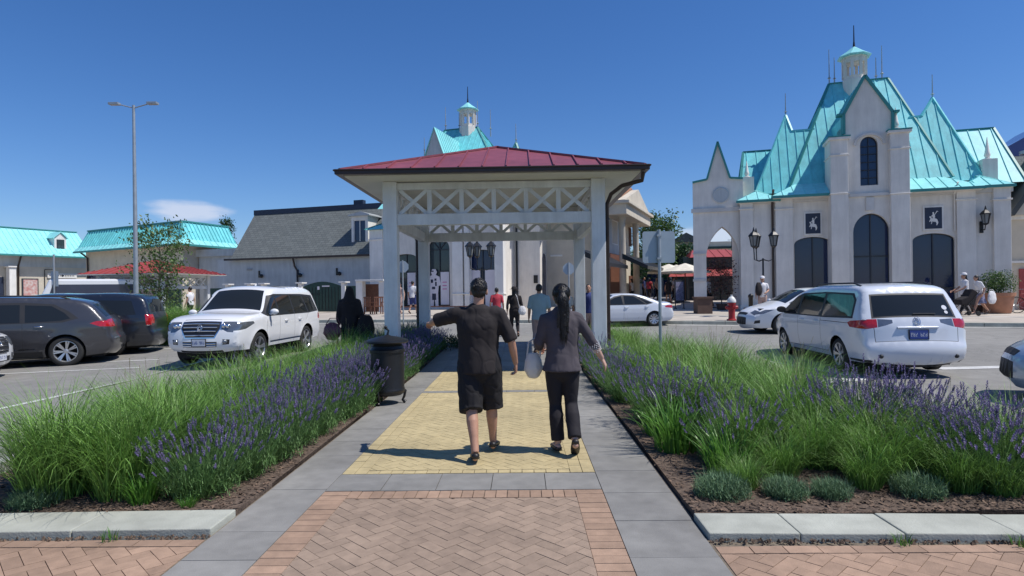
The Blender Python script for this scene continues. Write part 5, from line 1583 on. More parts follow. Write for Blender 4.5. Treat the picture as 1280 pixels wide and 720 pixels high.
def make_person(name, label, loc, rz, H, pose, outfit, vox=.016, group=None, seed=0):
    J = dict(DEF); J.update(pose); k = H/1.75
    V = lambda a: Vector(J[a])
    root = empty(name, loc, rz, label, 'person', group); root.scale = (k, k, k)
    fine = vox <= .0075
    skin = outfit.get('skin', 'skin'); sw = J['sw']; be = J['belly']
    pel, che, nec, hed = V('pelvis'), V('chest'), V('neck'), V('head')
    def torso(bm, inf, z0=None, flare=0, top=True):
        T = [(pel+Vector((0, 0, -.10)), (.150*be, .110*be)), (pel+Vector((0, -.01, 0)), (.165*be, .122*be)), (pel.lerp(che, .45), (.148*be*sw**.5, .108*be)), (che, (.168*sw, .118*be)), (che+Vector((0, 0, .09)), (.172*sw, .105)),
             (nec+Vector((0, -.002, -.035)), (.10*sw, .07))]
        if z0 is not None: T = [t for t in T if t[0].z > z0+.03]; T = [(Vector((T[0][0].x, T[0][0].y, z0)), (T[0][1][0]+flare, T[0][1][1]+flare*.8))]+T
        loft(bm, [t[0] for t in T], [(t[1][0]+inf, t[1][1]+inf) for t in T], 20, roundend=(False, True))
    AL = {'L': -1, 'R': 1}
    def arm(bm, s, inf, f=1.0, base=(.052, .043, .040, .034, .026)):
        sh, el, wr = V('sh'+s), V('el'+s), V('wr'+s)
        pts = [sh+Vector((-AL[s]*.05, 0, .0)), sh, sh.lerp(el, .5), el, el.lerp(wr, .35), wr]; rd = [.055, .053, .046, .039, .040, .026]
        tot = 4.0*f
        P, Rr = [pts[0]], [rd[0]+inf]
        for i in range(1, 6):
            t = i-1
            if t <= tot+1e-6: P.append(pts[i]); Rr.append(rd[i]+inf)
            else:
                u = tot-(t-1)
                if 0 < u < 1: P.append(pts[i-1].lerp(pts[i], u)); Rr.append(rd[i-1]*(1-u)+rd[i]*u+inf)
                break
        loft(bm, P, Rr, 14, lat=(0, 1, 0), roundend=(True, False))
    def leg(bm, s, inf, f=1.0, flare=0.0, wide=0.0):
        hp, kn, an = V('hip'+s), V('kn'+s), V('an'+s)
        pts = [hp+Vector((0, 0, .06)), hp+Vector((0, 0, -.03)), hp.lerp(kn, .5), kn, kn.lerp(an, .32)+Vector((0, -.012, 0)), kn.lerp(an, .7), an]; rd = [.085, .092, .076, .056, .058, .043, .036]
        par = [0, .08, .3, .5, .66, .85, 1.0]
        P, Rr = [], []
        for i in range(7):
            if par[i] <= f+1e-6: P.append(pts[i]); Rr.append(rd[i]+inf+wide*par[i]+(flare*max(0, par[i]-.5)*2))
            else:
                u = (f-par[i-1])/(par[i]-par[i-1])
                if u > .02: P.append(pts[i-1].lerp(pts[i], u)); Rr.append(rd[i-1]*(1-u)+rd[i]*u+inf+wide*f+flare*max(0, f-.5)*2)
                break
        loft(bm, P, Rr, 16, roundend=(True, False))
    # ---- body
    bm = B(); torso(bm, -.012)
    loft(bm, [nec+Vector((0, 0, -.06)), nec, hed+Vector((0, -.02, -.06))], [(.062, .058), (.054, .054), (.054, .056)], 14)
    ca, sa = math.cos(J['look']), math.sin(J['look']); hm = Matrix.Rotation(J['look'], 4, 'Z')
    hp_ = lambda x, y, z: hed+Vector((x*ca-y*sa, x*sa+y*ca, z))
    ell(bm, hp_(0, -.005, .02), (.076, .094, .098), hm, 3); ell(bm, hp_(0, .028, -.045), (.056, .062, .066), hm, 3)
    ell(bm, hp_(0, .078, -.085), (.024, .02, .018), hm)
    loft(bm, [hp_(0, .086, .015), hp_(0, .098, -.01), hp_(0, .104, -.028)], [.009, .012, .013], 8)
    for sx in (-1, 1):
        ell(bm, hp_(sx*.014, .093, -.03), (.009, .010, .007), hm, 1)
        ell(bm, hp_(sx*.080, -.004, -.008), (.011, .022, .034), hm)
        ell(bm, hp_(sx*.033, .082, .022), (.022, .012, .010), hm, 1)
    ell(bm, hp_(0, .086, -.056), (.026, .012, .006), hm, 1); ell(bm, hp_(0, .084, -.066), (.022, .012, .008), hm, 1)
    for s in 'LR':
        arm(bm, s, 0); leg(bm, s, 0)
        w = V('wr'+s); d = J.get('hd'+s) or (w-V('el'+s)); hand(bm, w, d, J.get('pn'+s, (-AL[s], .3, 0)), AL[s]*(-1), 1.0, J.get('curl'+s, .32))
        an = V('an'+s); toe = V('toe'+s) if J.get('toe'+s) else an+Vector((AL[s]*.03, .17, -.055))
        loft(bm, [an+Vector((0, -.035, -.035)), an.lerp(toe, .4)+Vector((0, 0, -.005)), toe], [(.032, .035), (.042, .032), (.036, .018)], 12)
    me = remesh(bm, .0062 if fine else vox*.8, 'body', 3 if fine else 2, .4)
    body = mesh_obj('body', me, skin, root)
    # eyes
    b = B()
    for sx in (-1, 1): ell(b, hp_(sx*.032, .084, .005), (.013, .008, .007), hm, 2)
    obj('eyes', b, 'eye', root, 60)
    b = B(); ell(b, hp_(0, .091, -.060), (.020, .008, .004), hm, 2); obj('lips', b, 'c_maroon', root, 60)
    # ---- clothes
    top = outfit.get('top')
    if top:
        b = B(); torso(b, top.get('inf', .016), top.get('hem', .86), top.get('flare', .015))
        loft(b, [nec+Vector((0, 0, -.05)), nec+Vector((0, 0, top.get('collar', -.01)))], [(.085, .075), (.066, .063)], 16)
        for s in 'LR': arm(b, s, top.get('sinf', .016), top.get('sleeve', .38))
        me = remesh(b, max(.008, vox*.8), top.get('name', 'shirt'), 30, .6); wrinkle(me, top.get('wr', .010), 9, seed)
        mesh_obj(top.get('name', 'shirt'), me, top['m'], root)
    bot = outfit.get('bottom')
    if bot:
        b = B()
        loft(b, [pel+Vector((0, 0, .07)), pel+Vector((0, -.005, 0)), pel+Vector((0, -.005, -.09))], [(.158*be, .115*be), (.172*be, .128*be), (.168*be, .128*be)], 20, roundend=(False, True))
        if bot.get('skirt'):
            z1 = bot['skirt']; loft(b, [pel+Vector((0, 0, .0)), pel+Vector((0, 0, -.2)), Vector((pel.x, pel.y-.01, z1))], [(.17, .13), (.20, .16), (.22+bot.get('flare', 0), .18+bot.get('flare', 0))], 20, roundend=(False, False))
        else:
            for s in 'LR': leg(b, s, bot.get('inf', .014), bot.get('len', .97), bot.get('flare', 0), bot.get('wide', 0))
        me = remesh(b, max(.008, vox*.8), bot.get('name', 'trousers'), 12, .6); wrinkle(me, bot.get('wr', .010), 11, seed+5)
        mesh_obj(bot.get('name', 'trousers'), me, bot['m'], root)
    # ---- shoes
    for s in 'LR':
        b = B(); an = V('an'+s); toe = V('toe'+s) if J.get('toe'+s) else an+Vector((AL[s]*.03, .17, -.055))
        d = (toe-an); heel = an+Vector((0, -.04, -.045)) if not J.get('toe'+s) else an-(d.normalized())*.035+Vector((0, -.02, -.03))
        loft(b, [heel, heel.lerp(toe, .5), toe+d.normalized()*.02], [(.038, .030), (.046, .034), (.042, .022)], 14)
        me = remesh(b, max(.006, vox*.5), 'shoe', 3); o = mesh_obj('shoe', me, outfit.get('shoe', 'shoe'), root)
        if fine:
            b = B(); q = heel+Vector((0, 0, -.022)); t2 = toe+Vector((0, .01, -.018)); loft(b, [q, q.lerp(t2, .5), t2], [(.040, .008), (.047, .008), (.042, .007)], 14); obj('sole', b, 'rubber', o, 60)
    # ---- hair
    h = outfit.get('hair', 'short'); b = B()
    if h == 'short':
        ell(b, hp_(0, -.018, .038), (.083, .093, .092), hm, 3); ell(b, hp_(0, -.05, -.01), (.068, .055, .062), hm, 3)
        if fine:
            random.seed(seed)
            for i in range(34):
                a = random.random()*6.28; z = random.random()
                n = Vector((math.cos(a)*math.sqrt(1-z*z), math.sin(a)*math.sqrt(1-z*z), z)); c = hp_(0, -.018, .038)+Vector((n.x*.078, n.y*.088, n.z*.087))
                loft(b, [c, c+n*.005+Vector((0, -.004, 0))], [.014, .009], 6)
    else:
        ell(b, hp_(0, -.018, .034), (.088, .100, .096), hm, 3); ell(b, hp_(0, -.045, -.02), (.076, .066, .08), hm, 3)
        if h == 'pony':
            c = hp_(0, -.11, .045); ell(b, c, (.035, .03, .032))
            pts = [c, c+Vector((.005, -.035, -.05)), c+Vector((.012, -.035, -.16)), c+Vector((.01, -.035, -.30)), c+Vector((.0, -.03, -.42)), c+Vector((-.004, -.02, -.50))]
            loft(b, pts, [(.028, .022), (.048, .028), (.062, .030), (.058, .028), (.042, .02), (.014, .01)], 12)
            for i, dx in enumerate((-.045, .048, -.018, .028)):
                loft(b, [c+Vector((dx*.5, -.03, -.06)), c+Vector((dx, -.045, -.2)), c+Vector((dx*1.2, -.04, -.36-.05*i))], [.014, .015, .006], 8)
        if h == 'long':
            loft(b, [hp_(0, -.05, .0), hp_(0, -.075, -.12), hp_(0, -.085, -.26)], [(.082, .05), (.092, .04), (.07, .025)], 14)
        if h == 'veil':
            loft(b, [hp_(0, -.02, .02), hp_(0, -.03, -.10), hp_(0, -.03, -.24)], [(.094, .10), (.12, .11), (.20, .14)], 16)
    me = remesh(b, max(.006, vox*.7), 'hair', 2, .4)
    if fine: wrinkle(me, .007, 45, seed, (1, 1, .25))
    ho = mesh_obj('hair', me, outfit.get('hairm', 'hair'), root)
    if fine:
        random.seed(seed+1); b = B(); tie = hp_(0, -.11, .045)
        for i in range(900):
            a = random.random()*6.28; z = random.uniform(-.75, 1); q = math.sqrt(1-z*z)
            n = Vector((math.cos(a)*q, math.sin(a)*q, z))
            if n.y > .55 and n.z < .45: continue
            c = hp_(0, -.018, .036)+Vector((n.x*.088, n.y*.100, n.z*.097)) if h == 'pony' else hp_(0, -.018, .038)+Vector((n.x*.084, n.y*.094, n.z*.093))
            if c.z < hed.z-.075: continue
            t = (tie-c) if h == 'pony' else Vector((random.gauss(0, .4), -.5, -.6+n.z*.4))
            t = (t-n*t.dot(n)).normalized(); s_ = t.cross(n)*.0022; L_ = random.uniform(.03, .05) if h == 'pony' else random.uniform(.014, .026)
            p0, p1, p2 = c, c+t*L_*.5+n*.003, c+t*L_+n*random.uniform(-.002, .004)
            v = [b.verts.new(p) for p in (p0-s_, p0+s_, p1+s_*.8, p1-s_*.8, p2)]
            b.faces.new(v[:4]); b.faces.new((v[3], v[2], v[4]))
        if h == 'pony':
            for i in range(620):
                a = random.random()*6.28; u = random.random()**.8
                z0 = tie.z-.02-.40*u; w = .060*(1-.5*u)
                p = Vector((tie.x+.008+w*math.cos(a), tie.y-.035+w*.62*math.sin(a), z0)); L_ = random.uniform(.06, .15)
                o_ = Vector((math.cos(a), math.sin(a), 0)); s_ = Vector((-o_.y, o_.x, 0))*.0018
                p1 = p+Vector((0, 0, -L_*.5))+o_*.004; p2 = p+Vector((random.gauss(0, .006), random.gauss(0, .004), -L_))+o_*random.uniform(-.004, .006)
                v = [b.verts.new(x) for x in (p-s_, p+s_, p1+s_, p1-s_, p2)]
                b.faces.new(v[:4]); b.faces.new((v[3], v[2], v[4]))
        obj('strands', b, 'hair', ho)
    if outfit.get('hat'):
        b = B(); c = hp_(0, -.008, .055)
        lathe(b, [(.105, -.01), (.108, .0), (.1, .05), (.07, .085), (.02, .10)], 20, c=c)
        if outfit.get('brim'): lathe(b, [(.1, -.004), (.17, -.012), (.17, -.006), (.1, .008)], 20, c=c)
        else: loft(b, [c+Vector((0, .08, 0)).xyz, c+Vector((0, .17, -.01))], [(.075, .008), (.05, .006)], 12)
        obj('hat', b, outfit['hat'], root, 60)
    return root, J, k

def bag(name, label, size, loc, m, rz=0, strap=None, cat='bag', strapm=None):
    """a soft bag standing free of its carrier; strap: world points"""
    e = empty(name, loc, rz, label, cat)
    b = B(); w, d, h = size
    loft(b, [(0, 0, -h/2), (0, 0, -h*.25), (0, 0, h*.2), (0, 0, h/2)], [(w*.36, d*.42), (w*.5, d*.5), (w*.44, d*.4), (w*.3, d*.16)], 18)
    me = remesh(b, min(size)/9, 'bag_body', 3); wrinkle(me, min(size)*.05, 3/min(size), 2.0)
    mesh_obj('pouch', me, m, e)
    if strap:
        b = B(); inv = Matrix.Translation(loc) @ Matrix.Rotation(rz, 4, 'Z'); inv.invert()
        tube(b, [inv @ Vector(p) for p in strap], .009, 8); obj('strap', b, strapm or m, e, 60)
    return e

WALK = dict(knL=(-.10, .10, .50), anL=(-.11, .22, .10), knR=(.10, .02, .49), anR=(.10, -.22, .14), toeR=(.12, -.06, .03), elL=(-.25, -.06, 1.13), wrL=(-.26, -.02, .88), elR=(.25, -.02, 1.12), wrR=(.27, .14, .90))
WALK2 = dict(knR=(.10, .10, .50), anR=(.11, .22, .10), knL=(-.10, .02, .49), anL=(-.10, -.22, .14), toeL=(-.12, -.06, .03))

def build_people():
    def g(px, Y, lift=0.0):
        p = gx(px, Y, lift); return (p.x, p.y, p.z)
    # --- man in black
    mx, my = -.335, 6.08
    pose = dict(shL=(-.205, .0, 1.40), elL=(-.43, .08, 1.335), wrL=(-.50, .30, 1.30), hdL=(-.35, 1, 0), pnL=(0, 0, -1), curlL=.7,
                shR=(.205, 0, 1.40), elR=(.325, -.02, 1.13), wrR=(.365, .08, .90), hdR=(.02, .25, -1), curlR=.55, pnR=(-1, .1, 0),
                hipL=(-.095, 0, .90), knL=(-.075, -.06, .50), anL=(-.03, -.25, .10), toeL=(-.05, -.06, .035),
                hipR=(.10, 0, .90), knR=(.115, .12, .50), anR=(.125, .20, .10), toeR=(.15, .38, .045), sw=1.14, belly=1.06, head=(.01, .02, 1.625), look=.05)
    r, J, k = make_person('person', 'man in black t-shirt and black shorts walking away with his left arm stretched out', (mx, my, gz(mx, my)+.033), 0, 1.735, pose,
                dict(top=dict(m='c_black', hem=.82, sleeve=.50, sinf=.030, inf=.026, flare=.012, wr=.017), bottom=dict(m='c_shorts', len=.55, inf=.032, wide=.055, name='shorts', wr=.02), skin='skin'), .0075, seed=3)
    # --- woman in grey
    wx, wy = .49, 6.20
    pose = dict(shL=(-.165, 0, 1.385), elL=(-.235, .02, 1.12), wrL=(-.225, .22, 1.02), curlL=.9, hdL=(.05, 1, -.1),
                shR=(.165, 0, 1.385), elR=(.30, -.03, 1.15), wrR=(.415, .04, .955), hdR=(.42, .1, -.85), curlR=.22, pnR=(-.6, .3, -.5),
                hipL=(-.085, 0, .90), knL=(-.075, .03, .49), anL=(-.055, -.02, .10), hipR=(.085, 0, .90), knR=(.085, .0, .50), anR=(.10, -.22, .17), toeR=(.11, -.10, .03), sw=.98, belly=1.0, head=(.0, .02, 1.60))
    r2, J, k = make_person('person', 'woman with a long black ponytail, charcoal cardigan and black trousers walking away', (wx, wy, gz(wx, wy)+.033), 0, 1.69, pose,
                dict(top=dict(m='c_grey', hem=.84, sleeve=.80, sinf=.013, inf=.02, flare=.03, wr=.016, name='cardigan'), bottom=dict(m='c_trouser', len=.97, inf=.010, flare=.024, wr=.006), hair='pony', skin='skin2'), .0075, seed=9)
    # beaded cuff
    el, wr = Vector(pose['elR']), Vector(pose['wrR']); b = B()
    d = (wr-el).normalized(); s = d.cross(Vector((0, 1, 0))).normalized(); u = d.cross(s)
    for i in range(6):
        for j in range(12):
            a = 2*math.pi*(j+.5*(i % 2))/12; c = el.lerp(wr, .18+.075*i); bmesh.ops.create_icosphere(b, subdivisions=1, radius=.0065, matrix=Matrix.Translation(c+(s*math.cos(a)+u*math.sin(a))*(.053-.0022*i)))
    obj('beads', b, 'c_white', r2)
    bag('handbag', 'small cream handbag hanging at the left side of the woman in the charcoal cardigan', (.20, .11, .21), (wx-.285, wy+.10, .90), 'bagw', .2,
        strap=[(wx-.35, wy+.10, .97), (wx-.33, wy+.11, 1.12), (wx-.25, wy+.13, 1.17), (wx-.215, wy+.12, 1.12), (wx-.215, wy+.10, .97)])
    # --- others
    def P(px, Y, rz, H, label, pose, outfit, vox=.02, lift=0, group=None, seed=0):
        return make_person('person', label, g(px, Y, lift), rz, H, pose, outfit, vox, group, seed)
    P(437, 14.2, R(0), 1.76, 'person all in black with a covered head standing behind the left bed', dict(elR=(.26, -.03, 1.14), wrR=(.30, .05, .95)),
      dict(top=dict(m='c_black', hem=.75, sleeve=.95, inf=.04, sinf=.03, flare=.06, name='cloak'), bottom=dict(m='c_black', skirt=.12, flare=.0, name='skirt'), hair='veil', hairm='c_black'), seed=1)
    x, y, z = g(459, 14.1); bag('shopping_bag', 'large black bag carried by the person in black', (.42, .20, .46), (x-.04, y, z+.86), 'c_black', .3)
    x, y, z = g(415, 14.0); bag('handbag', 'maroon patterned bag held low beside the person in black', (.46, .2, .30), (x, y, z+.78), 'c_maroon', -.2, strap=[(x-.15, y, z+.9), (x-.05, y, z+1.05), (x+.12, y, z+1.05), (x+.18, y, z+.9)])
    P(643, 20.3, R(4), 1.62, 'woman in black with a black sun hat walking away beyond the gazebo', WALK, dict(top=dict(m='c_black', hem=.85, sleeve=.9), bottom=dict(m='c_trouser', len=.97, inf=.014), hat='c_black', brim=True, hair='long'), .018, seed=2)
    x, y, z = g(650, 20.2); bag('shoulder_bag', 'white shoulder bag with a long strap on the woman in the black sun hat', (.26, .12, .24), (x+.07, y-.05, z+.86), 'c_white', 0,
        strap=[(x-.02, y, z+.95), (x-.10, y-.12, z+1.3), (x-.14, y+.0, z+1.37)])
    P(674, 15.6, R(-3), 1.75, 'man in a pale blue shirt walking away behind the woman with the ponytail', dict(WALK2, sw=1.1), dict(top=dict(m='c_blue', hem=.84, sleeve=.5, inf=.03, sinf=.03), bottom=dict(m='c_tan', len=.97, inf=.02), hair='short'), .016, seed=4)
    P(706, 17.0, R(10), 1.66, 'person in a white top half hidden by the woman with the ponytail', WALK, dict(top=dict(m='c_white', hem=.84, sleeve=.4), bottom=dict(m='c_navy', len=.97), hair='long'), seed=5)
    P(621, 22.5, R(0), 1.58, 'person in a red top behind the shoulder of the man in black', WALK, dict(top=dict(m='c_red', hem=.84, sleeve=.5), bottom=dict(m='c_navy', len=.97), hair='short'), seed=6)
    P(736, 18.5, R(170), 1.7, 'person in a navy shirt standing behind the right gazebo columns', {}, dict(top=dict(m='c_navy', hem=.84, sleeve=.5), bottom=dict(m='c_tan', len=.97), hair='short'), seed=7)
    P(500, 31.3, R(150), 1.66, 'woman in a tan dress walking past the shop with the striped posters', WALK, dict(top=dict(m='c_tan', hem=.7, sleeve=.3), bottom=dict(m='c_tan', skirt=.5), hair='long', skin='skin2'), lift=.14, seed=8)
    P(516, 32.6, R(-20), 1.72, 'person in a white t-shirt and dark shorts in front of the white shop banner', WALK2, dict(top=dict(m='c_white', hem=.84, sleeve=.45), bottom=dict(m='c_navy', len=.5, wide=.03, name='shorts'), hair='short'), lift=.14, seed=9)
    P(953, 25.8, R(170), 1.70, 'person with a white cap and dark backpack by the triple street lamp', dict(elL=(-.24, .05, 1.14), wrL=(-.1, .25, 1.05)), dict(top=dict(m='c_white', hem=.84, sleeve=.4), bottom=dict(m='c_tan', len=.97), hat='c_white', hair='short'), lift=.14, seed=10)
    x, y, z = g(948, 25.7, .14); bag('backpack', 'dark backpack on the person with the white cap', (.32, .2, .46), (x-.02, y-.1, z+1.2), 'c_black', .2)
    P(1206, 25.4, R(80), 1.72, 'woman with a white cap pushing a dark stroller in front of the right shop', dict(WALK, wrL=(-.2, .36, 1.0), wrR=(.2, .36, 1.0), elL=(-.24, .1, 1.14), elR=(.24, .1, 1.14)), dict(top=dict(m='c_white', hem=.84, sleeve=.4), bottom=dict(m='c_trouser', len=.97), hat='c_white', hair='long'), .018, lift=.14, seed=11)
    P(1225, 25.7, R(88), 1.66, 'woman with dark hair striding in a white top and patterned skirt beside the stroller', dict(knL=(-.10, .22, .52), anL=(-.11, .34, .10), knR=(.10, -.12, .50), anR=(.10, -.42, .16), toeR=(.12, -.28, .03), chest=(0, .08, 1.26), neck=(0, .12, 1.44), head=(0, .16, 1.58), shL=(-.18, .1, 1.38), shR=(.18, .1, 1.38)),
      dict(top=dict(m='c_white', hem=.88, sleeve=.45), bottom=dict(m='c_lav', skirt=.48, flare=.05, name='skirt'), hair='long'), .018, lift=.14, seed=12)
    x, y, z = g(1240, 25.5, .14); bag('shopping_bag', 'white shopping bag carried by the woman in the patterned skirt', (.48, .16, .46), (x, y, z+.72), 'c_white', .3, strap=[(x-.12, y, z+.92), (x-.08, y, z+1.02), (x+.04, y, z+1.02), (x+.1, y, z+.92)])
    # stroller
    x, y, z = g(1205, 24.9, .14); e = empty('stroller', (x, y, z), R(0), 'black folding stroller with a hood pushed by the woman with the white cap', 'stroller')
    b = B(); prism(b, [(-.25, .45), (.28, .42), (.40, .95), (.20, 1.08), (.02, .78), (-.28, .66)], -.22, .22); obj('seat', b, 'c_black', e, bevel=.03)
    b = B()
    for s in (-.24, .24): tube(b, [(-.4, s, .1), (.15, s, .6), (.45, s, 1.0)], .014, 6); tube(b, [(.38, s, .1), (0, s, .5)], .014, 6)
    tube(b, [(.45, -.24, 1.0), (.45, .24, 1.0)], .014, 6); obj('frame', b, 'blackm', e)
    for sx in (-.4, .38):
        for s in (-.26, .26):
            b = B(); lathe(b, [(.09, -.02), (.10, 0), (.09, .02)], 14, mt=Matrix.Rotation(R(90), 4, 'X'), c=(sx, s, .1)); obj('wheel', b, 'rubber', e, 50)
    # far plaza walkers
    random.seed(31)
    far = [(836, 40, 'woman in a dark dress walking in the plaza below the cream umbrellas', 'c_black', 'long', 1.68, .6), (842, 40.6, 'person in a white shirt beside the woman in the dark dress in the plaza', 'c_white', 'short', 1.72, None),
           (821, 46, 'person in a tan top far down the plaza left of the sign post', 'c_tan', 'short', 1.72, None), (812, 48, 'person in a red top far down the plaza', 'c_red', 'long', 1.66, None), (805, 45, 'person in navy by the awnings of the columned shop', 'c_navy', 'short', 1.75, None),
           (790, 42, 'person in white in front of the columned shop', 'c_white', 'long', 1.65, None), (886, 33.5, 'person in a white top seen past the left pier of the arch', 'c_white', 'short', 1.7, None), (238, 29.5, 'person in a pale shirt under the small red roofed pavilion', 'c_white', 'short', 1.72, None)]
    for i, (px, Y, lb, m, h, H, skt) in enumerate(far):
        bt = dict(m='c_black', skirt=skt, name='skirt') if skt else dict(m='c_trouser', len=.97)
        P(px, Y, random.random()*6, H, lb, random.choice((WALK, WALK2)), dict(top=dict(m=m, hem=.84, sleeve=.4), bottom=bt, hair=h), .03, lift=.14, seed=40+i)
# ================================================================= buildings
class Fr:
    """a local frame: x along a front, y going back from it, z up"""
    def __init__(s, ox, oy, deg, z0):
        s.o = Vector((ox, oy)); a = R(deg); s.a = a; s.e = Vector((math.cos(a), math.sin(a))); s.b = Vector((-math.sin(a), math.cos(a))); s.z0 = z0
    def uz(s, px, py, y=0.0):
        dx = (px-ROLL*(py-364)-640)/FPX; dz = -(py-(364-(px-640)*ROLL))/FPX
        D = Vector((dx, 1)); t = (y+s.o.dot(s.b))/D.dot(s.b)
        return (D*t-s.o).dot(s.e), HCAM+t*dz-s.z0
    def u(s, px, y=0.0, py=330): return s.uz(px, py, y)[0]
    def z(s, px, py, y=0.0): return s.uz(px, py, y)[1]
    def root(s, name, label, cat, group=None):
        return empty(name, (s.o.x, s.o.y, s.z0), s.a, label, cat, group)

def lantern(parent, u, y, z0, w, H, capm='teal_l'):
    """octagonal roof lantern with open arches, a pyramid cap and a rod"""
    hb = H*.62; n = 8
    T = Matrix.Translation((u, y, z0))
    b = B()
    r = w/2
    lathe(b, [(r*1.12, -.8), (r*1.12, .06), (r*.98, .08), (r*.98, hb*.22)], n, c=(u, y, z0), mt=Matrix.Rotation(R(22.5), 4, 'Z'))
    for k in range(n):
        a = R(22.5+45*k); bar(b, (u+r*.93*math.cos(a), y+r*.93*math.sin(a), z0+hb*.2), (u+r*.93*math.cos(a), y+r*.93*math.sin(a), z0+hb), r*.24, r*.24)
        a2 = a+R(22.5); 
    lathe(b, [(r*1.0, hb*.82), (r*1.0, hb), (r*1.1, hb+.02), (r*1.1, hb+.08)], n, c=(u, y, z0), mt=Matrix.Rotation(R(22.5), 4, 'Z'))
    o = obj('lantern', b, 'stucco', parent)
    b = B(); lathe(b, [(r*1.42, hb+.08), (r*1.45, hb+.13), (r*.75, hb+H*.20), (r*.12, H*.96)], n, c=(u, y, z0), mt=Matrix.Rotation(R(22.5), 4, 'Z')); obj('cap', b, capm, o)
    b = B(); tube(b, [(u, y, z0+H*.94), (u, y, z0+H*1.12), (u, y, z0+H*1.55)], [.07, .035, .02], 8); obj('rod', b, 'blackm', o)
    return o

def finial(parent, u, y, z, h, r=.14, m='stucco_w', name='finial'):
    b = B(); lathe(b, [(r*1.2, 0), (r*1.2, .05), (r*.5, .09), (r*.95, .2), (r*.7, h*.35), (r*.1, h)], 12, c=(u, y, z)); return obj(name, b, m, parent, 50)

def rod(parent, u, y, z, h):
    b = B(); tube(b, [(u, y, z-.3), (u, y, z+h*.2), (u, y, z+h)], [.045, .03, .018], 6)
    lathe(b, [(.03, h*.12), (.09, h*.15), (.03, h*.18)], 8, c=(u, y, z)); return obj('spire_rod', b, 'galv', parent, 50)

def hip(parent, base, ridge, m='teal', step=.5, name='roof', caps=True, capm='teal_d'):
    """base: four 3D corners (front-left, front-right, back-right, back-left); ridge: left and right 3D ends"""
    a, b_, c, d = [Vector(p) for p in base]; l, r = Vector(ridge[0]), Vector(ridge[1])
    bm = B()
    if (l-r).length < .02:
        for p in ((a, b_, r), (b_, c, r), (c, d, r), (d, a, r)): roof_face(bm, p, step)
    else:
        roof_face(bm, [a, b_, r, l], step); roof_face(bm, [b_, c, r], step); roof_face(bm, [c, d, l, r], step); roof_face(bm, [d, a, l], step)
    o = obj(name, bm, m, parent)
    if caps:
        bm = B()
        for p, q in ((a, l), (b_, r), (c, r), (d, l), (l, r)):
            if (q-p).length > .05: bar(bm, p+Vector((0, 0, .02)), q+Vector((0, 0, .02)), .12, .05)
        obj('ridge_cap', bm, m if capm is None else capm, o)
    return o

def glazed(parent, poly, y, mull=(), frame='frame', g='glass', fw=.05, name='window', deep=.16):
    """a pane with its frame set back in an opening (poly in x-z)"""
    cx = sum(p[0] for p in poly)/len(poly); cz = sum(p[1] for p in poly)/len(poly)
    bm = B()
    n = len(poly)
    for i in range(n):
        a, b_ = poly[i], poly[(i+1) % n]
        bar(bm, (a[0], y+deep-.03, a[1]), (b_[0], y+deep-.03, b_[1]), .07, fw*1.6, up=(0, 1, 0))
    for (x0, z0, x1, z1) in mull: bar(bm, (x0, y+deep-.035, z0), (x1, y+deep-.035, z1), fw, .05, up=(0, 1, 0))
    o = obj(name, bm, frame, parent)
    bm = B(); bm.faces.new([bm.verts.new((p[0], y+deep, p[1])) for p in poly]); obj('pane', bm, g, o)
    return o

def framed_sign(fr, parent, px0, px1, py0, py1, y):
    (u0, z1), (u1, z0) = fr.uz(px0, py0, y), fr.uz(px1, py1, y)
    bm = B(); box(bm, u0, u1, y-.04, y+.02, z0, z1); s = obj('sign_board', bm, 'stucco_w', parent, bevel=.01)
    bm = B(); m = (u1-u0)*.09; box(bm, u0+m, u1-m, y-.055, y-.042, z0+m, z1-m); obj('sign_face', bm, 'navy', s)
    # small rider on a rearing horse, cut from sheet metal
    W, H = (u1-u0)*.5, (z1-z0)*.56; cx = (u0+u1)/2; z_ = z0+(z1-z0)*.20
    horse = [(-.42, .10), (-.34, .0), (-.26, .0), (-.30, .12), (-.20, .26), (-.02, .26), (.10, .30), (.16, .12), (.26, .10), (.20, .20), (.24, .34), (.34, .26), (.42, .30), (.32, .42), (.30, .52), (.40, .60), (.36, .68), (.24, .66), (.16, .54), (.02, .50), (-.22, .50), (-.36, .44), (-.46, .22)]
    rider = [(-.10, .46), (.08, .30), (.14, .32), (.06, .50), (.10, .68), (.20, .62), (.22, .68), (.08, .78), (.06, .84), (.10, .92), (.02, .98), (-.06, .94), (-.06, .84), (-.14, .76), (-.16, .60)]
    mallet = [(-.14, .76), (-.38, 1.0), (-.44, .96), (-.46, 1.0), (-.34, 1.06), (-.11, .79)]
    bm = B()
    for i, P in enumerate((horse, rider, mallet)):
        prism(bm, [(cx-x*W, z_+z*H) for x, z in P], y-.0585-.001*i, y-.0555)
    obj('emblem', bm, 'stucco_w', s)
    return s

def wall_lantern(parent, u, y, z, s=1.0):
    b = B()
    box(b, u-.06*s, u+.06*s, y-.05*s, y, z-.35*s, z+.1*s)
    tube(b, [(u, y-.03, z-.2*s), (u+.04*s, y-.22*s, z-.25*s), (u+.04*s, y-.3*s, z-.05*s)], .02*s, 6)
    o = obj('bracket', b, 'blackm', parent)
    lantern_head(o, (u+.04*s, y-.3*s, z-.02*s), s)
    return o

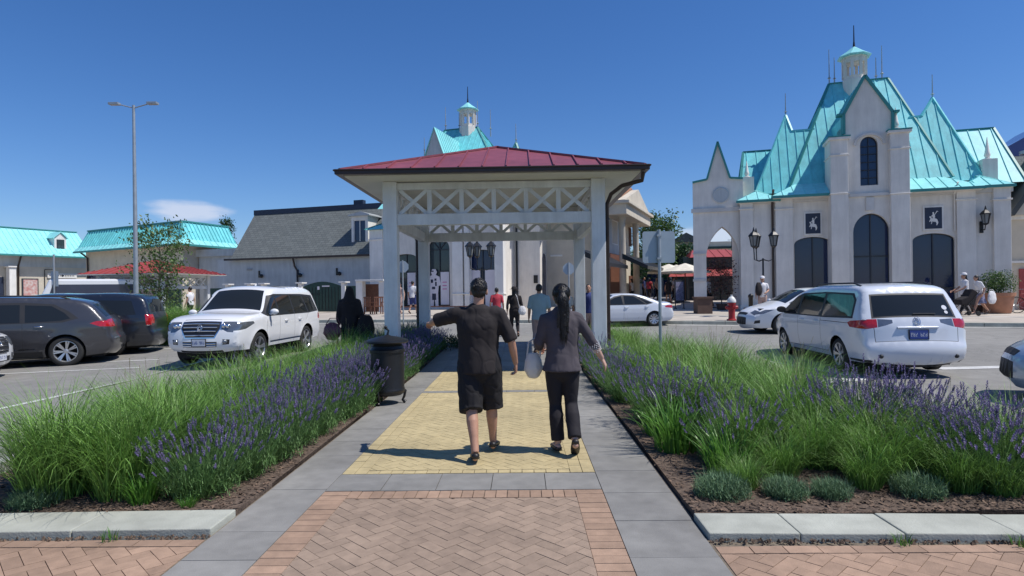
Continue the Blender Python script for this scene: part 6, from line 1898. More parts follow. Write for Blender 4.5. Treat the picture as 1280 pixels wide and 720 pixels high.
def lantern_head(parent, c, s=1.0):
    c = Vector(c)
    b = B(); lathe(b, [(.09*s, .02*s), (.15*s, .36*s)], 6, c=c); obj('lantern_glass', b, 'lampglass', parent)
    b = B()
    lathe(b, [(.04*s, -.05*s), (.11*s, .0), (.10*s, .02*s)], 6, c=c)
    for k in range(6):
        a = k*math.pi/3; bar(b, c+Vector((.095*s*math.cos(a), .095*s*math.sin(a), 0)), c+Vector((.16*s*math.cos(a), .16*s*math.sin(a), .37*s)), .022*s, .022*s)
    lathe(b, [(.20*s, .36*s), (.19*s, .40*s), (.10*s, .50*s), (.05*s, .54*s), (.03*s, .62*s), (.01*s, .70*s)], 6, c=c)
    obj('lantern_cage', b, 'blackm', parent)

def downpipe(parent, pts, r=.05, m='gutter'):
    b = B(); tube(b, pts, r, 8); return obj('downpipe', b, m, parent, 60)

def pier(parent, u0, u1, y0, y1, z0, z1, caps=(), m='stucco', plinth=.0, name='pier'):
    b = B(); box(b, u0, u1, y0, y1, z0, z1)
    for zc, h, o_ in caps: box(b, u0-o_, u1+o_, y0-o_, y1, zc, zc+h)
    if plinth: box(b, u0-.05, u1+.05, y0-.05, y1, z0, z0+plinth)
    return obj(name, b, m, parent, bevel=.015)

def right_shop():
    F = Fr(9.16, 31.6, -17, gz(14, 30)+.12)
    r = F.root('castle_shop', 'cream castle style shop on the right with steep turquoise roofs above square rider signs', 'shop building')
    U, Z = F.u, F.z
    ze = 5.55
    uL, uR = U(928), U(1263)
    # ---- main wall with its openings
    w1 = arch_poly(U(993), U(1040), .25, Z(993, 306), Z(1016, 296)); w2 = arch_poly(U(1141), U(1194), .25, Z(1141, 301), Z(1167, 291.5))
    b = B(); holed_wall(b, [(uL, -.6), (uR, -.6), (uR, ze), (uL, ze)], [w1, w2], 0, .22)
    box(b, uR-.02, uR, .002, 11, -.6, ze); box(b, uL, uL+.02, .5, 11, -.6, ze); box(b, uL, uR, 10.98, 11, -.6, ze)
    wall = obj('wall', b, 'stucco', r)
    for wp in (w1, w2):
        x0, x1 = wp[0][0], wp[1][0]; zt = max(p[1] for p in wp)
        glazed(r, wp, 0, [((x0+x1)/2, .25, (x0+x1)/2, zt), (x0, 1.05, x1, 1.05)], deep=.2)
    # piers of the main front
    for a, c_ in ((926, 942), (970, 992), (1197, 1221), (1243, 1265)):
        zt = Z((a+c_)/2, 262 if a < 1100 else 250, -.18)
        b = pier(r, U(a, -.18), U(c_, -.18), -.18, .03, -.6, ze-.02, [(zt, .07, .05)], plinth=.9)
    b = B(); box(b, uL-.06, U(1042), -.12, .03, ze-.28, ze+.02); box(b, U(1138), uR+.1, -.12, .03, ze-.28, ze+.02)
    box(b, uL, U(1042), -.06, -.001, -.6, .3); box(b, U(1138), uR, -.06, -.001, -.6, .3)
    obj('cornice', b, 'trim', r)
    framed_sign(F, r, 1004.5, 1027.5, 265.5, 293.5, -.02); framed_sign(F, r, 1153, 1179.5, 258, 287.5, -.02)
    wall_lantern(r, U(1227), 0, Z(1228, 280), 1.15)
    downpipe(r, [(U(966.5, -.15), -.62, ze+.3), (U(966.5, -.15), -.25, ze-.1), (U(966.5, -.15), -.12, ze-.4), (U(966.5, -.15), -.12, 0)], .055)
    downpipe(r, [(U(1194.5, -.1), -.5, ze+.2), (U(1194.5, -.1), -.08, ze-.3), (U(1194.5, -.1), -.08, 3.6)], .04, 'stucco')
    # ---- gate with the pointed arch
    gy = .15
    ga, gb = U(867, gy), U(930, gy)
    out = [(ga, -.6), (gb, -.6), (gb, Z(925, 224, gy)), (U(914, gy), Z(914, 223, gy)), (U(899, gy), Z(899, 178, gy)), (U(885, gy), Z(885, 225, gy)), (U(867, gy), Z(867, 229, gy))]
    arc = arch_poly(U(883, gy), U(924, gy), -.6, Z(903, 322, gy), Z(903, 283, gy), 'point', 20)
    b = B(); holed_wall(b, out, [], gy) if False else None
    # arch open at the bottom: build the outline around it
    top = arc[2:]
    P = [(ga, -.6), (arc[0][0], -.6)]+top[::-1]+[(arc[1][0], -.6)]+out[1:]
    b = B()
    vs = [Vector(p) for p in P]; es = [(i, (i+1) % len(P)) for i in range(len(P))]
    rv, re, rf, *_ = delaunay_2d_cdt(vs, es, [], 0, 1e-5)
    for yy in (gy, gy+.9):
        vm = {}
        for f in rf:
            c = sum((rv[i] for i in f), Vector((0, 0)))/len(f)
            if inpoly(c, P):
                for i in f:
                    if i not in vm: vm[i] = b.verts.new((rv[i].x, yy, rv[i].y))
                b.faces.new([vm[i] for i in f])
    for i in range(len(P)):
        a, c_ = P[i], P[(i+1) % len(P)]; b.faces.new([b.verts.new(p) for p in ((a[0], gy, a[1]), (c_[0], gy, c_[1]), (c_[0], gy+.9, c_[1]), (a[0], gy+.9, a[1]))])
    obj('gate_wall', b, 'stucco', r)
    b = B()
    for (p, q) in ((out[2], out[3]), (out[3], out[4]), (out[4], out[5]), (out[5], out[6])):
        bar(b, (p[0], gy+.42, p[1]+.03), (q[0], gy+.42, q[1]+.03), 1.04, .09, up=(0, 0, 1))
    obj('coping', b, 'teal_d', r)
    zc = Z(867, 264, gy)
    b = B(); box(b, ga-.08, U(928, gy), gy-.1, gy-.001, zc-.1, zc+.1); box(b, ga-.04, U(883, gy), gy-.06, gy-.002, Z(870, 352, gy), Z(870, 349, gy))
    box(b, ga-.04, U(883, gy), gy-.061, gy-.0025, Z(870, 318, gy), Z(870, 316, gy))
    obj('string_course', b, 'trim', r)
    b = B(); mt = Matrix.Translation((U(902, gy), gy-.02, Z(902, 244, gy))) @ Matrix.Rotation(R(90), 4, 'X')
    lathe(b, [(.38, -.02), (.40, .03), (.34, .05), (.32, .03)], 28, mt=mt); obj('medallion', b, 'stucco_grey', r, 40)
    finial(r, U(935, 1.0), 1.0, Z(935, 222, 1.0), .85, .13); b = B(); box(b, U(930, .8), U(944, .8), .8, 1.4, ze-.3, Z(935, 222, 1.0)); obj('pedestal', b, 'stucco', r)
    # ---- tower
    ty = -.55
    out = [(U(1050, ty), -.6), (U(1128, ty), -.6), (U(1128, ty), Z(1128, 172, ty)), (U(1118, ty), Z(1118, 165, ty)), (U(1118, ty), Z(1118, 139, ty)), (U(1084, ty), Z(1084, 94, ty)), (U(1057, ty), Z(1057, 143, ty)), (U(1057, ty), Z(1057, 168, ty)), (U(1050, ty), Z(1050, 176, ty))]
    wa = arch_poly(U(1067, ty), U(1113, ty), .25, Z(1090, 290, ty), Z(1090, 266.5, ty)); wb = arch_poly(U(1077, ty), U(1099.5, ty), Z(1088, 231.5, ty), Z(1088, 181, ty), Z(1088, 170, ty))
    b = B(); holed_wall(b, out, [wa, wb], ty, .3)
    zs_ = Z(1088, 176, ty)
    box(b, U(1050, ty), U(1050, ty)+.02, ty+.001, 3.0, -.6, zs_-.1); box(b, U(1128, ty)-.02, U(1128, ty), ty+.001, 3.0, -.6, zs_-.1)
    obj('tower_wall', b, 'stucco', r)
    xa0, xa1 = wa[0][0], wa[1][0]
    glazed(r, wa, ty, [((xa0+xa1)/2, .25, (xa0+xa1)/2, Z(1090, 267, ty)), (xa0, Z(1090, 320, ty), xa1, Z(1090, 320, ty)), (xa0, 1.2, xa1, 1.2)], deep=.26)
    xb0, xb1 = wb[0][0], wb[1][0]; mz = wb[0][1]; Mz = Z(1088, 172, ty)
    glazed(r, wb, ty, [((xb0+xb1)/2, mz, (xb0+xb1)/2, Mz)]+[(xb0, mz+(Mz-mz)*k/6, xb1, mz+(Mz-mz)*k/6) for k in range(1, 6)], deep=.2, fw=.03)
    b = B()
    for (p, q) in ((out[3], out[4]), (out[4], out[5]), (out[5], out[6]), (out[6], out[7])):
        bar(b, (p[0], ty+.12, p[1]+.0), (q[0], ty+.12, q[1]+.0), .42, .12)
    for xx, zz, sg in ((out[4][0], out[4][1], 1), (out[6][0], out[6][1], -1)): box(b, min(xx, xx+sg*.28), max(xx, xx+sg*.28), ty-.09, ty+.33, zz-.05, zz+.04)
    obj('coping', b, 'teal_d', r)
    b = B(); zb = Z(1088, 243.5, ty); box(b, U(1062, ty), U(1115, ty), ty-.12, ty-.001, zb-.07, zb+.07); box(b, U(1083, ty), U(1093, ty), ty-.09, ty-.002, Z(1088, 263, ty), Z(1088, 247, ty))
    # moulding over the upper window
    xc = (xb0+xb1)/2; rr = (xb1-xb0)/2+.16
    prev = None
    for i in range(13):
        a = math.pi*i/12; p = (xc+rr*math.cos(a)*1.15, ty-.05, Z(1088, 181, ty)+rr*math.sin(a)*.95)
        if prev: bar(b, prev, p, .1, .1, up=(0, 1, 0))
        prev = p
    obj('string_course', b, 'trim', r)
    for a, c_, yt in ((1040, 1062, 174), (1115, 1139, 165)):
        zt = Z((a+c_)/2, yt, ty-.3)
        pier(r, U(a, ty-.3), U(c_, ty-.3), ty-.3, .6, -.6, zt, [(zt-.02, .12, .09), (zt-.75, .06, .04), (Z(a, 243, ty-.3), .05, .04)], plinth=.9)
        b = B(); box(b, U(a, ty-.3)-.1, U(c_, ty-.3)+.1, ty-.4, .65, zt+.1, zt+.16); obj('pier_cap', b, 'teal_d', r)
        # upper stage of the shoulder
    finial(r, U(1122, -.3), -.3, Z(1122, 163, -.3)+.05, 1.0, .15)
    b = B(); box(b, U(1057, ty), U(1066, ty), ty+.02, 1.0, zs_-.5, Z(1057, 156, ty)); obj('pedestal', b, 'stucco', r)
    # tower roof: two slopes running back into the main roof
    ap = Vector((out[5][0], ty+.05, out[5][1]-.05)); l = Vector((out[6][0], ty+.05, out[6][1]-.02)); rr_ = Vector((out[4][0], ty+.05, out[4][1]-.02)); bk = Vector((0, 4.2, 0))
    b = B(); roof_face(b, [l, l+bk, ap+bk, ap], .5); roof_face(b, [rr_, rr_+bk, ap+bk, ap], .5)
    roof_face(b, [l+Vector((0, 0, -1.2)), l+bk+Vector((0, 0, -1.2)), l+bk, l], None or .5); roof_face(b, [rr_+Vector((0, 0, -1.2)), rr_+bk+Vector((0, 0, -1.2)), rr_+bk, rr_], .5)
    obj('tower_roof', b, 'teal', r)
    # ---- skirts of the roof
    def skirt(px0, px1, py_e0, py_e1, y0, y1, rise, name='roof_skirt', fl=1, fr=1):
        e0 = F.uz(px0, py_e0, y0); e1 = F.uz(px1, py_e1, y0); zz = (e0[1]+e1[1])/2
        b = B(); roof_face(b, [(e0[0], y0, zz), (e1[0], y0, zz), (e1[0]-(y1-y0)*.9*fr, y1, zz+rise), (e0[0]+(y1-y0)*.9*fl, y1, zz+rise)], .5)
        if fr: roof_face(b, [(e1[0], y0, zz), (e1[0], y1+6, zz), (e1[0]-(y1-y0)*.9, y1+6, zz+rise), (e1[0]-(y1-y0)*.9, y1, zz+rise)], .5)
        if fl: roof_face(b, [(e0[0], y0, zz), (e0[0], y1+6, zz), (e0[0]+(y1-y0)*.9, y1+6, zz+rise), (e0[0]+(y1-y0)*.9, y1, zz+rise)], .5)
        o = obj(name, b, 'teal_l', r)
        b = B(); box(b, e0[0]-.03, e1[0]+.03, y0-.05, y0+.05, zz-.12, zz-.005); box(b, e1[0]-.04, e1[0]+.03, y0+.051, y1+5, zz-.12, zz-.005); obj('gutter', b, 'teal_d', o)
        b = B(); box(b, e0[0]+.05, e1[0]-.05, y0+.051, y1+4, zz-.14, zz-.10); obj('soffit', b, 'stucco', o)
        return zz
    z1_ = skirt(921, 975, 251.5, 247, -.35, .85, .62)
    z2_ = skirt(965, 1042, 244.8, 240.8, -.60, .70, .68, fr=0); z2_ = skirt(1137, 1232, 236.5, 232, -.60, .70, .68, fl=0)
    z3_ = skirt(1205, 1269, 232, 230, -.30, .90, .62)
    # ---- main roofs
    yb = .68
    fl = F.uz(990, 228, yb); fr_ = F.uz(1190, 217, yb); zb_ = z2_+.67
    yr = 3.9; rl = F.uz(1036, 105, yr); rr2 = F.uz(1110, 98, yr); zr = (rl[1]+rr2[1])/2
    xl, xr = F.uz(988, 228, yb)[0], F.uz(1192, 217, yb)[0]
    hip(r, [(xl, yb, zb_-.02), (xr, yb, zb_-.02), (xr, yr*2-yb, zb_-.02), (xl, yr*2-yb, zb_-.02)], [(rl[0], yr, zr), (rr2[0], yr, zr)], name='main_roof')
    lantern(r, U(1068, yr, 100), yr, Z(1068, 103, yr), (U(1083, yr, 80)-U(1053, yr, 80)), Z(1068, 57, yr)-Z(1068, 103, yr))
    for px, py0, py1 in ((1036.5, 104, 62), (1043, 103, 72), (1095, 99, 72), (1102.5, 98, 57)):
        rod(r, U(px, yr, 100), yr, Z(px, py0, yr), Z(px, py1, yr)-Z(px, py0, yr))
    # side roofs: each a steep slope with a pointed peak next to a level ridge
    def wing(pxb, pyb, apx, apy, nx, rpx, rpy, pxe, yb, ya, zb):
        a = F.uz(apx, apy, ya); k = (a[1]-zb)/(ya-yb)
        yr_ = ya
        for _ in range(6): q = F.uz(rpx, rpy, yr_); yr_ = yb+(q[1]-zb)/k
        xn = F.uz(nx, rpy, yr_)[0]; x0 = U(pxb, yb, pyb); xe = U(pxe, yb, pyb)
        P = [(x0, yb, zb), (xe, yb, zb), (q[0], yr_, q[1]), (xn, yr_, q[1]), (a[0], ya, a[1])]
        if x0 > xe: P = [P[1], P[0], P[4], P[3], P[2]]
        b = B(); roof_face(b, P, .42); roof_face(b, [(x0, yb, zb), (x0, 2*ya-yb, zb), (a[0], ya, a[1])], .42)
        roof_face(b, [(xn, yr_, q[1]), (a[0], ya, a[1]), (xn, 2*ya-yr_, q[1])], None, None)
        for p_, q_ in ((P[0] if x0 < xe else P[1], (a[0], ya, a[1])), ((a[0], ya, a[1]), (xn, yr_, q[1])), ((xn, yr_, q[1]), (q[0], yr_, q[1]))): bar(b, p_, q_, .10, .08)
        obj('pointed_roof', b, 'teal', r)
        rod(r, a[0], ya, a[1], 1.15)
    wing(944, 232, 982, 144, 990, 1018, 161.5, 1012, .85, 2.9, z1_+.42)
    wing(1232, 218, 1165.5, 122, 1152, 1136, 146.5, 1150, .88, 3.0, z3_+.42)
    # low outer roofs
    for (pa, pb, pyt, pyb_, y_) in ((929, 968, 189, 232, 3.6), (1190, 1242, 162, 215, 3.8)):
        x0, x1 = U(pa, y_, pyt), U(pb, y_, pyt); zt = Z((pa+pb)/2, pyt, y_)
        hip(r, [(x0-.35, y_-2.2, 5.9), (x1+.45, y_-2.2, 5.9), (x1+.45, y_+2.2, 5.9), (x0-.35, y_+2.2, 5.9)], [(x0, y_, zt), (x1, y_, zt)], name='outer_roof')
    b = B(); u0, u1 = U(1230, .9), U(1249, .9); box(b, u0, u1, .9, 1.6, ze-.3, Z(1240, 198, .9)); obj('pedestal', b, 'stucco', r); finial(r, (u0+u1)/2, 1.2, Z(1240, 198, .9), 1.05, .14)
    return F, r

def middle_shop():
    F = Fr(-8.75, 38.3, -17, gz(-3, 36)+.12)
    r = F.root('castle_shop', 'cream castle style shop behind the gazebo with posters in its arched windows', 'shop building')
    U, Z = F.u, F.z; ze = 6.2
    a0, a1, a2, a3 = U(478), U(629), U(675, 2.2), U(690, 4.4)
    wins = [arch_poly(U(494), U(520), .2, Z(507, 322), Z(507, 317.5)), arch_poly(U(535), U(562), .2, Z(548, 311), Z(548, 297)), arch_poly(U(587), U(618), -.1, Z(602, 320), Z(602, 312))]
    b = B(); holed_wall(b, [(a0, -.7), (a1, -.7), (a1, ze), (a0, ze)], wins, 0, .25)
    box(b, a1-.02, a1, .002, 2.2, -.7, ze)
    holed_wall(b, [(a1, -.7), (a2, -.7), (a2, ze), (a1, ze)], [], 2.2, .2)
    box(b, a2-.02, a2, 2.202, 4.4, -.7, ze)
    a4 = U(720, 4.4)
    arc = arch_poly(U(700, 4.4), U(722, 4.4), -.6, Z(711, 318, 4.4), Z(711, 297, 4.4))
    arc = [(min(max(p[0], 0), a4+1.0), p[1]) for p in arc]
    holed_wall(b, [(a2, -.7), (a4+1.6, -.7), (a4+1.6, ze), (a2, ze)], [arc], 4.4, .6)
    box(b, a0, a0+.02, .002, 12, -.7, ze); box(b, a0, a4, 11.98, 12, -.7, ze)
    obj('wall', b, 'stucco', r)
    for i, wp in enumerate(wins):
        x0, x1 = wp[0][0], wp[1][0]; zt = max(p[1] for p in wp); xc = (x0+x1)/2; zm = Z(548, 339)
        mull = [(xc, .2, xc, zt-.02), (x0, zm, x1, zm), (x0, Z(548, 312), x1, Z(548, 312))]
        if i == 1: mull += [(xc, Z(548, 312), xc+(x1-xc)*.7, zt-.12), (xc, Z(548, 312), xc-(x1-xc)*.7, zt-.12)]
        g = glazed(r, wp, 0, mull, g='glass2' if i < 2 else 'glass', deep=.22)
        if i < 2:
            b = B(); box(b, xc+.08, x1-.08, .06, .12, .3, zm-.05); s = obj('banner', b, 'white_b', r)
            b = B()
            for k in range(3): box(b, xc+.2, x1-.22, .054, .0595, 1.2+.2*k, 1.26+.2*k)
            obj('banner_print', b, 'pink', s)
    # cut-out figure poster in the arched window
    x0, x1 = wins[1][0][0], (wins[1][0][0]+wins[1][1][0])/2; cx = (x0+x1)/2
    b = B(); S = (Z(548, 336)-.2)/1.75
    fig = [(-.16, 0), (-.03, 0), (0, .55), (.06, 0), (.18, 0), (.17, .6), (.20, .95), (.30, 1.0), (.24, 1.38), (.08, 1.47), (.13, 1.60), (.07, 1.74), (-.07, 1.74), (-.13, 1.60), (-.08, 1.47), (-.26, 1.36), (-.30, .95), (-.18, .92), (-.18, .5)]
    prism(b, [(cx+x*S*1.15, .2+z*S) for x, z in fig], .05, .10); o = obj('poster', b, 'white_b', r)
    b = B()
    for (x, z, w, h) in ((-.1, 1.1, .12, .16), (.08, 1.2, .1, .1), (-.02, .8, .16, .12), (.1, .95, .08, .2), (-.08, 1.62, .14, .05), (0, .3, .2, .3)): box(b, cx+(x-w/2)*S, cx+(x+w/2)*S, .042, .0495, .2+z*S, .2+(z+h)*S)
    obj('poster_print', b, 'navy', o)
    for a, c_ in ((521, 531), (565, 578), (580, 586), (618, 629)):
        pier(r, U(a, -.45), U(c_, -.45)-.0, -.45, .02, -.7, ze, [(Z(a, 368, -.45), .06, .05)], plinth=.0, m='stucco_w')
    pier(r, U(690, 3.9), U(702, 3.9), 3.9, 4.45, -.7, ze, [(Z(690, 321, 3.9), .12, .08)], m='stucco_w')
    # narrow arched window in the set back part
    for px0, px1 in ((681, 688),):
        b = B(); u = a2+.012
        P = arch_poly(2.7, 3.5, .6, Z(684, 324, 3.1), Z(684, 317, 3.1))
        mt = Matrix(((0, 1, 0, u), (1, 0, 0, 0), (0, 0, 1, 0), (0, 0, 0, 1)))
        prism(b, P, 0, .03, mt=mt); obj('side_window', b, 'glass', r)
    b = B()
    for px in (669.5, 678): 
        uu = U(px, 2.2 if px < 675 else 2.9); box(b, uu-.12, uu+.12, 2.14, 2.2, Z(669, 354, 2.2), Z(669, 344, 2.2)) if px < 675 else None
    obj('notice_board', b, 'blackm', r)
    downpipe(r, [(U(646, 2.1), 2.1, ze), (U(646, 2.1), 2.1, -.3)], .06, 'blackm')
    # mullions of the entrance, doors
    b = B(); cxm = (wins[2][0][0]+wins[2][1][0])/2
    box(b, cxm-.9, cxm-.15, .1, .14, 0.1, 2.3); box(b, cxm+.15, cxm+.9, .1, .14, .1, 2.3); obj('door', b, 'white_b', r)
    # left corner pier with its small cap
    pier(r, U(462, -.3), U(478, -.3), -.3, 1.4, -.7, Z(470, 287, -.3), [(Z(470, 300, -.3), .06, .05)], m='stucco_w', name='corner_pier')
    u0, u1 = U(456, -.5), U(484, -.5); zz = Z(470, 287, -.3)
    hip(r, [(u0, -.5, zz), (u1, -.5, zz), (u1, 1.6, zz), (u0, 1.6, zz)], [((u0+u1)/2, .5, zz+.45)]*2, m='teal_l', name='corner_cap')
    # gable tower
    g0, g1 = U(524), U(566); ap = F.uz(544, 159.5, 0); 
    gl = F.uz(530, 205, 0); gr = F.uz(559, 205, 0)
    b = B(); holed_wall(b, [(gl[0], ze-.2), (gr[0], ze-.2), (gr[0], gr[1]), (ap[0], ap[1]), (gl[0], gl[1])], [], -.1, .1)
    obj('gable', b, 'stucco_grey', r)
    bk = Vector((0, 4.5, 0)); A = Vector((ap[0], -.2, ap[1])); L_ = Vector((gl[0]-.1, -.2, gl[1]-.1)); R_ = Vector((gr[0]+.1, -.2, gr[1]-.1))
    b = B(); roof_face(b, [R_, R_+bk, A+bk, A], .35); roof_face(b, [L_, L_+bk, A+bk, A], .35); obj('gable_roof', b, 'teal_l', r)
    # main roof
    yr = 4.6; zl = Z(578, 161, yr); xl = U(556, yr, 161); xr = U(597, yr, 160); zb = ze+.1
    hip(r, [(U(500, .0), .0, zb), (U(640, 0), .0, zb), (U(640, 0), 9.2, zb), (U(500, 0), 9.2, zb)], [(xl, yr, zl), (xr, yr, zl)], name='main_roof', step=.4)
    lantern(r, U(585, yr, 150), yr, Z(585, 161, yr), U(594, yr, 150)-U(576, yr, 150), Z(585, 127, yr)-Z(585, 161, yr))
    for px, py0, py1 in ((557, 161, 134), (574, 160, 141), (597, 159, 126), (613, 165, 137), (530, 190, 172)):
        rod(r, U(px, yr, 150), yr, Z(px, py0, yr), Z(px, py1, yr)-Z(px, py0, yr))
    p = F.uz(645, 178, 3.0)
    hip(r, [(p[0]-1.6, 1.4, ze), (p[0]+1.6, 1.4, ze), (p[0]+1.6, 4.6, ze), (p[0]-1.6, 4.6, ze)], [(p[0], 3.0, p[1])]*2, name='pointed_roof')
    rod(r, p[0], 3.0, p[1], 1.15)
    b = B(); roof_face(b, [(a0, -.5, ze-.1), (a1+.3, -.5, ze-.1), (a1, .4, ze+.5), (a0, .4, ze+.5)], .5); roof_face(b, [(a1, 1.7, ze-.1), (a4, 1.7, ze-.1), (a4, 3, ze+.9), (a1, 3, ze+.9)], .5); obj('roof_skirt', b, 'teal_l', r)
    return F, r

def grey_building():
    # long building with a shingled roof
    F = Fr(-18.7, 41.6, -17, gz(-14, 40)+.10)
    r = F.root('shingled_building', 'long pale building with a steep grey shingled roof, navy ridge band and one dormer', 'building')
    U, Z = F.u, F.z
    u0, u1 = U(272), U(470); ze = (Z(300, 324, -.25)+Z(460, 317, -.25))/2
    b = B(); box(b, u0, u1, 0, 6, -.7, ze-.02); obj('wall', b, 'stucco_grey', r)
    yr = 2.6; zr = (Z(318, 270, yr)+Z(476, 259, yr))/2
    ul, ur = U(318, yr, 268), U(500, yr, 255)
    b = B(); roof_face(b, [(U(288, -.25, 325), -.25, ze), (u1+1.5, -.25, ze), (ur, yr, zr), (ul, yr, zr)], None, None); roof_face(b, [(U(288, -.25, 325), -.25, ze), (U(288, -.25, 325), 6, ze), (ul, 5, zr), (ul, yr, zr)], None, None)
    roof = obj('roof', b, 'shingle', r)
    b = B(); box(b, ul-.02, ur, yr-.04, 5.1, zr, zr+.34); obj('ridge_band', b, 'navy', r)
    b = B(); box(b, u0+.8, u1, -.33, -.24, ze-.11, ze+.01); obj('gutter', b, 'gutter', r)
    downpipe(r, [(U(367, -.2), -.28, ze-.05), (U(367, -.2), -.1, ze-.6), (U(371.5, -.1), -.1, ze-.9), (U(371.5, -.1), -.1, 0)], .06)
    for px, py in ((327, 345), (375.5, 344), (424.5, 342)):
        b = B(); mt = Matrix.Translation((U(px, -.1), -.14, Z(px, py, -.1))); bmesh.ops.create_icosphere(b, subdivisions=2, radius=.13, matrix=mt); box(b, U(px, -.1)-.3, U(px, -.1)-.2, -.06, -.001, Z(px, py, 0)-.1, Z(px, py, 0)+.35)
        obj('wall_light', b, 'blackm', r, 50)
    b = B(); c = F.uz(311.5, 337, -.05); box(b, c[0]-.2, c[0]+.2, -.05, -.001, c[1]-.06, c[1]+.06); obj('vent', b, 'stucco_dark', r)
    # dormer
    yd = .5; x0, x1 = U(440, yd), U(460.5, yd); z0, z1 = Z(450, 306, yd), Z(450, 270, yd)
    d = B(); wp = [(U(442.5, yd), Z(450, 303, yd)), (U(457.5, yd), Z(450, 303, yd)), (U(457.5, yd), Z(450, 275, yd)), (U(442.5, yd), Z(450, 275, yd))]
    holed_wall(d, [(x0, z0), (x1, z0), (x1, z1), (x0, z1)], [wp], yd, .12)
    box(d, x1-.02, x1, yd+.001, 2.6, z0, z1); box(d, x0, x0+.02, yd+.001, 2.6, z0, z1)
    dm = obj('dormer', d, 'stucco_w', r)
    xc = (wp[0][0]+wp[1][0])/2; glazed(dm, wp, yd, [(xc, wp[0][1], xc, wp[2][1])], frame='stucco_w', deep=.1, fw=.05)
    d = B(); prism(d, [(x0-.12, z1+.001), (x1+.22, z1+.001), (x1+.22, z1+.08), ((x0+x1)/2+.2, z1+.26), (x0-.12, z1+.08)], yd-.2, 3.0); obj('dormer_roof', d, 'stucco_grey', dm)
    b = B(); c = F.uz(441, 255, yr); box(b, c[0]-.3, c[0]+.4, 3.2, 3.6, c[1], c[1]+.35); obj('roof_unit', b, 'navy', r)

def fence_row():
    # green panels between white posts, in front of the shingled building
    F = Fr(-13.0, 37.4, -17, gz(-10, 37)+.14); U, Z = F.u, F.z
    r = F.root('panel_fence', 'dark green panelled fence with small white capped posts in front of the shingled building', 'fence')
    zt = Z(400, 358)
    for i, (a, c_) in enumerate(((205, 226), (262, 284), (286, 312), (314, 328), (331, 374), (432, 449))):
        b = B(); x = U(a)
        box(b, U(a), U(c_), -.02, .02, .02, zt)
        while x < U(c_)-.05: box(b, x, x+.03, -.035, -.021, .05, zt-.03); x += .22
        box(b, U(a), U(c_), -.04, -.021, zt-.06, zt); obj('panel', b, 'green_p', r)
    for px in (285, 312.5, 329.5, 376, 430):
        b = B(); x = U(px); box(b, x-.13, x+.13, -.14, .13, -.4, zt+.18); box(b, x-.24, x+.24, -.25, .24, zt+.181, zt+.26); obj('post', b, 'stucco_w', r, bevel=.01)
    b = B(); x0, x1 = U(379), U(427); prism(b, [(x0, .02), (x1, .02), (x1, zt)]+[(x1+(x0-x1)*k/10, zt+.28*math.sin(math.pi*k/10)) for k in range(1, 10)]+[(x0, zt)], -.05, .0)
    g = obj('gate', b, 'green_p', r)
    b = B()
    for k in range(1, 12):
        x = x0+(x1-x0)*k/12; box(b, x-.015, x+.015, -.065, -.051, .1, zt-.05)
    for k in range(6): box(b, U(388)+k*.12, U(388)+k*.12+.03, -.066, -.052, 1.0, zt-.4)
    obj('gate_ribs', b, 'blackm', g)
    b = B(); box(b, U(403), U(412), -.07, -.052, Z(404, 358.5), Z(404, 357)); box(b, U(397), U(399.5), -.07, -.052, Z(404, 362), Z(404, 358)); obj('gate_notice', b, 'white_b', g)
    # portal with a red brown back
    r2 = F.root('brick_kiosk', 'low portal of white posts with a red brown panel beside the wooden chairs', 'kiosk')
    b = B(); zk = Z(458, 352)
    for px in (450.5, 479): x = U(px, -.4); box(b, x-.2, x+.2, -.6, -.2, -.5, zk)
    box(b, U(447, -.4), U(482, -.4), -.7, -.1, zk+.001, zk+.1); obj('portal', b, 'stucco_w', r2, bevel=.01)
    b = B(); box(b, U(454, 0), U(478, 0), .1, .2, -.4, zk-.15); obj('back_panel', b, 'wood', r2)
    return F

def chair_thing(loc, rz, label, group):
    e = empty('wooden_chair', loc, rz, label, 'chair', group)
    b = B(); box(b, -.25, .25, -.25, .25, .40, .44); obj('seat', b, 'wood', e)
    b = B()
    for k in range(5): box(b, -.22+.1*k, -.17+.1*k, .22, .25, .44, .88)
    box(b, -.25, .25, .22, .26, .86, .93); obj('backrest', b, 'wood', e)
    for sx in (-1, 1):
        for sy in (-1, 1): b = B(); box(b, sx*.22-.025, sx*.22+.025, sy*.22-.025, sy*.22+.025, 0, .40 if sy > 0 else .40); obj('leg', b, 'wood', e)
        b = B(); box(b, sx*.25-.03, sx*.25+.03, -.25, .22, .62, .65); box(b, sx*.25-.02, sx*.25+.02, -.25, -.20, .44, .62); obj('armrest', b, 'wood', e)
    return e

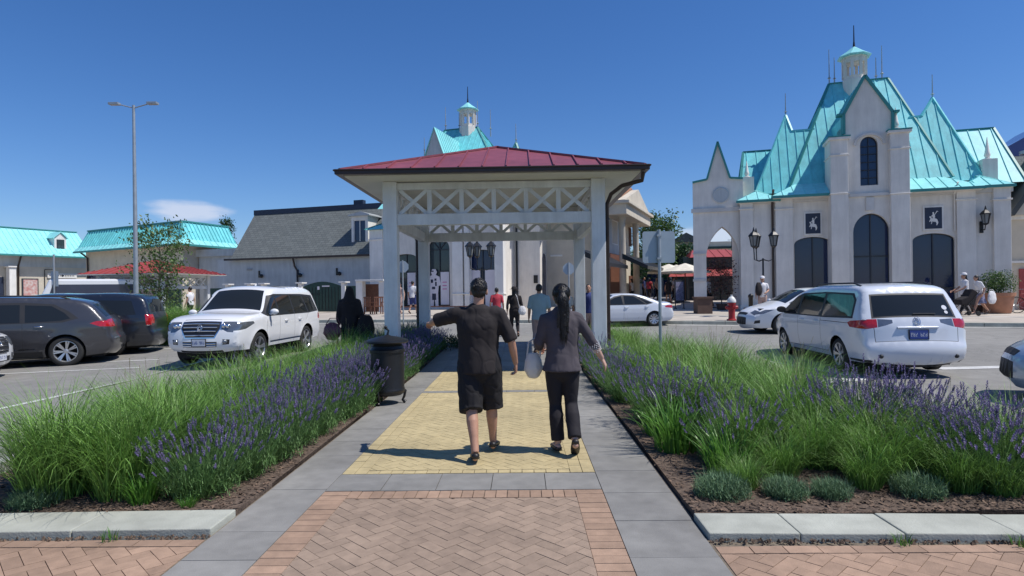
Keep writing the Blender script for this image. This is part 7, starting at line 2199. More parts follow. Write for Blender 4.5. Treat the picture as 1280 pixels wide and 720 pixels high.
def left_shops():
    # corner building with a turquoise mansard
    cx, cy = -22.85, 42.9
    z0 = gz(cx, cy)+.1
    A = Fr(cx, cy, -29, z0); Bf = Fr(cx, cy, 72, z0)
    r = A.root('corner_shop', 'shop building with a turquoise mansard roof turning a corner behind the small tree', 'shop building')
    ze = 5.28-z0; zt = 6.95-z0
    def loc(f, u, y):   # point of frame f expressed in frame A
        w = f.o+f.e*u+f.b*y; d = w-A.o; return d.dot(A.e), d.dot(A.b)
    uL = A.u(92, 0, 315); uR = Bf.u(300, 0, 312)
    P0 = loc(A, uL, 0); P1 = (0, 0); P2 = loc(Bf, uR, 0); P3 = loc(Bf, uR, 12) if False else (P2[0]-14, P2[1]+4)
    # walls set back under the eaves
    ov = .9
    def inset(d):
        # corner inset along both faces
        e1 = Vector((1, 0)); n1 = Vector((0, 1)); e2 = Vector(loc(Bf, 1, 0)); n2 = Vector(loc(Bf, 0, 1))
        # intersection of lines offset by d
        # p = n1*d + e1*s = n2*d + e2*t
        det = e1.x*(-e2.y)-(-e2.x)*e1.y; rhs = n2*d-n1*d
        s = (rhs.x*(-e2.y)-(-e2.x)*rhs.y)/det
        c = n1*d+e1*s
        return Vector((P0[0], P0[1]+d)), c, Vector(P2)+n2*d
    a, c, e = inset(ov)
    b = B()
    for p, q in ((a, c), (c, e)):
        b.faces.new([b.verts.new(v) for v in ((p.x, p.y, -.7), (q.x, q.y, -.7), (q.x, q.y, ze), (p.x, p.y, ze))])
    obj('wall', b, 'stucco_tan', r)
    b = B(); b.faces.new([b.verts.new((p[0], p[1], ze-.02)) for p in (P0, P1, P2, tuple(e), tuple(c), tuple(a))]); obj('soffit', b, 'stucco', r)
    a1, c1, e1_ = inset(.35); a2, c2, e2_ = inset(1.1)
    b = B(); z1 = ze+.35
    V3 = lambda p, z: Vector((p[0], p[1], z))
    roof_face(b, [V3(P0, ze), V3(P1, ze), V3(c1, z1), V3(a1, z1)], .6); roof_face(b, [V3(P1, ze), V3(P2, ze), V3(e1_, z1), V3(c1, z1)], .6)
    sk_ = obj('roof_skirt', b, 'teal_l', r)
    b = B(); roof_face(b, [V3(a1, z1), V3(c1, z1), V3(c2, zt), V3(a2, zt)], .35, (.03, .06)); roof_face(b, [V3(c1, z1), V3(e1_, z1), V3(e2_, zt), V3(c2, zt)], .35, (.03, .06))
    f = b.faces.new([b.verts.new(V3(p, zt-.02)) for p in (a2, c2, e2_, (e2_.x-14, e2_.y+6))]); obj('mansard_roof', b, 'teal', r)
    b = B(); bar(b, V3(a2, zt+.03), V3(c2, zt+.03), .2, .1); bar(b, V3(c2, zt+.03), V3(e2_, zt+.03), .2, .1); bar(b, V3(c1, z1), V3(c2, zt), .14, .1)
    bar(b, V3(P0, ze-.08), V3(P1, ze-.08), .1, .14); bar(b, V3(P1, ze-.08), V3(P2, ze-.08), .1, .14); obj('roof_edge', b, 'teal_d', r)
    # shop windows on the wall
    b = B(); u_ = a.x
    while u_ < c.x-2.2:
        box(b, u_+.5, u_+2.4, ov-.03, ov-.001, .1, 2.9); u_ += 3.0
    obj('shop_window', b, 'glass', r)
    downpipe(r, [(A.u(109, ov), ov-.5, ze-.05), (A.u(111, ov), ov-.1, ze-.5), (A.u(112, ov), ov-.1, 0)], .07)
    # long building at far left
    G = Fr(-39.9, 48.6, 64, gz(-36, 49)+.1)
    s = G.root('row_shop', 'long low shop with a bright turquoise roof and small dormer at the far left', 'shop building')
    u0, u1 = -14, G.u(103, 0, 320)+1.0; ze = 5.15-G.z0; zr = 7.45-G.z0
    b = B(); box(b, u0, u1, .9, 9, -.7, ze); obj('wall', b, 'stucco_tan', s)
    b = B(); box(b, u0, u1, .86, .899, ze-.95, ze-.1); box(b, u0, u1, .80, .898, -.7, .3); obj('band', b, 'stucco_grey', s)  # upper strip is the eave shade painted grey, lower strip the wall base
    b = B(); roof_face(b, [(u0, 0, ze), (u1, 0, ze), (u1, .5, ze+.3), (u0, .5, ze+.3)], .5); roof_face(b, [(u0, .5, ze+.3), (u1, .5, ze+.3), (u1, 2.6, zr), (u0, 2.6, zr)], .4)
    f = b.faces.new([b.verts.new(v) for v in ((u0, 2.6, zr-.02), (u1, 2.6, zr-.02), (u1, 9, zr-.02), (u0, 9, zr-.02))]); f2 = b.faces.new([b.verts.new(v) for v in ((u1, 0, ze), (u1, 9, ze), (u1, 9, zr), (u1, 2.6, zr), (u1, .5, ze+.3))])
    obj('roof', b, 'teal_l', s)
    b = B(); box(b, u0, u1, -.06, .05, ze-.14, ze-.005); box(b, u0, u1, 2.5, 2.7, zr, zr+.08); obj('roof_edge', b, 'teal_d', s)
    b = B(); box(b, u0, u1, .051, .95, ze-.06, ze-.02); obj('soffit', b, 'stucco', s)
    # dormer
    yd = .9; x0, x1 = G.u(68, yd, 300), G.u(83, yd, 300); z0_, z1_ = G.z(75, 314, yd), G.z(75, 298, yd)
    b = B(); box(b, x0, x1, yd, 3, z0_, z1_); prism(b, [(x0, z1_+.001), (x1, z1_+.001), ((x0+x1)/2, z1_+.45)], yd, 3); dm = obj('dormer', b, 'stucco_w', s)
    b = B(); bar(b, (x0-.12, 2, z1_), ((x0+x1)/2, 2, z1_+.55), 2.4, .06); bar(b, (x1+.12, 2, z1_), ((x0+x1)/2, 2, z1_+.55), 2.4, .06); obj('dormer_roof', b, 'teal_l', dm)
    xm = (x0+x1)/2; b = B(); box(b, xm-.3, xm+.3, yd-.03, yd-.001, z0_+.2, z1_-.1); w_ = obj('window', b, 'frame', dm); b = B(); box(b, xm-.25, xm-.02, yd-.04, yd-.031, z0_+.25, z1_-.15); box(b, xm+.02, xm+.25, yd-.04, yd-.031, z0_+.25, z1_-.15); obj('pane', b, 'glass2', w_)
    # ground floor items
    wy = .9
    def pane(pa, pb, pt, pbm, m, name, yy=wy, d=.04):
        b = B(); box(b, G.u(pa, yy, 360), G.u(pb, yy, 360), yy-d, yy-.001, G.z(pa, pbm, yy), G.z(pa, pt, yy)); return obj(name, b, m, s)
    pane(-8, 4.5, 346, 392, 'navy', 'door'); fr_ = pane(27, 48, 348, 390, 'frame', 'window_frame'); pane(29, 46.5, 349.5, 388, 'poster', 'poster', d=.06)
    sg = pane(59, 95.5, 341.5, 347.5, 'stucco_w', 'sign_board', d=.10)
    b = B(); ua, ub = G.u(61, wy, 345), G.u(93, wy, 345); n = 15
    for i in range(n):
        if i == 7: continue
        x = ua+(ub-ua)*i/n; box(b, x, x+(ub-ua)/n*.45, wy-.106, wy-.1005, G.z(75, 345.5, wy), G.z(75, 343.8, wy))
    xm = (ua+ub)/2; mt = Matrix.Translation((xm, wy-.1, G.z(75, 344.6, wy))) @ Matrix.Rotation(R(90), 4, 'X'); lathe(b, [(.10, 0), (.10, .008)], 12, mt=mt)
    obj('sign_lettering', b, 'frame', sg)
    pane(67, 86, 350, 390, 'white_b', 'window'); pane(75, 78, 350, 390, 'frame', 'mullion', d=.05)
    downpipe(s, [(G.u(25, .5), .3, ze-.05), (G.u(23, .8), .8, ze-.9), (G.u(22.5, .8), .8, 0)], .07)
    b = B(); box(b, G.u(12, .2, 355), G.u(20.5, .2, 355), .2, .7, -.6, G.z(16, 334, .2)); box(b, G.u(11, .1, 355), G.u(21.5, .1, 355), .1, .8, G.z(16, 334, .2)+.001, G.z(16, 332.5, .2)); obj('column', b, 'stucco_w', s)
    b = B(); uu = G.u(58, .6, 340); tube(b, [(uu, .85, G.z(58, 337, .8)), (uu+.5, .5, G.z(58, 337, .8))], .03, 6); tube(b, [(uu, .85, G.z(58, 337, .8)), (uu, .85, G.z(58, 362, .8))], .03, 6); obj('sign_bracket', b, 'blackm', s)
    # wall joining the corner shop and the shingled building
    W = Fr(-20.7, 47.4, -17, gz(-20, 44)+.1)
    q = W.root('link_building', 'plain pale building between the turquoise mansard and the shingled roof', 'building')
    b = B(); box(b, -1.5, 6.5, -2.4, 4, -.7, W.z(285, 320, -2.4)); box(b, -1.6, 6.6, -2.6, 4.1, W.z(285, 320, -2.4)+.001, W.z(285, 311, -2.4)); obj('wall', b, 'stucco_grey', q)

def small_pavilion():
    p = gx(196, 30.5, 0); z = gz(p.x, 30.5)+.1
    g = empty('pavilion', (p.x, p.y, z), R(-8), 'small white pavilion with a red hip roof far left behind the young tree', 'pavilion')
    h = 2.0; ze = at(196, 341, 28).z-z; zt = at(196, 325, 30.5).z-z; e = 2.85; g.scale = (.80, .80, 1)
    for sx in (-1, 1):
        for sy in (-1, 1):
            b = B(); box(b, sx*h-.13, sx*h+.13, sy*h-.13, sy*h+.13, -.3, ze-.05); obj('column', b, 'wpaint', g, bevel=.01)
    for k in range(4):
        rot = Matrix.Rotation(k*math.pi/2, 4, 'Z'); b = B(); w = h-.13
        box(b, -w, w, -h-.05, -h+.05, ze-.16, ze-.04, rot); box(b, -w, w, -h-.06, -h+.06, ze-.72, ze-.58, rot)
        for i in range(6):
            a = -w+2*w*i/6; c = a+2*w/6
            bar(b, rot @ Vector((a, -h-.015, ze-.58)), rot @ Vector((c, -h-.015, ze-.16)), .03, .06); bar(b, rot @ Vector((a, -h+.015, ze-.16)), rot @ Vector((c, -h+.015, ze-.58)), .03, .06)
        obj('lattice_frieze', b, 'wpaint', g)
    b = B()
    for k in range(4):
        rot = Matrix.Rotation(k*math.pi/2, 4, 'Z'); roof_face(b, [rot @ Vector((-e, -e, ze)), rot @ Vector((e, -e, ze)), rot @ Vector((0, 0, zt))], .46, (.025, .04))
    obj('roof', b, 'redb', g)
    b = B(); box(b, -e+.02, e-.02, -e+.02, e-.02, ze-.04, ze-.01); obj('soffit', b, 'soffit', g)
    downpipe(g, [(e-.1, -e+.1, ze-.02), (h+.25, -h, ze-.35), (h+.2, -h, ze-.6), (h+.2, -h, 0)], .05)

def street_shop():
    # columned shop on the left side of the shopping street
    F = Fr(6.3, 39.0, 68, gz(8, 44)+.14); U, Z = F.u, F.z
    r = F.root('columned_shop', 'tan shop with a pediment, two columns and dark awnings seen past the right gazebo column', 'shop building')
    u0, u1, u2, u3 = U(755), U(778), U(787), U(806)
    zc = Z(770, 270)
    w = [(U(765.5), Z(768, 305)), (U(772.5), Z(768, 305)), (U(772.5), Z(768, 276)), (U(765.5), Z(768, 276))]
    b = B(); holed_wall(b, [(u0, -.6), (u1, -.6), (u1, zc), (u0, zc)], [w], 0, .15); box(b, u0, u0+.02, 0.001, .8, -.6, zc); obj('wall', b, 'stucco_grey', r)
    glazed(r, w, 0, [], frame='stucco_w', g='glass2', fw=.1, deep=.1)
    b = B(); box(b, u0, u1, -.25, .001, zc-.18, zc+.12); obj('cornice', b, 'stucco_w', r)
    b = B(); box(b, u0, u1, -.02, -.001, .2, Z(770, 318)); obj('shop_front', b, 'wood', r)
    # portico
    yp = -1.0; ua, ub = U(779, yp), U(806, yp); zt = Z(790, 275, yp)
    b = B(); box(b, ua, ub, 0.01, 6, -.6, zt); obj('portico_wall', b, 'stucco_tan', r)
    b = B()
    for px in (788, 792.5): uu = U(px, 0); box(b, uu-.45, uu+.45, -.03, .009, Z(px, 308, 0), Z(px, 285, 0))
    uu = U(790, 0); box(b, uu-1.2, uu+1.2, -.03, .008, .2, Z(790, 345, 0)); obj('window', b, 'wood', r)
    for a, c_ in ((779, 786), (796, 802)):
        uu = U((a+c_)/2, yp); rad = (U(c_, yp)-U(a, yp))*.30
        rad = .22
        b = B(); lathe(b, [(rad*1.25, -.3), (rad*1.25, .2), (rad, .3), (rad*.95, 2.5), (rad*.82, zt-.25), (rad*1.1, zt-.12), (rad*1.2, zt)], 20, c=(uu, yp+.2, 0)); obj('column', b, 'stucco_tan', r, 50)
    ze = Z(790, 259, yp)
    b = B(); box(b, ua-.5, ub+.5, yp-.35, 6, zt+.001, ze); box(b, ua-.7, ub+.7, yp-.55, 6.1, ze-.2, ze-.001); obj('entablature', b, 'stucco_tan', r, bevel=.03)
    xm = (ua+ub)/2; za = Z(797, 241, yp)
    b = B(); prism(b, [(ua-.7, ze), (ub+.7, ze), (xm, za)], yp-.3, 6); obj('pediment', b, 'stucco_tan', r)
    b = B(); bar(b, (ua-.9, 2.6, ze+.03), (xm, 2.6, za+.1), 6.9, .10); bar(b, (ub+.9, 2.6, ze+.03), (xm, 2.6, za+.1), 6.9, .10); obj('roof', b, 'terra', r)
    for i, (a, c_) in enumerate(((752, 778), (782, 812))):
        uu, uv = U(a, -1.2), U(c_, -1.2); z = 3.0
        b = B(); prism(b, [(0, 0), (1.5, -.75), (1.5, -.95), (0, -.3)], uu, uv, mt=Matrix(((0, 1, 0, 0), (-1, 0, 0, -.02 if i == 0 else -1.0), (0, 0, 1, z), (0, 0, 0, 1)))); obj('awning', b, 'blackm', r)
    rod(r, U(790, 3), 3, za, 1.5)

def plaza_far():
    # red roofed restaurant seen through the arch
    F = Fr(10.2, 46, -8, gz(12, 46)+.14); U, Z = F.u, F.z
    r = F.root('red_roof_restaurant', 'dark restaurant with two tiers of red roofs seen beyond the pointed arch', 'restaurant')
    z1, z2, z3, z4 = Z(890, 345, -1.5), Z(890, 334, 0), Z(890, 322, .6), Z(890, 312, 2.5)
    u0, u1 = U(846), U(935)
    b = B(); box(b, u0+.5, u1-.5, .4, 8, -.6, z3+.1); obj('wall', b, 'glass2', r)
    b = B(); roof_face(b, [(u0-.8, -1.5, z1), (u1+.8, -1.5, z1), (u1, .3, z2), (u0, .3, z2)], .6); roof_face(b, [(U(862), -.2, z3), (u1+.4, -.2, z3), (u1-1, 2.5, z4), (U(872), 2.5, z4)], .6); roof_face(b, [(U(862), -.2, z3), (U(862), 5, z3), (U(872), 2.6, z4), (U(872), 2.5, z4)], .6); obj('roof', b, 'redb', r)
    b = B()
    for k in range(7):
        uu = u0-.3+(u1-u0+.6)*k/6; box(b, uu-.07, uu+.07, -1.2, -1.06, -.5, z1)
    box(b, u0-.3, u1+.3, -1.17, -1.09, .9, .97); obj('porch_post', b, 'frame', r)
    b = B(); uu = U(915, 2.5); tube(b, [(uu, 2.5, z4-.2), (uu, 2.5, z4+1.0)], .03, 6); tube(b, [(uu-.3, 2.5, z4+.7), (uu+.3, 2.5, z4+.7)], .02, 6); obj('weather_vane', b, 'blackm', r)
    # grey gabled house behind
    F2 = Fr(10.5, 58, -10, gz(14, 50)+.1)
    r = F2.root('gabled_house', 'distant pale house with a grey gable beyond the plaza trees', 'house')
    U, Z = F2.u, F2.z; a, c_ = U(842), U(874); zt = Z(858, 303); za = Z(856, 291)
    b = B(); box(b, a, c_+6, 0, 8, -.5, zt); obj('wall', b, 'stucco_tan', r)
    b = B(); prism(b, [(a-.5, zt), (c_+.5, zt), ((a+c_)/2, za)], -.3, 8); obj('roof', b, 'shingle', r)
    b = B(); box(b, a-.3, c_+6, -.3, -.001, Z(858, 312), Z(858, 309)); box(b, a+.5, c_, -.05, -.002, 0, Z(858, 318)); obj('shop_front', b, 'glass2', r)
    # umbrellas
    for px, Y, lb, w in ((857, 41, 'larger cream umbrella in the plaza beside the left pier of the arch', 1.7), (836.5, 43, 'smaller cream umbrella next to the sign post', 1.5), (846, 46, 'low cream umbrella between the other two umbrellas', 1.4)):
        p = gx(px, Y, .14); u = empty('umbrella', p, 0, lb, 'umbrella', 'cream plaza umbrellas')
        b = B(); lathe(b, [(w, 1.95), (w, 2.06), (w*.5, 2.34), (.05, 2.6)], 8); obj('canopy', b, 'umb', u)
        b = B(); tube(b, [(0, 0, 0), (0, 0, 2.5)], .03, 8); obj('pole', b, 'wood', u); b = B(); lathe(b, [(.3, 0), (.3, .08), (.06, .12)], 14); obj('base', b, 'concrete', u, 40)
    # sandwich board
    p = gx(849.5, 33.5, .14); u = empty('menu_board', p, .2, 'dark upright menu board on two legs in the plaza', 'sign board')
    b = B(); box(b, -.28, .28, -.03, .03, .35, 1.55); obj('board', b, 'frame', u)
    for sx in (-.24, .24): b = B(); box(b, sx-.02, sx+.02, -.12, .12, 0, .05); box(b, sx-.02, sx+.02, -.02, .02, .05, 1.5); obj('leg', b, 'frame', u)
    b = B(); box(b, -.22, .22, -.036, -.031, .45, 1.45); obj('menu', b, 'c_lav', u)
    # trees of the plaza
    p = gx(823, 46, .1); tree('plaza_tree', p, 6.3, 1.45, 2.4, .13, 26, 4200, .12, 'leaf', 'round bright green tree behind the traffic sign', seed=21, gaps=.5)
    p = gx(846, 50, .1); tree('plaza_tree', p, 4.4, 1.3, 1.6, .12, 20, 2600, .13, 'leaf_d', 'darker low tree right of the round green tree', seed=22, gaps=.6)
    p = gx(796, 62, .1); tree('plaza_tree', p, 4.2, 1.8, 1.5, .12, 20, 2600, .15, 'leaf_d', 'dark tree at the far end of the shopping street', seed=23, gaps=.6)
    p = gx(838, 66, 0); e = empty('street_block', p, R(-12), 'long dark grey shop block closing the far end of the street', 'building')
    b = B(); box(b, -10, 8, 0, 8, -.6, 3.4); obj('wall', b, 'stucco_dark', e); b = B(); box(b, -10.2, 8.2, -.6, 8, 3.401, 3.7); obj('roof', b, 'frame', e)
    b = B()
    for k in range(8): box(b, -9.5+2.2*k, -7.9+2.2*k, -.03, -.001, .1, 2.6)
    obj('shop_window', b, 'glass', e)
    # evergreen top on the horizon
    p = gx(283, 78); tree('evergreen_tree', p, 11.6, 1.7, 3.0, .22, 40, 3000, .16, 'leaf_d', 'tip of an evergreen tree above the turquoise mansard', seed=24, shape='cone', gaps=.2)

def right_edge():
    F = Fr(20.6, 29.4, -17, gz(21, 29)+.12); U, Z = F.u, F.z
    r = F.root('brown_roof_shop', 'tan shop with a brown shingled gable at the right edge beside the castle shop', 'shop building')
    u0, u1 = U(1256), U(1256)+9
    ze = Z(1268, 272)
    b = B(); box(b, u0, u1, 0, 9, -.6, ze); obj('wall', b, 'stucco_tan', r)
    b = B(); box(b, u0, u1, -.16, -.001, ze-.1, ze+.08); box(b, U(1263), u1, -.12, -.002, Z(1270, 329), Z(1270, 326)); obj('cornice', b, 'stucco_w', r)
    yr = 3.2; zr = Z(1262, 196, yr)
    b = B(); roof_face(b, [(u0-1.5, -.1, ze+.08), (u1, -.1, ze+.08), (u1, yr, zr), (u0-1.5, yr, zr)], None, None); obj('roof', b, 'shingle', r)
    b = B(); xa = U(1266, -.3); xb = xa+3.4; prism(b, [(xa, ze+.08), (xb+2, ze+.08), (xb, zr-.4), (xb-1.2, zr+.2)], -.4, 2.6); obj('gable', b, 'stucco_tan', r)
    b = B(); bar(b, (xa-.1, .9, ze+.1), (xb-1.2, .9, zr+.35), 3.0, .2); obj('gable_roof', b, 'shingle', r)
    b = B(); x = U(1274, -.05, 350); box(b, x, x+2.5, -.08, -.003, -.4, Z(1276, 336)); obj('door_panel', b, 'redb', r)
    e = empty('glass_vault', tuple(at(1290, 195, 36)-Vector((0, 0, 0))), R(-17), 'violet glass roof vault with a silver vent rising behind the brown roof', 'roof vault')
    b = B(); zz = 0
    prism(b, [(-1.6, -.6), (3, -.6), (3, 2.8), (1.2, 2.2), (-.2, 1.2), (-1.6, .4)], 0, 5); obj('glass_roof', b, 'tealglass', e)
    b = B(); lathe(b, [(.35, -.4), (.35, .1), (.2, .12), (.2, .2), (.42, .22), (.42, .4), (.1, .45)], 16, c=(-.55, -.9, -.25)); obj('vent', b, 'galv', e, 40)

# ================================================================= street furniture
def furniture():
    # litter bin
    p = PQ(-1.98, 9.05); e = empty('litter_bin', (p[0], p[1], gz(*p)+.03), .3, 'round black metal litter bin on curved feet beside the path', 'litter bin')
    b = B(); lathe(b, [(.20, .13), (.24, .16), (.252, .19), (.245, .22), (.238, .24), (.238, .745), (.252, .75), (.252, .79), (.238, .80), (.225, .84)], 40); body = obj('body', b, 'blackm', e, 50)
    b = B(); lathe(b, [(.20, .84), (.20, .90)], 24); obj('neck', b, 'dark', e, 50)
    b = B(); lathe(b, [(.29, .885), (.305, .90), (.30, .925), (.18, .965), (.06, .985), (.03, 1.0)], 32); lid = obj('lid', b, 'blackm', e, 50)
    b = B(); tube(b, [(0, 0, .98), (.02, 0, 1.06), (-.02, .01, 1.10)], [.02, .014, .02], 8); bmesh.ops.create_icosphere(b, subdivisions=2, radius=.026, matrix=Matrix.Translation((-.02, .01, 1.11))); obj('knob', b, 'blackm', lid, 60)
    for k in range(3):
        a = R(90+120*k+20); d = Vector((math.cos(a), math.sin(a), 0)); b = B()
        tube(b, [d*.2+Vector((0, 0, .22)), d*.25+Vector((0, 0, .18)), d*.235+Vector((0, 0, .10)), d*.21+Vector((0, 0, .05)), d*.25+Vector((0, 0, .015))], [.018, .024, .018, .02, .03], 8); obj('foot', b, 'blackm', e, 60)
    b = B(); tube(b, [(.24*math.cos(a), .24*math.sin(a), .765) for a in [R(-120+8*i) for i in range(8)]], .010, 6); obj('latch', b, 'chrome', e, 60)
    # traffic sign seen from behind
    p = PQ(2.65, 11.4); q = gx(825, 11.6); e = empty('traffic_sign', q, R(2), 'square grey back of a traffic sign on a galvanised post above the right bed', 'traffic sign')
    zt = at(824, 289, 11.6).z-q.z; zb = at(824, 328.5, 11.6).z-q.z
    b = B(); w = .305
    prism(b, [(-w+.03, zb), (w-.03, zb), (w, zb+.03), (w, zt-.03), (w-.03, zt), (-w+.03, zt), (-w, zt-.03), (-w, zb+.03)], .03, .034); obj('sign_plate', b, 'signback', e)
    b = B(); tube(b, [(0, 0, 0), (0, 0, zt+.03)], .03, 10); po = obj('post', b, 'galv', e, 60)
    b = B()
    for z in (zb+.08, zt-.08): box(b, -.045, .045, -.035, .029, z-.02, z+.02)
    obj('clamp', b, 'galv', po)
    # light pole
    q = gx(170.5, 22.0); e = empty('light_pole', q, 0, 'tall thin galvanised light pole in the left car park', 'light pole')
    b = B(); tube(b, [(0, 0, 0), (0, 0, 3), (0, 0, 8.3)], [.085, .075, .045], 12); obj('pole', b, 'galv', e, 60)
    b = B(); lathe(b, [(.2, 0), (.2, .5), (.12, .55)], 14); obj('base', b, 'concrete', e, 40)
    for s in (-1, 1):
        b = B(); tube(b, [(0, 0, 8.2), (s*.55, 0, 8.35)], .022, 8); box(b, min(s*.5, s*.85), max(s*.5, s*.85), -.1, .1, 8.32, 8.40); obj('lamp_arm', b, 'galv', e, bevel=.01)
    # sign in front of the left row
    q = gx(68, 27); e = empty('street_sign', q, 0, 'thin sign post with a small grey plate behind the dark grey crossover', 'traffic sign')
    b = B(); h = at(68, 318, 27).z-q.z; tube(b, [(0, 0, 0), (0, 0, h)], .035, 8); obj('post', b, 'galv', e, 60); z0, z1 = at(68, 358, 27).z-q.z, at(68, 339, 27).z-q.z
    b = B(); box(b, -.16, .16, .04, .045, z0, z1); obj('sign_plate', b, 'signback', e)
    # stop signs from behind
    for px, py, Y, lb in ((504, 333.5, 26.5, 'round backed stop sign between the left gazebo columns'), (711.5, 336, 26.0, 'grey back of a stop sign between the right gazebo columns')):
        q = gx(px, Y); e = empty('stop_sign', q, 0, lb, 'stop sign'); z = at(px, py, Y).z-q.z
        b = B(); mt = Matrix.Translation((0, .04, z)) @ Matrix.Rotation(R(90), 4, 'X') @ Matrix.Rotation(R(22.5), 4, 'Z'); lathe(b, [(.26, 0), (.26, .005)], 8, mt=mt); obj('sign_plate', b, 'signback', e)
        b = B(); tube(b, [(0, 0, 0), (0, 0, z+.28)], .03, 8); obj('post', b, 'galv', e, 60)
    # lamp posts with three lanterns
    for px, Y, lb, py, offs in ((954.5, 26.2, 'black street lamp with three lanterns in front of the castle shop on the right', 308, ((-.42, -.1), (-.16, .3), (.42, -.1))), (603, 27.6, 'black street lamp with three lanterns seen through the gazebo', 320, ((-.52, 0), (-.22, .3), (.42, 0)))):
        lift = .14 if px > 700 else 0
        q = gx(px, Y, lift); e = empty('street_lamp', q, 0, lb, 'street lamp', 'three-headed lamps'); z = at(px, py, Y).z-q.z
        b = B(); lathe(b, [(.16, 0), (.16, .1), (.12, .15), (.10, .5), (.06, .6), (.05, 1.2), (.06, 1.25), (.04, 1.3), (.035, z-.5)], 14)
        obj('post', b, 'blackm', e, 50)
        b = B()
        for dx, dy in offs: tube(b, [(0, 0, z-.55), (dx*.5, dy*.5, z-.62), (dx*.95, dy*.95, z-.55), (dx, dy, z-.1)], .022, 8)
        obj('arm', b, 'blackm', e, 60)
        for dx, dy in offs: 
            h = bpy.data.objects.new('lantern', mk(B(), 'e')); b = B(); lathe(b, [(.03, -.1), (.05, -.03), (.03, 0)], 8, c=(dx, dy, z)); hh = obj('lantern', b, 'blackm', e, 50); lantern_head(hh, (dx, dy, z), 1.15)
    # hydrant
    q = gx(914.5, 24.1, .14); e = empty('fire_hydrant', q, R(10), 'red fire hydrant with a white cap on the kerb by the arch', 'fire hydrant'); s_ = 1.22; e.scale = (s_, s_, s_)
    b = B(); lathe(b, [(.16, 0), (.16, .04), (.11, .06), (.10, .12), (.105, .5), (.13, .52), (.13, .56), (.10, .58)], 18); obj('barrel', b, 'hyd_red', e, 50)
    b = B(); lathe(b, [(.14, .58), (.14, .61), (.12, .68), (.07, .75), (.03, .77), (.03, .82)], 18); obj('cap', b, 'hyd_w', e, 50)
    for d in ((1, 0), (-1, 0), (0, -1)):
        b = B(); tube(b, [(d[0]*.08, d[1]*.08, .42), (d[0]*.19, d[1]*.19, .42)], .055, 12); tube(b, [(d[0]*.19, d[1]*.19, .42), (d[0]*.215, d[1]*.215, .42)], .025, 6); obj('nozzle', b, 'hyd_red', e, 50)
    # bollard
    q = gx(938.5, 26.3, .14); b = B(); lathe(b, [(.09, 0), (.09, .8), (.11, .82), (.11, .9), (.03, .97)], 16); o = obj('bollard', b, 'blackm', None, 50); o.location = q; tag(o, 'short black bollard left of the person with the white cap', 'bollard')
    # planters
    def planter(px, Y, r, h, m, lb, lift=.14, square=False):
        q = gx(px, Y, lift); e = empty('planter', q, 0, lb, 'planter')
        b = B()
        if square: box(b, -r, r, -r, r, 0, h); box(b, -r-.05, r+.05, -r-.05, r+.05, h+.001, h+.08)
        else: lathe(b, [(r*.72, 0), (r*.78, .04), (r*.95, h*.82), (r*1.03, h*.84), (r*1.05, h), (r*.92, h), (r*.9, h*.9), (r*.1, h*.9)], 32)
        obj('pot', b, m, e, 40); b = B(); lathe(b, [(r*.9, h*.9), (r*.1, h*.93)], 20); obj('soil', b, 'soil', e)
        return e, q
    e, q = planter(1247, 26.3, .60, .86, 'terra', 'big terracotta planter against the right shop')
    bush((q.x, q.y, q.z+.78), .60, 1.05, 3600, 'leaf', 'round green shrub growing in the big terracotta planter', seed=5, leaf=.035, stem=True)
    e, q = planter(878.5, 29.0, .34, .70, 'terra_d', 'dark planter at the foot of the left pier of the arch', square=True)
    e, q = planter(902, 31.8, .4, .4, 'terra_d', 'low dark planter inside the pointed arch')
    e.scale = (.7, .7, .8)
    tree('planter_tree', (q.x, q.y, q.z+.4), 2.1, .75, .3, .03, 16, 1500, .06, 'leaf_r', 'reddish leaved bush standing in the low planter inside the arch', seed=8, gaps=.6)
    e, q = planter(1222, 27.2, .3, .3, 'terra_d', 'small dark pot behind the walking women')
    # benches in front of the middle shop
    for px, Y, lb, w in ((507, 30.6, 'long low dark bench left of the gazebo rear column', 1.0), (556, 30.2, 'long low dark bench in front of the shop posters', 1.6)):
        q = gx(px, Y, .14); e = empty('bench', q, R(-17), lb, 'bench', 'low dark benches')
        b = B()
        for k in range(4): box(b, -w, w, -.22+.12*k, -.12+.12*k, .42, .46)
        obj('seat', b, 'wood', e)
        for s in (-.85, .85): b = B(); box(b, s*w-.04, s*w+.04, -.2, .22, 0, .415); obj('leg', b, 'blackm', e)
    for i, (px, Y, rz, lb) in enumerate(((463, 33.2, 2.6, 'wooden armchair left of its twin by the brick kiosk'), (472, 33.0, 3.6, 'wooden armchair nearer the gazebo column by the brick kiosk'))):
        chair_thing(gx(px, Y, .14), rz, lb, 'wooden armchairs')
    # bicycle at the right edge
    q = gx(1272, 26.2, .14); e = empty('bicycle', q, R(-10), 'bicycle leaning by the red door panel at the right edge', 'bicycle'); 
    for x in (-.02, 1.03):
        b = B(); ring = [(x+.33*math.cos(a), 0, .34+.33*math.sin(a)) for a in [2*math.pi*k/24 for k in range(25)]]; tube(b, ring, .018, 6, cap=False); w = obj('wheel', b, 'rubber', e, 60)
        b = B()
        for k in range(12): a = k*math.pi/6; tube(b, [(x, 0, .34), (x+.31*math.cos(a), 0, .34+.31*math.sin(a))], .003, 4)
        lathe(b, [(.03, -.04), (.03, .04)], 10, mt=Matrix.Rotation(R(90), 4, 'X'), c=(x, 0, .34)); obj('spokes', b, 'chrome', w)
    b = B()
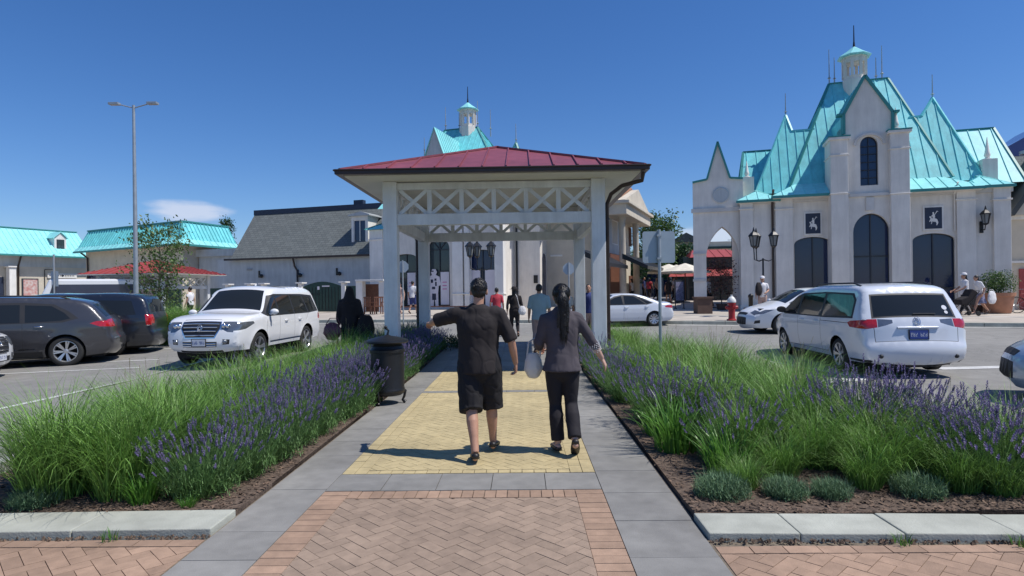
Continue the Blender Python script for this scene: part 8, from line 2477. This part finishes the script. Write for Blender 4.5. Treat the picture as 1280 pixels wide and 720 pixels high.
    for p1, p2 in (((-.02, 0, .34), (.12, 0, .86)), ((.14, 0, .80), (.66, 0, .80)), ((.12, 0, .74), (.48, 0, .34)), ((.48, 0, .34), (.66, 0, .82)), ((.48, 0, .34), (1.03, 0, .34)), ((1.03, 0, .34), (.64, 0, .76)), ((.12, 0, .86), (.14, 0, .98))): tube(b, [p1, p2], .018, 8)
    obj('frame', b, 'redb', e, 60)
    b = B(); tube(b, [(.05, -.28, 1.0), (.14, -.1, 1.0), (.14, .1, 1.0), (.05, .28, 1.0)], .014, 6); obj('handlebar', b, 'chrome', e, 60)
    b = B(); loft(b, [(.58, 0, .90), (.80, 0, .92)], [(.03, .02), (.08, .03)], 10, lat=(0, 1, 0)); tube(b, [(.66, 0, .8), (.69, 0, .9)], .014, 6); obj('saddle', b, 'shoe', e, 60)

def sky_and_light():
    az = R(-15); el = R(59)      # direction towards the sun: right and a little behind the camera
    d = Vector((math.cos(az)*math.cos(el), math.sin(az)*math.cos(el), math.sin(el)))
    l = bpy.data.lights.new('sun', 'SUN'); l.energy = 4.7; l.angle = R(.55); l.color = (1.0, .955, .89)
    o = bpy.data.objects.new('sun', l); link(o); o.rotation_euler = d.to_track_quat('Z', 'Y').to_euler(); o.location = (20, -20, 40)
    w = bpy.data.worlds.new('World'); scn.world = w; w.use_nodes = True; nt = w.node_tree; N, L = nt.nodes, nt.links
    bg = N['Background']; sk_ = N.new('ShaderNodeTexSky'); sk_.sky_type = 'NISHITA'; sk_.sun_disc = False; sk_.sun_elevation = el
    sk_.sun_rotation = math.pi/2-az; sk_.altitude = 0; sk_.air_density = 1.0; sk_.dust_density = .25; sk_.ozone_density = 3.5
    bg.inputs['Strength'].default_value = .088
    # small clouds low on the left and behind the arch
    tc = N.new('ShaderNodeTexCoord'); sep = N.new('ShaderNodeSeparateXYZ'); L.new(tc.outputs['Generated'], sep.inputs[0])
    mp = N.new('ShaderNodeMapping'); mp.inputs['Scale'].default_value = (5, 5, 20); L.new(tc.outputs['Generated'], mp.inputs['Vector'])
    nz = N.new('ShaderNodeTexNoise'); nz.inputs['Scale'].default_value = 2.2; nz.inputs['Detail'].default_value = 9; nz.inputs['Roughness'].default_value = .55; L.new(mp.outputs['Vector'], nz.inputs['Vector'])
    tot = None
    for (px, py, rx, rz, gain) in ((238, 264, .062, .020, 1.08), (905, 300, .075, .035, 1.05), (862, 292, .03, .02, .8)):
        D = at(px, py, 1.0)-Vector((0, 0, HCAM)); D.normalize()
        def sub(sock, v, div):
            a = N.new('ShaderNodeMath'); a.operation = 'SUBTRACT'; L.new(sock, a.inputs[0]); a.inputs[1].default_value = v
            b = N.new('ShaderNodeMath'); b.operation = 'DIVIDE'; L.new(a.outputs[0], b.inputs[0]); b.inputs[1].default_value = div
            c = N.new('ShaderNodeMath'); c.operation = 'MULTIPLY'; L.new(b.outputs[0], c.inputs[0]); L.new(b.outputs[0], c.inputs[1]); return c.outputs[0]
        s1 = sub(sep.outputs['X'], D.x, rx); s2 = sub(sep.outputs['Z'], D.z, rz)
        a = N.new('ShaderNodeMath'); a.operation = 'ADD'; L.new(s1, a.inputs[0]); L.new(s2, a.inputs[1])
        y = N.new('ShaderNodeMath'); y.operation = 'GREATER_THAN'; L.new(sep.outputs['Y'], y.inputs[0]); y.inputs[1].default_value = 0
        m = N.new('ShaderNodeMapRange'); m.inputs['From Min'].default_value = 0; m.inputs['From Max'].default_value = 1.6; m.inputs['To Min'].default_value = gain; m.inputs['To Max'].default_value = 0
        L.new(a.outputs[0], m.inputs['Value'])
        q = N.new('ShaderNodeMath'); q.operation = 'MULTIPLY'; L.new(m.outputs[0], q.inputs[0]); L.new(y.outputs[0], q.inputs[1])
        if tot is None: tot = q.outputs[0]
        else:
            t = N.new('ShaderNodeMath'); t.operation = 'MAXIMUM'; L.new(tot, t.inputs[0]); L.new(q.outputs[0], t.inputs[1]); tot = t.outputs[0]
    ad = N.new('ShaderNodeMath'); ad.operation = 'ADD'; L.new(nz.outputs['Fac'], ad.inputs[0]); L.new(tot, ad.inputs[1])
    mr = N.new('ShaderNodeMapRange'); mr.interpolation_type = 'SMOOTHSTEP'; mr.inputs['From Min'].default_value = 1.02; mr.inputs['From Max'].default_value = 1.45; mr.inputs['To Max'].default_value = .72
    L.new(ad.outputs[0], mr.inputs['Value'])
    # a faint deepening of the blue towards the zenith is left to the sky model itself
    hs = N.new('ShaderNodeHueSaturation'); hs.inputs['Saturation'].default_value = 1.22; L.new(sk_.outputs['Color'], hs.inputs['Color'])
    tn = N.new('ShaderNodeVectorMath'); tn.operation = 'MULTIPLY'; tn.inputs[1].default_value = (.96, 1.08, 1.36); L.new(hs.outputs['Color'], tn.inputs[0])
    mx = N.new('ShaderNodeMix'); mx.data_type = 'RGBA'; L.new(mr.outputs['Result'], mx.inputs['Factor']); L.new(tn.outputs['Vector'], mx.inputs['A']); mx.inputs['B'].default_value = (8.0, 8.6, 10.2, 1)
    L.new(mx.outputs['Result'], bg.inputs['Color'])

def camera():
    c = bpy.data.cameras.new('camera'); c.sensor_width = 36; c.lens = 36*FPX/1280; c.shift_y = 4/1280; c.clip_start = .05; c.clip_end = 4000
    o = bpy.data.objects.new('camera', c); link(o); o.location = (0, 0, HCAM)
    o.rotation_euler = (Matrix.Rotation(math.atan(ROLL), 4, 'Y') @ Matrix.Rotation(R(90), 4, 'X')).to_euler()
    scn.camera = o

def main():
    import time
    t = time.time()
    def tick(n):
        nonlocal t
        print('T', n, round(time.time()-t, 1)); t = time.time()
    setup_materials()
    build_ground(); tick('ground')
    build_gazebo(); build_plants(); tick('plants')
    right_shop(); middle_shop(); grey_building(); fence_row(); left_shops(); small_pavilion(); street_shop(); plaza_far(); right_edge(); tick('buildings')
    furniture(); tick('furniture')
    p = gx(200, 23.5); tree('young_tree', p, 4.35, 1.0, .95, .05, 30, 2900, .066, 'leaf_y', 'slim young tree with a loose conical crown beside the light pole', seed=11, gaps=.35, shape='oval')
    build_cars(); tick('cars')
    build_people(); tick('people')
    sky_and_light(); camera()
    scn.view_settings.view_transform = 'Standard'; scn.view_settings.look = 'None'; scn.view_settings.exposure = 0
    scn.render.resolution_x = 1024; scn.render.resolution_y = 576

main()
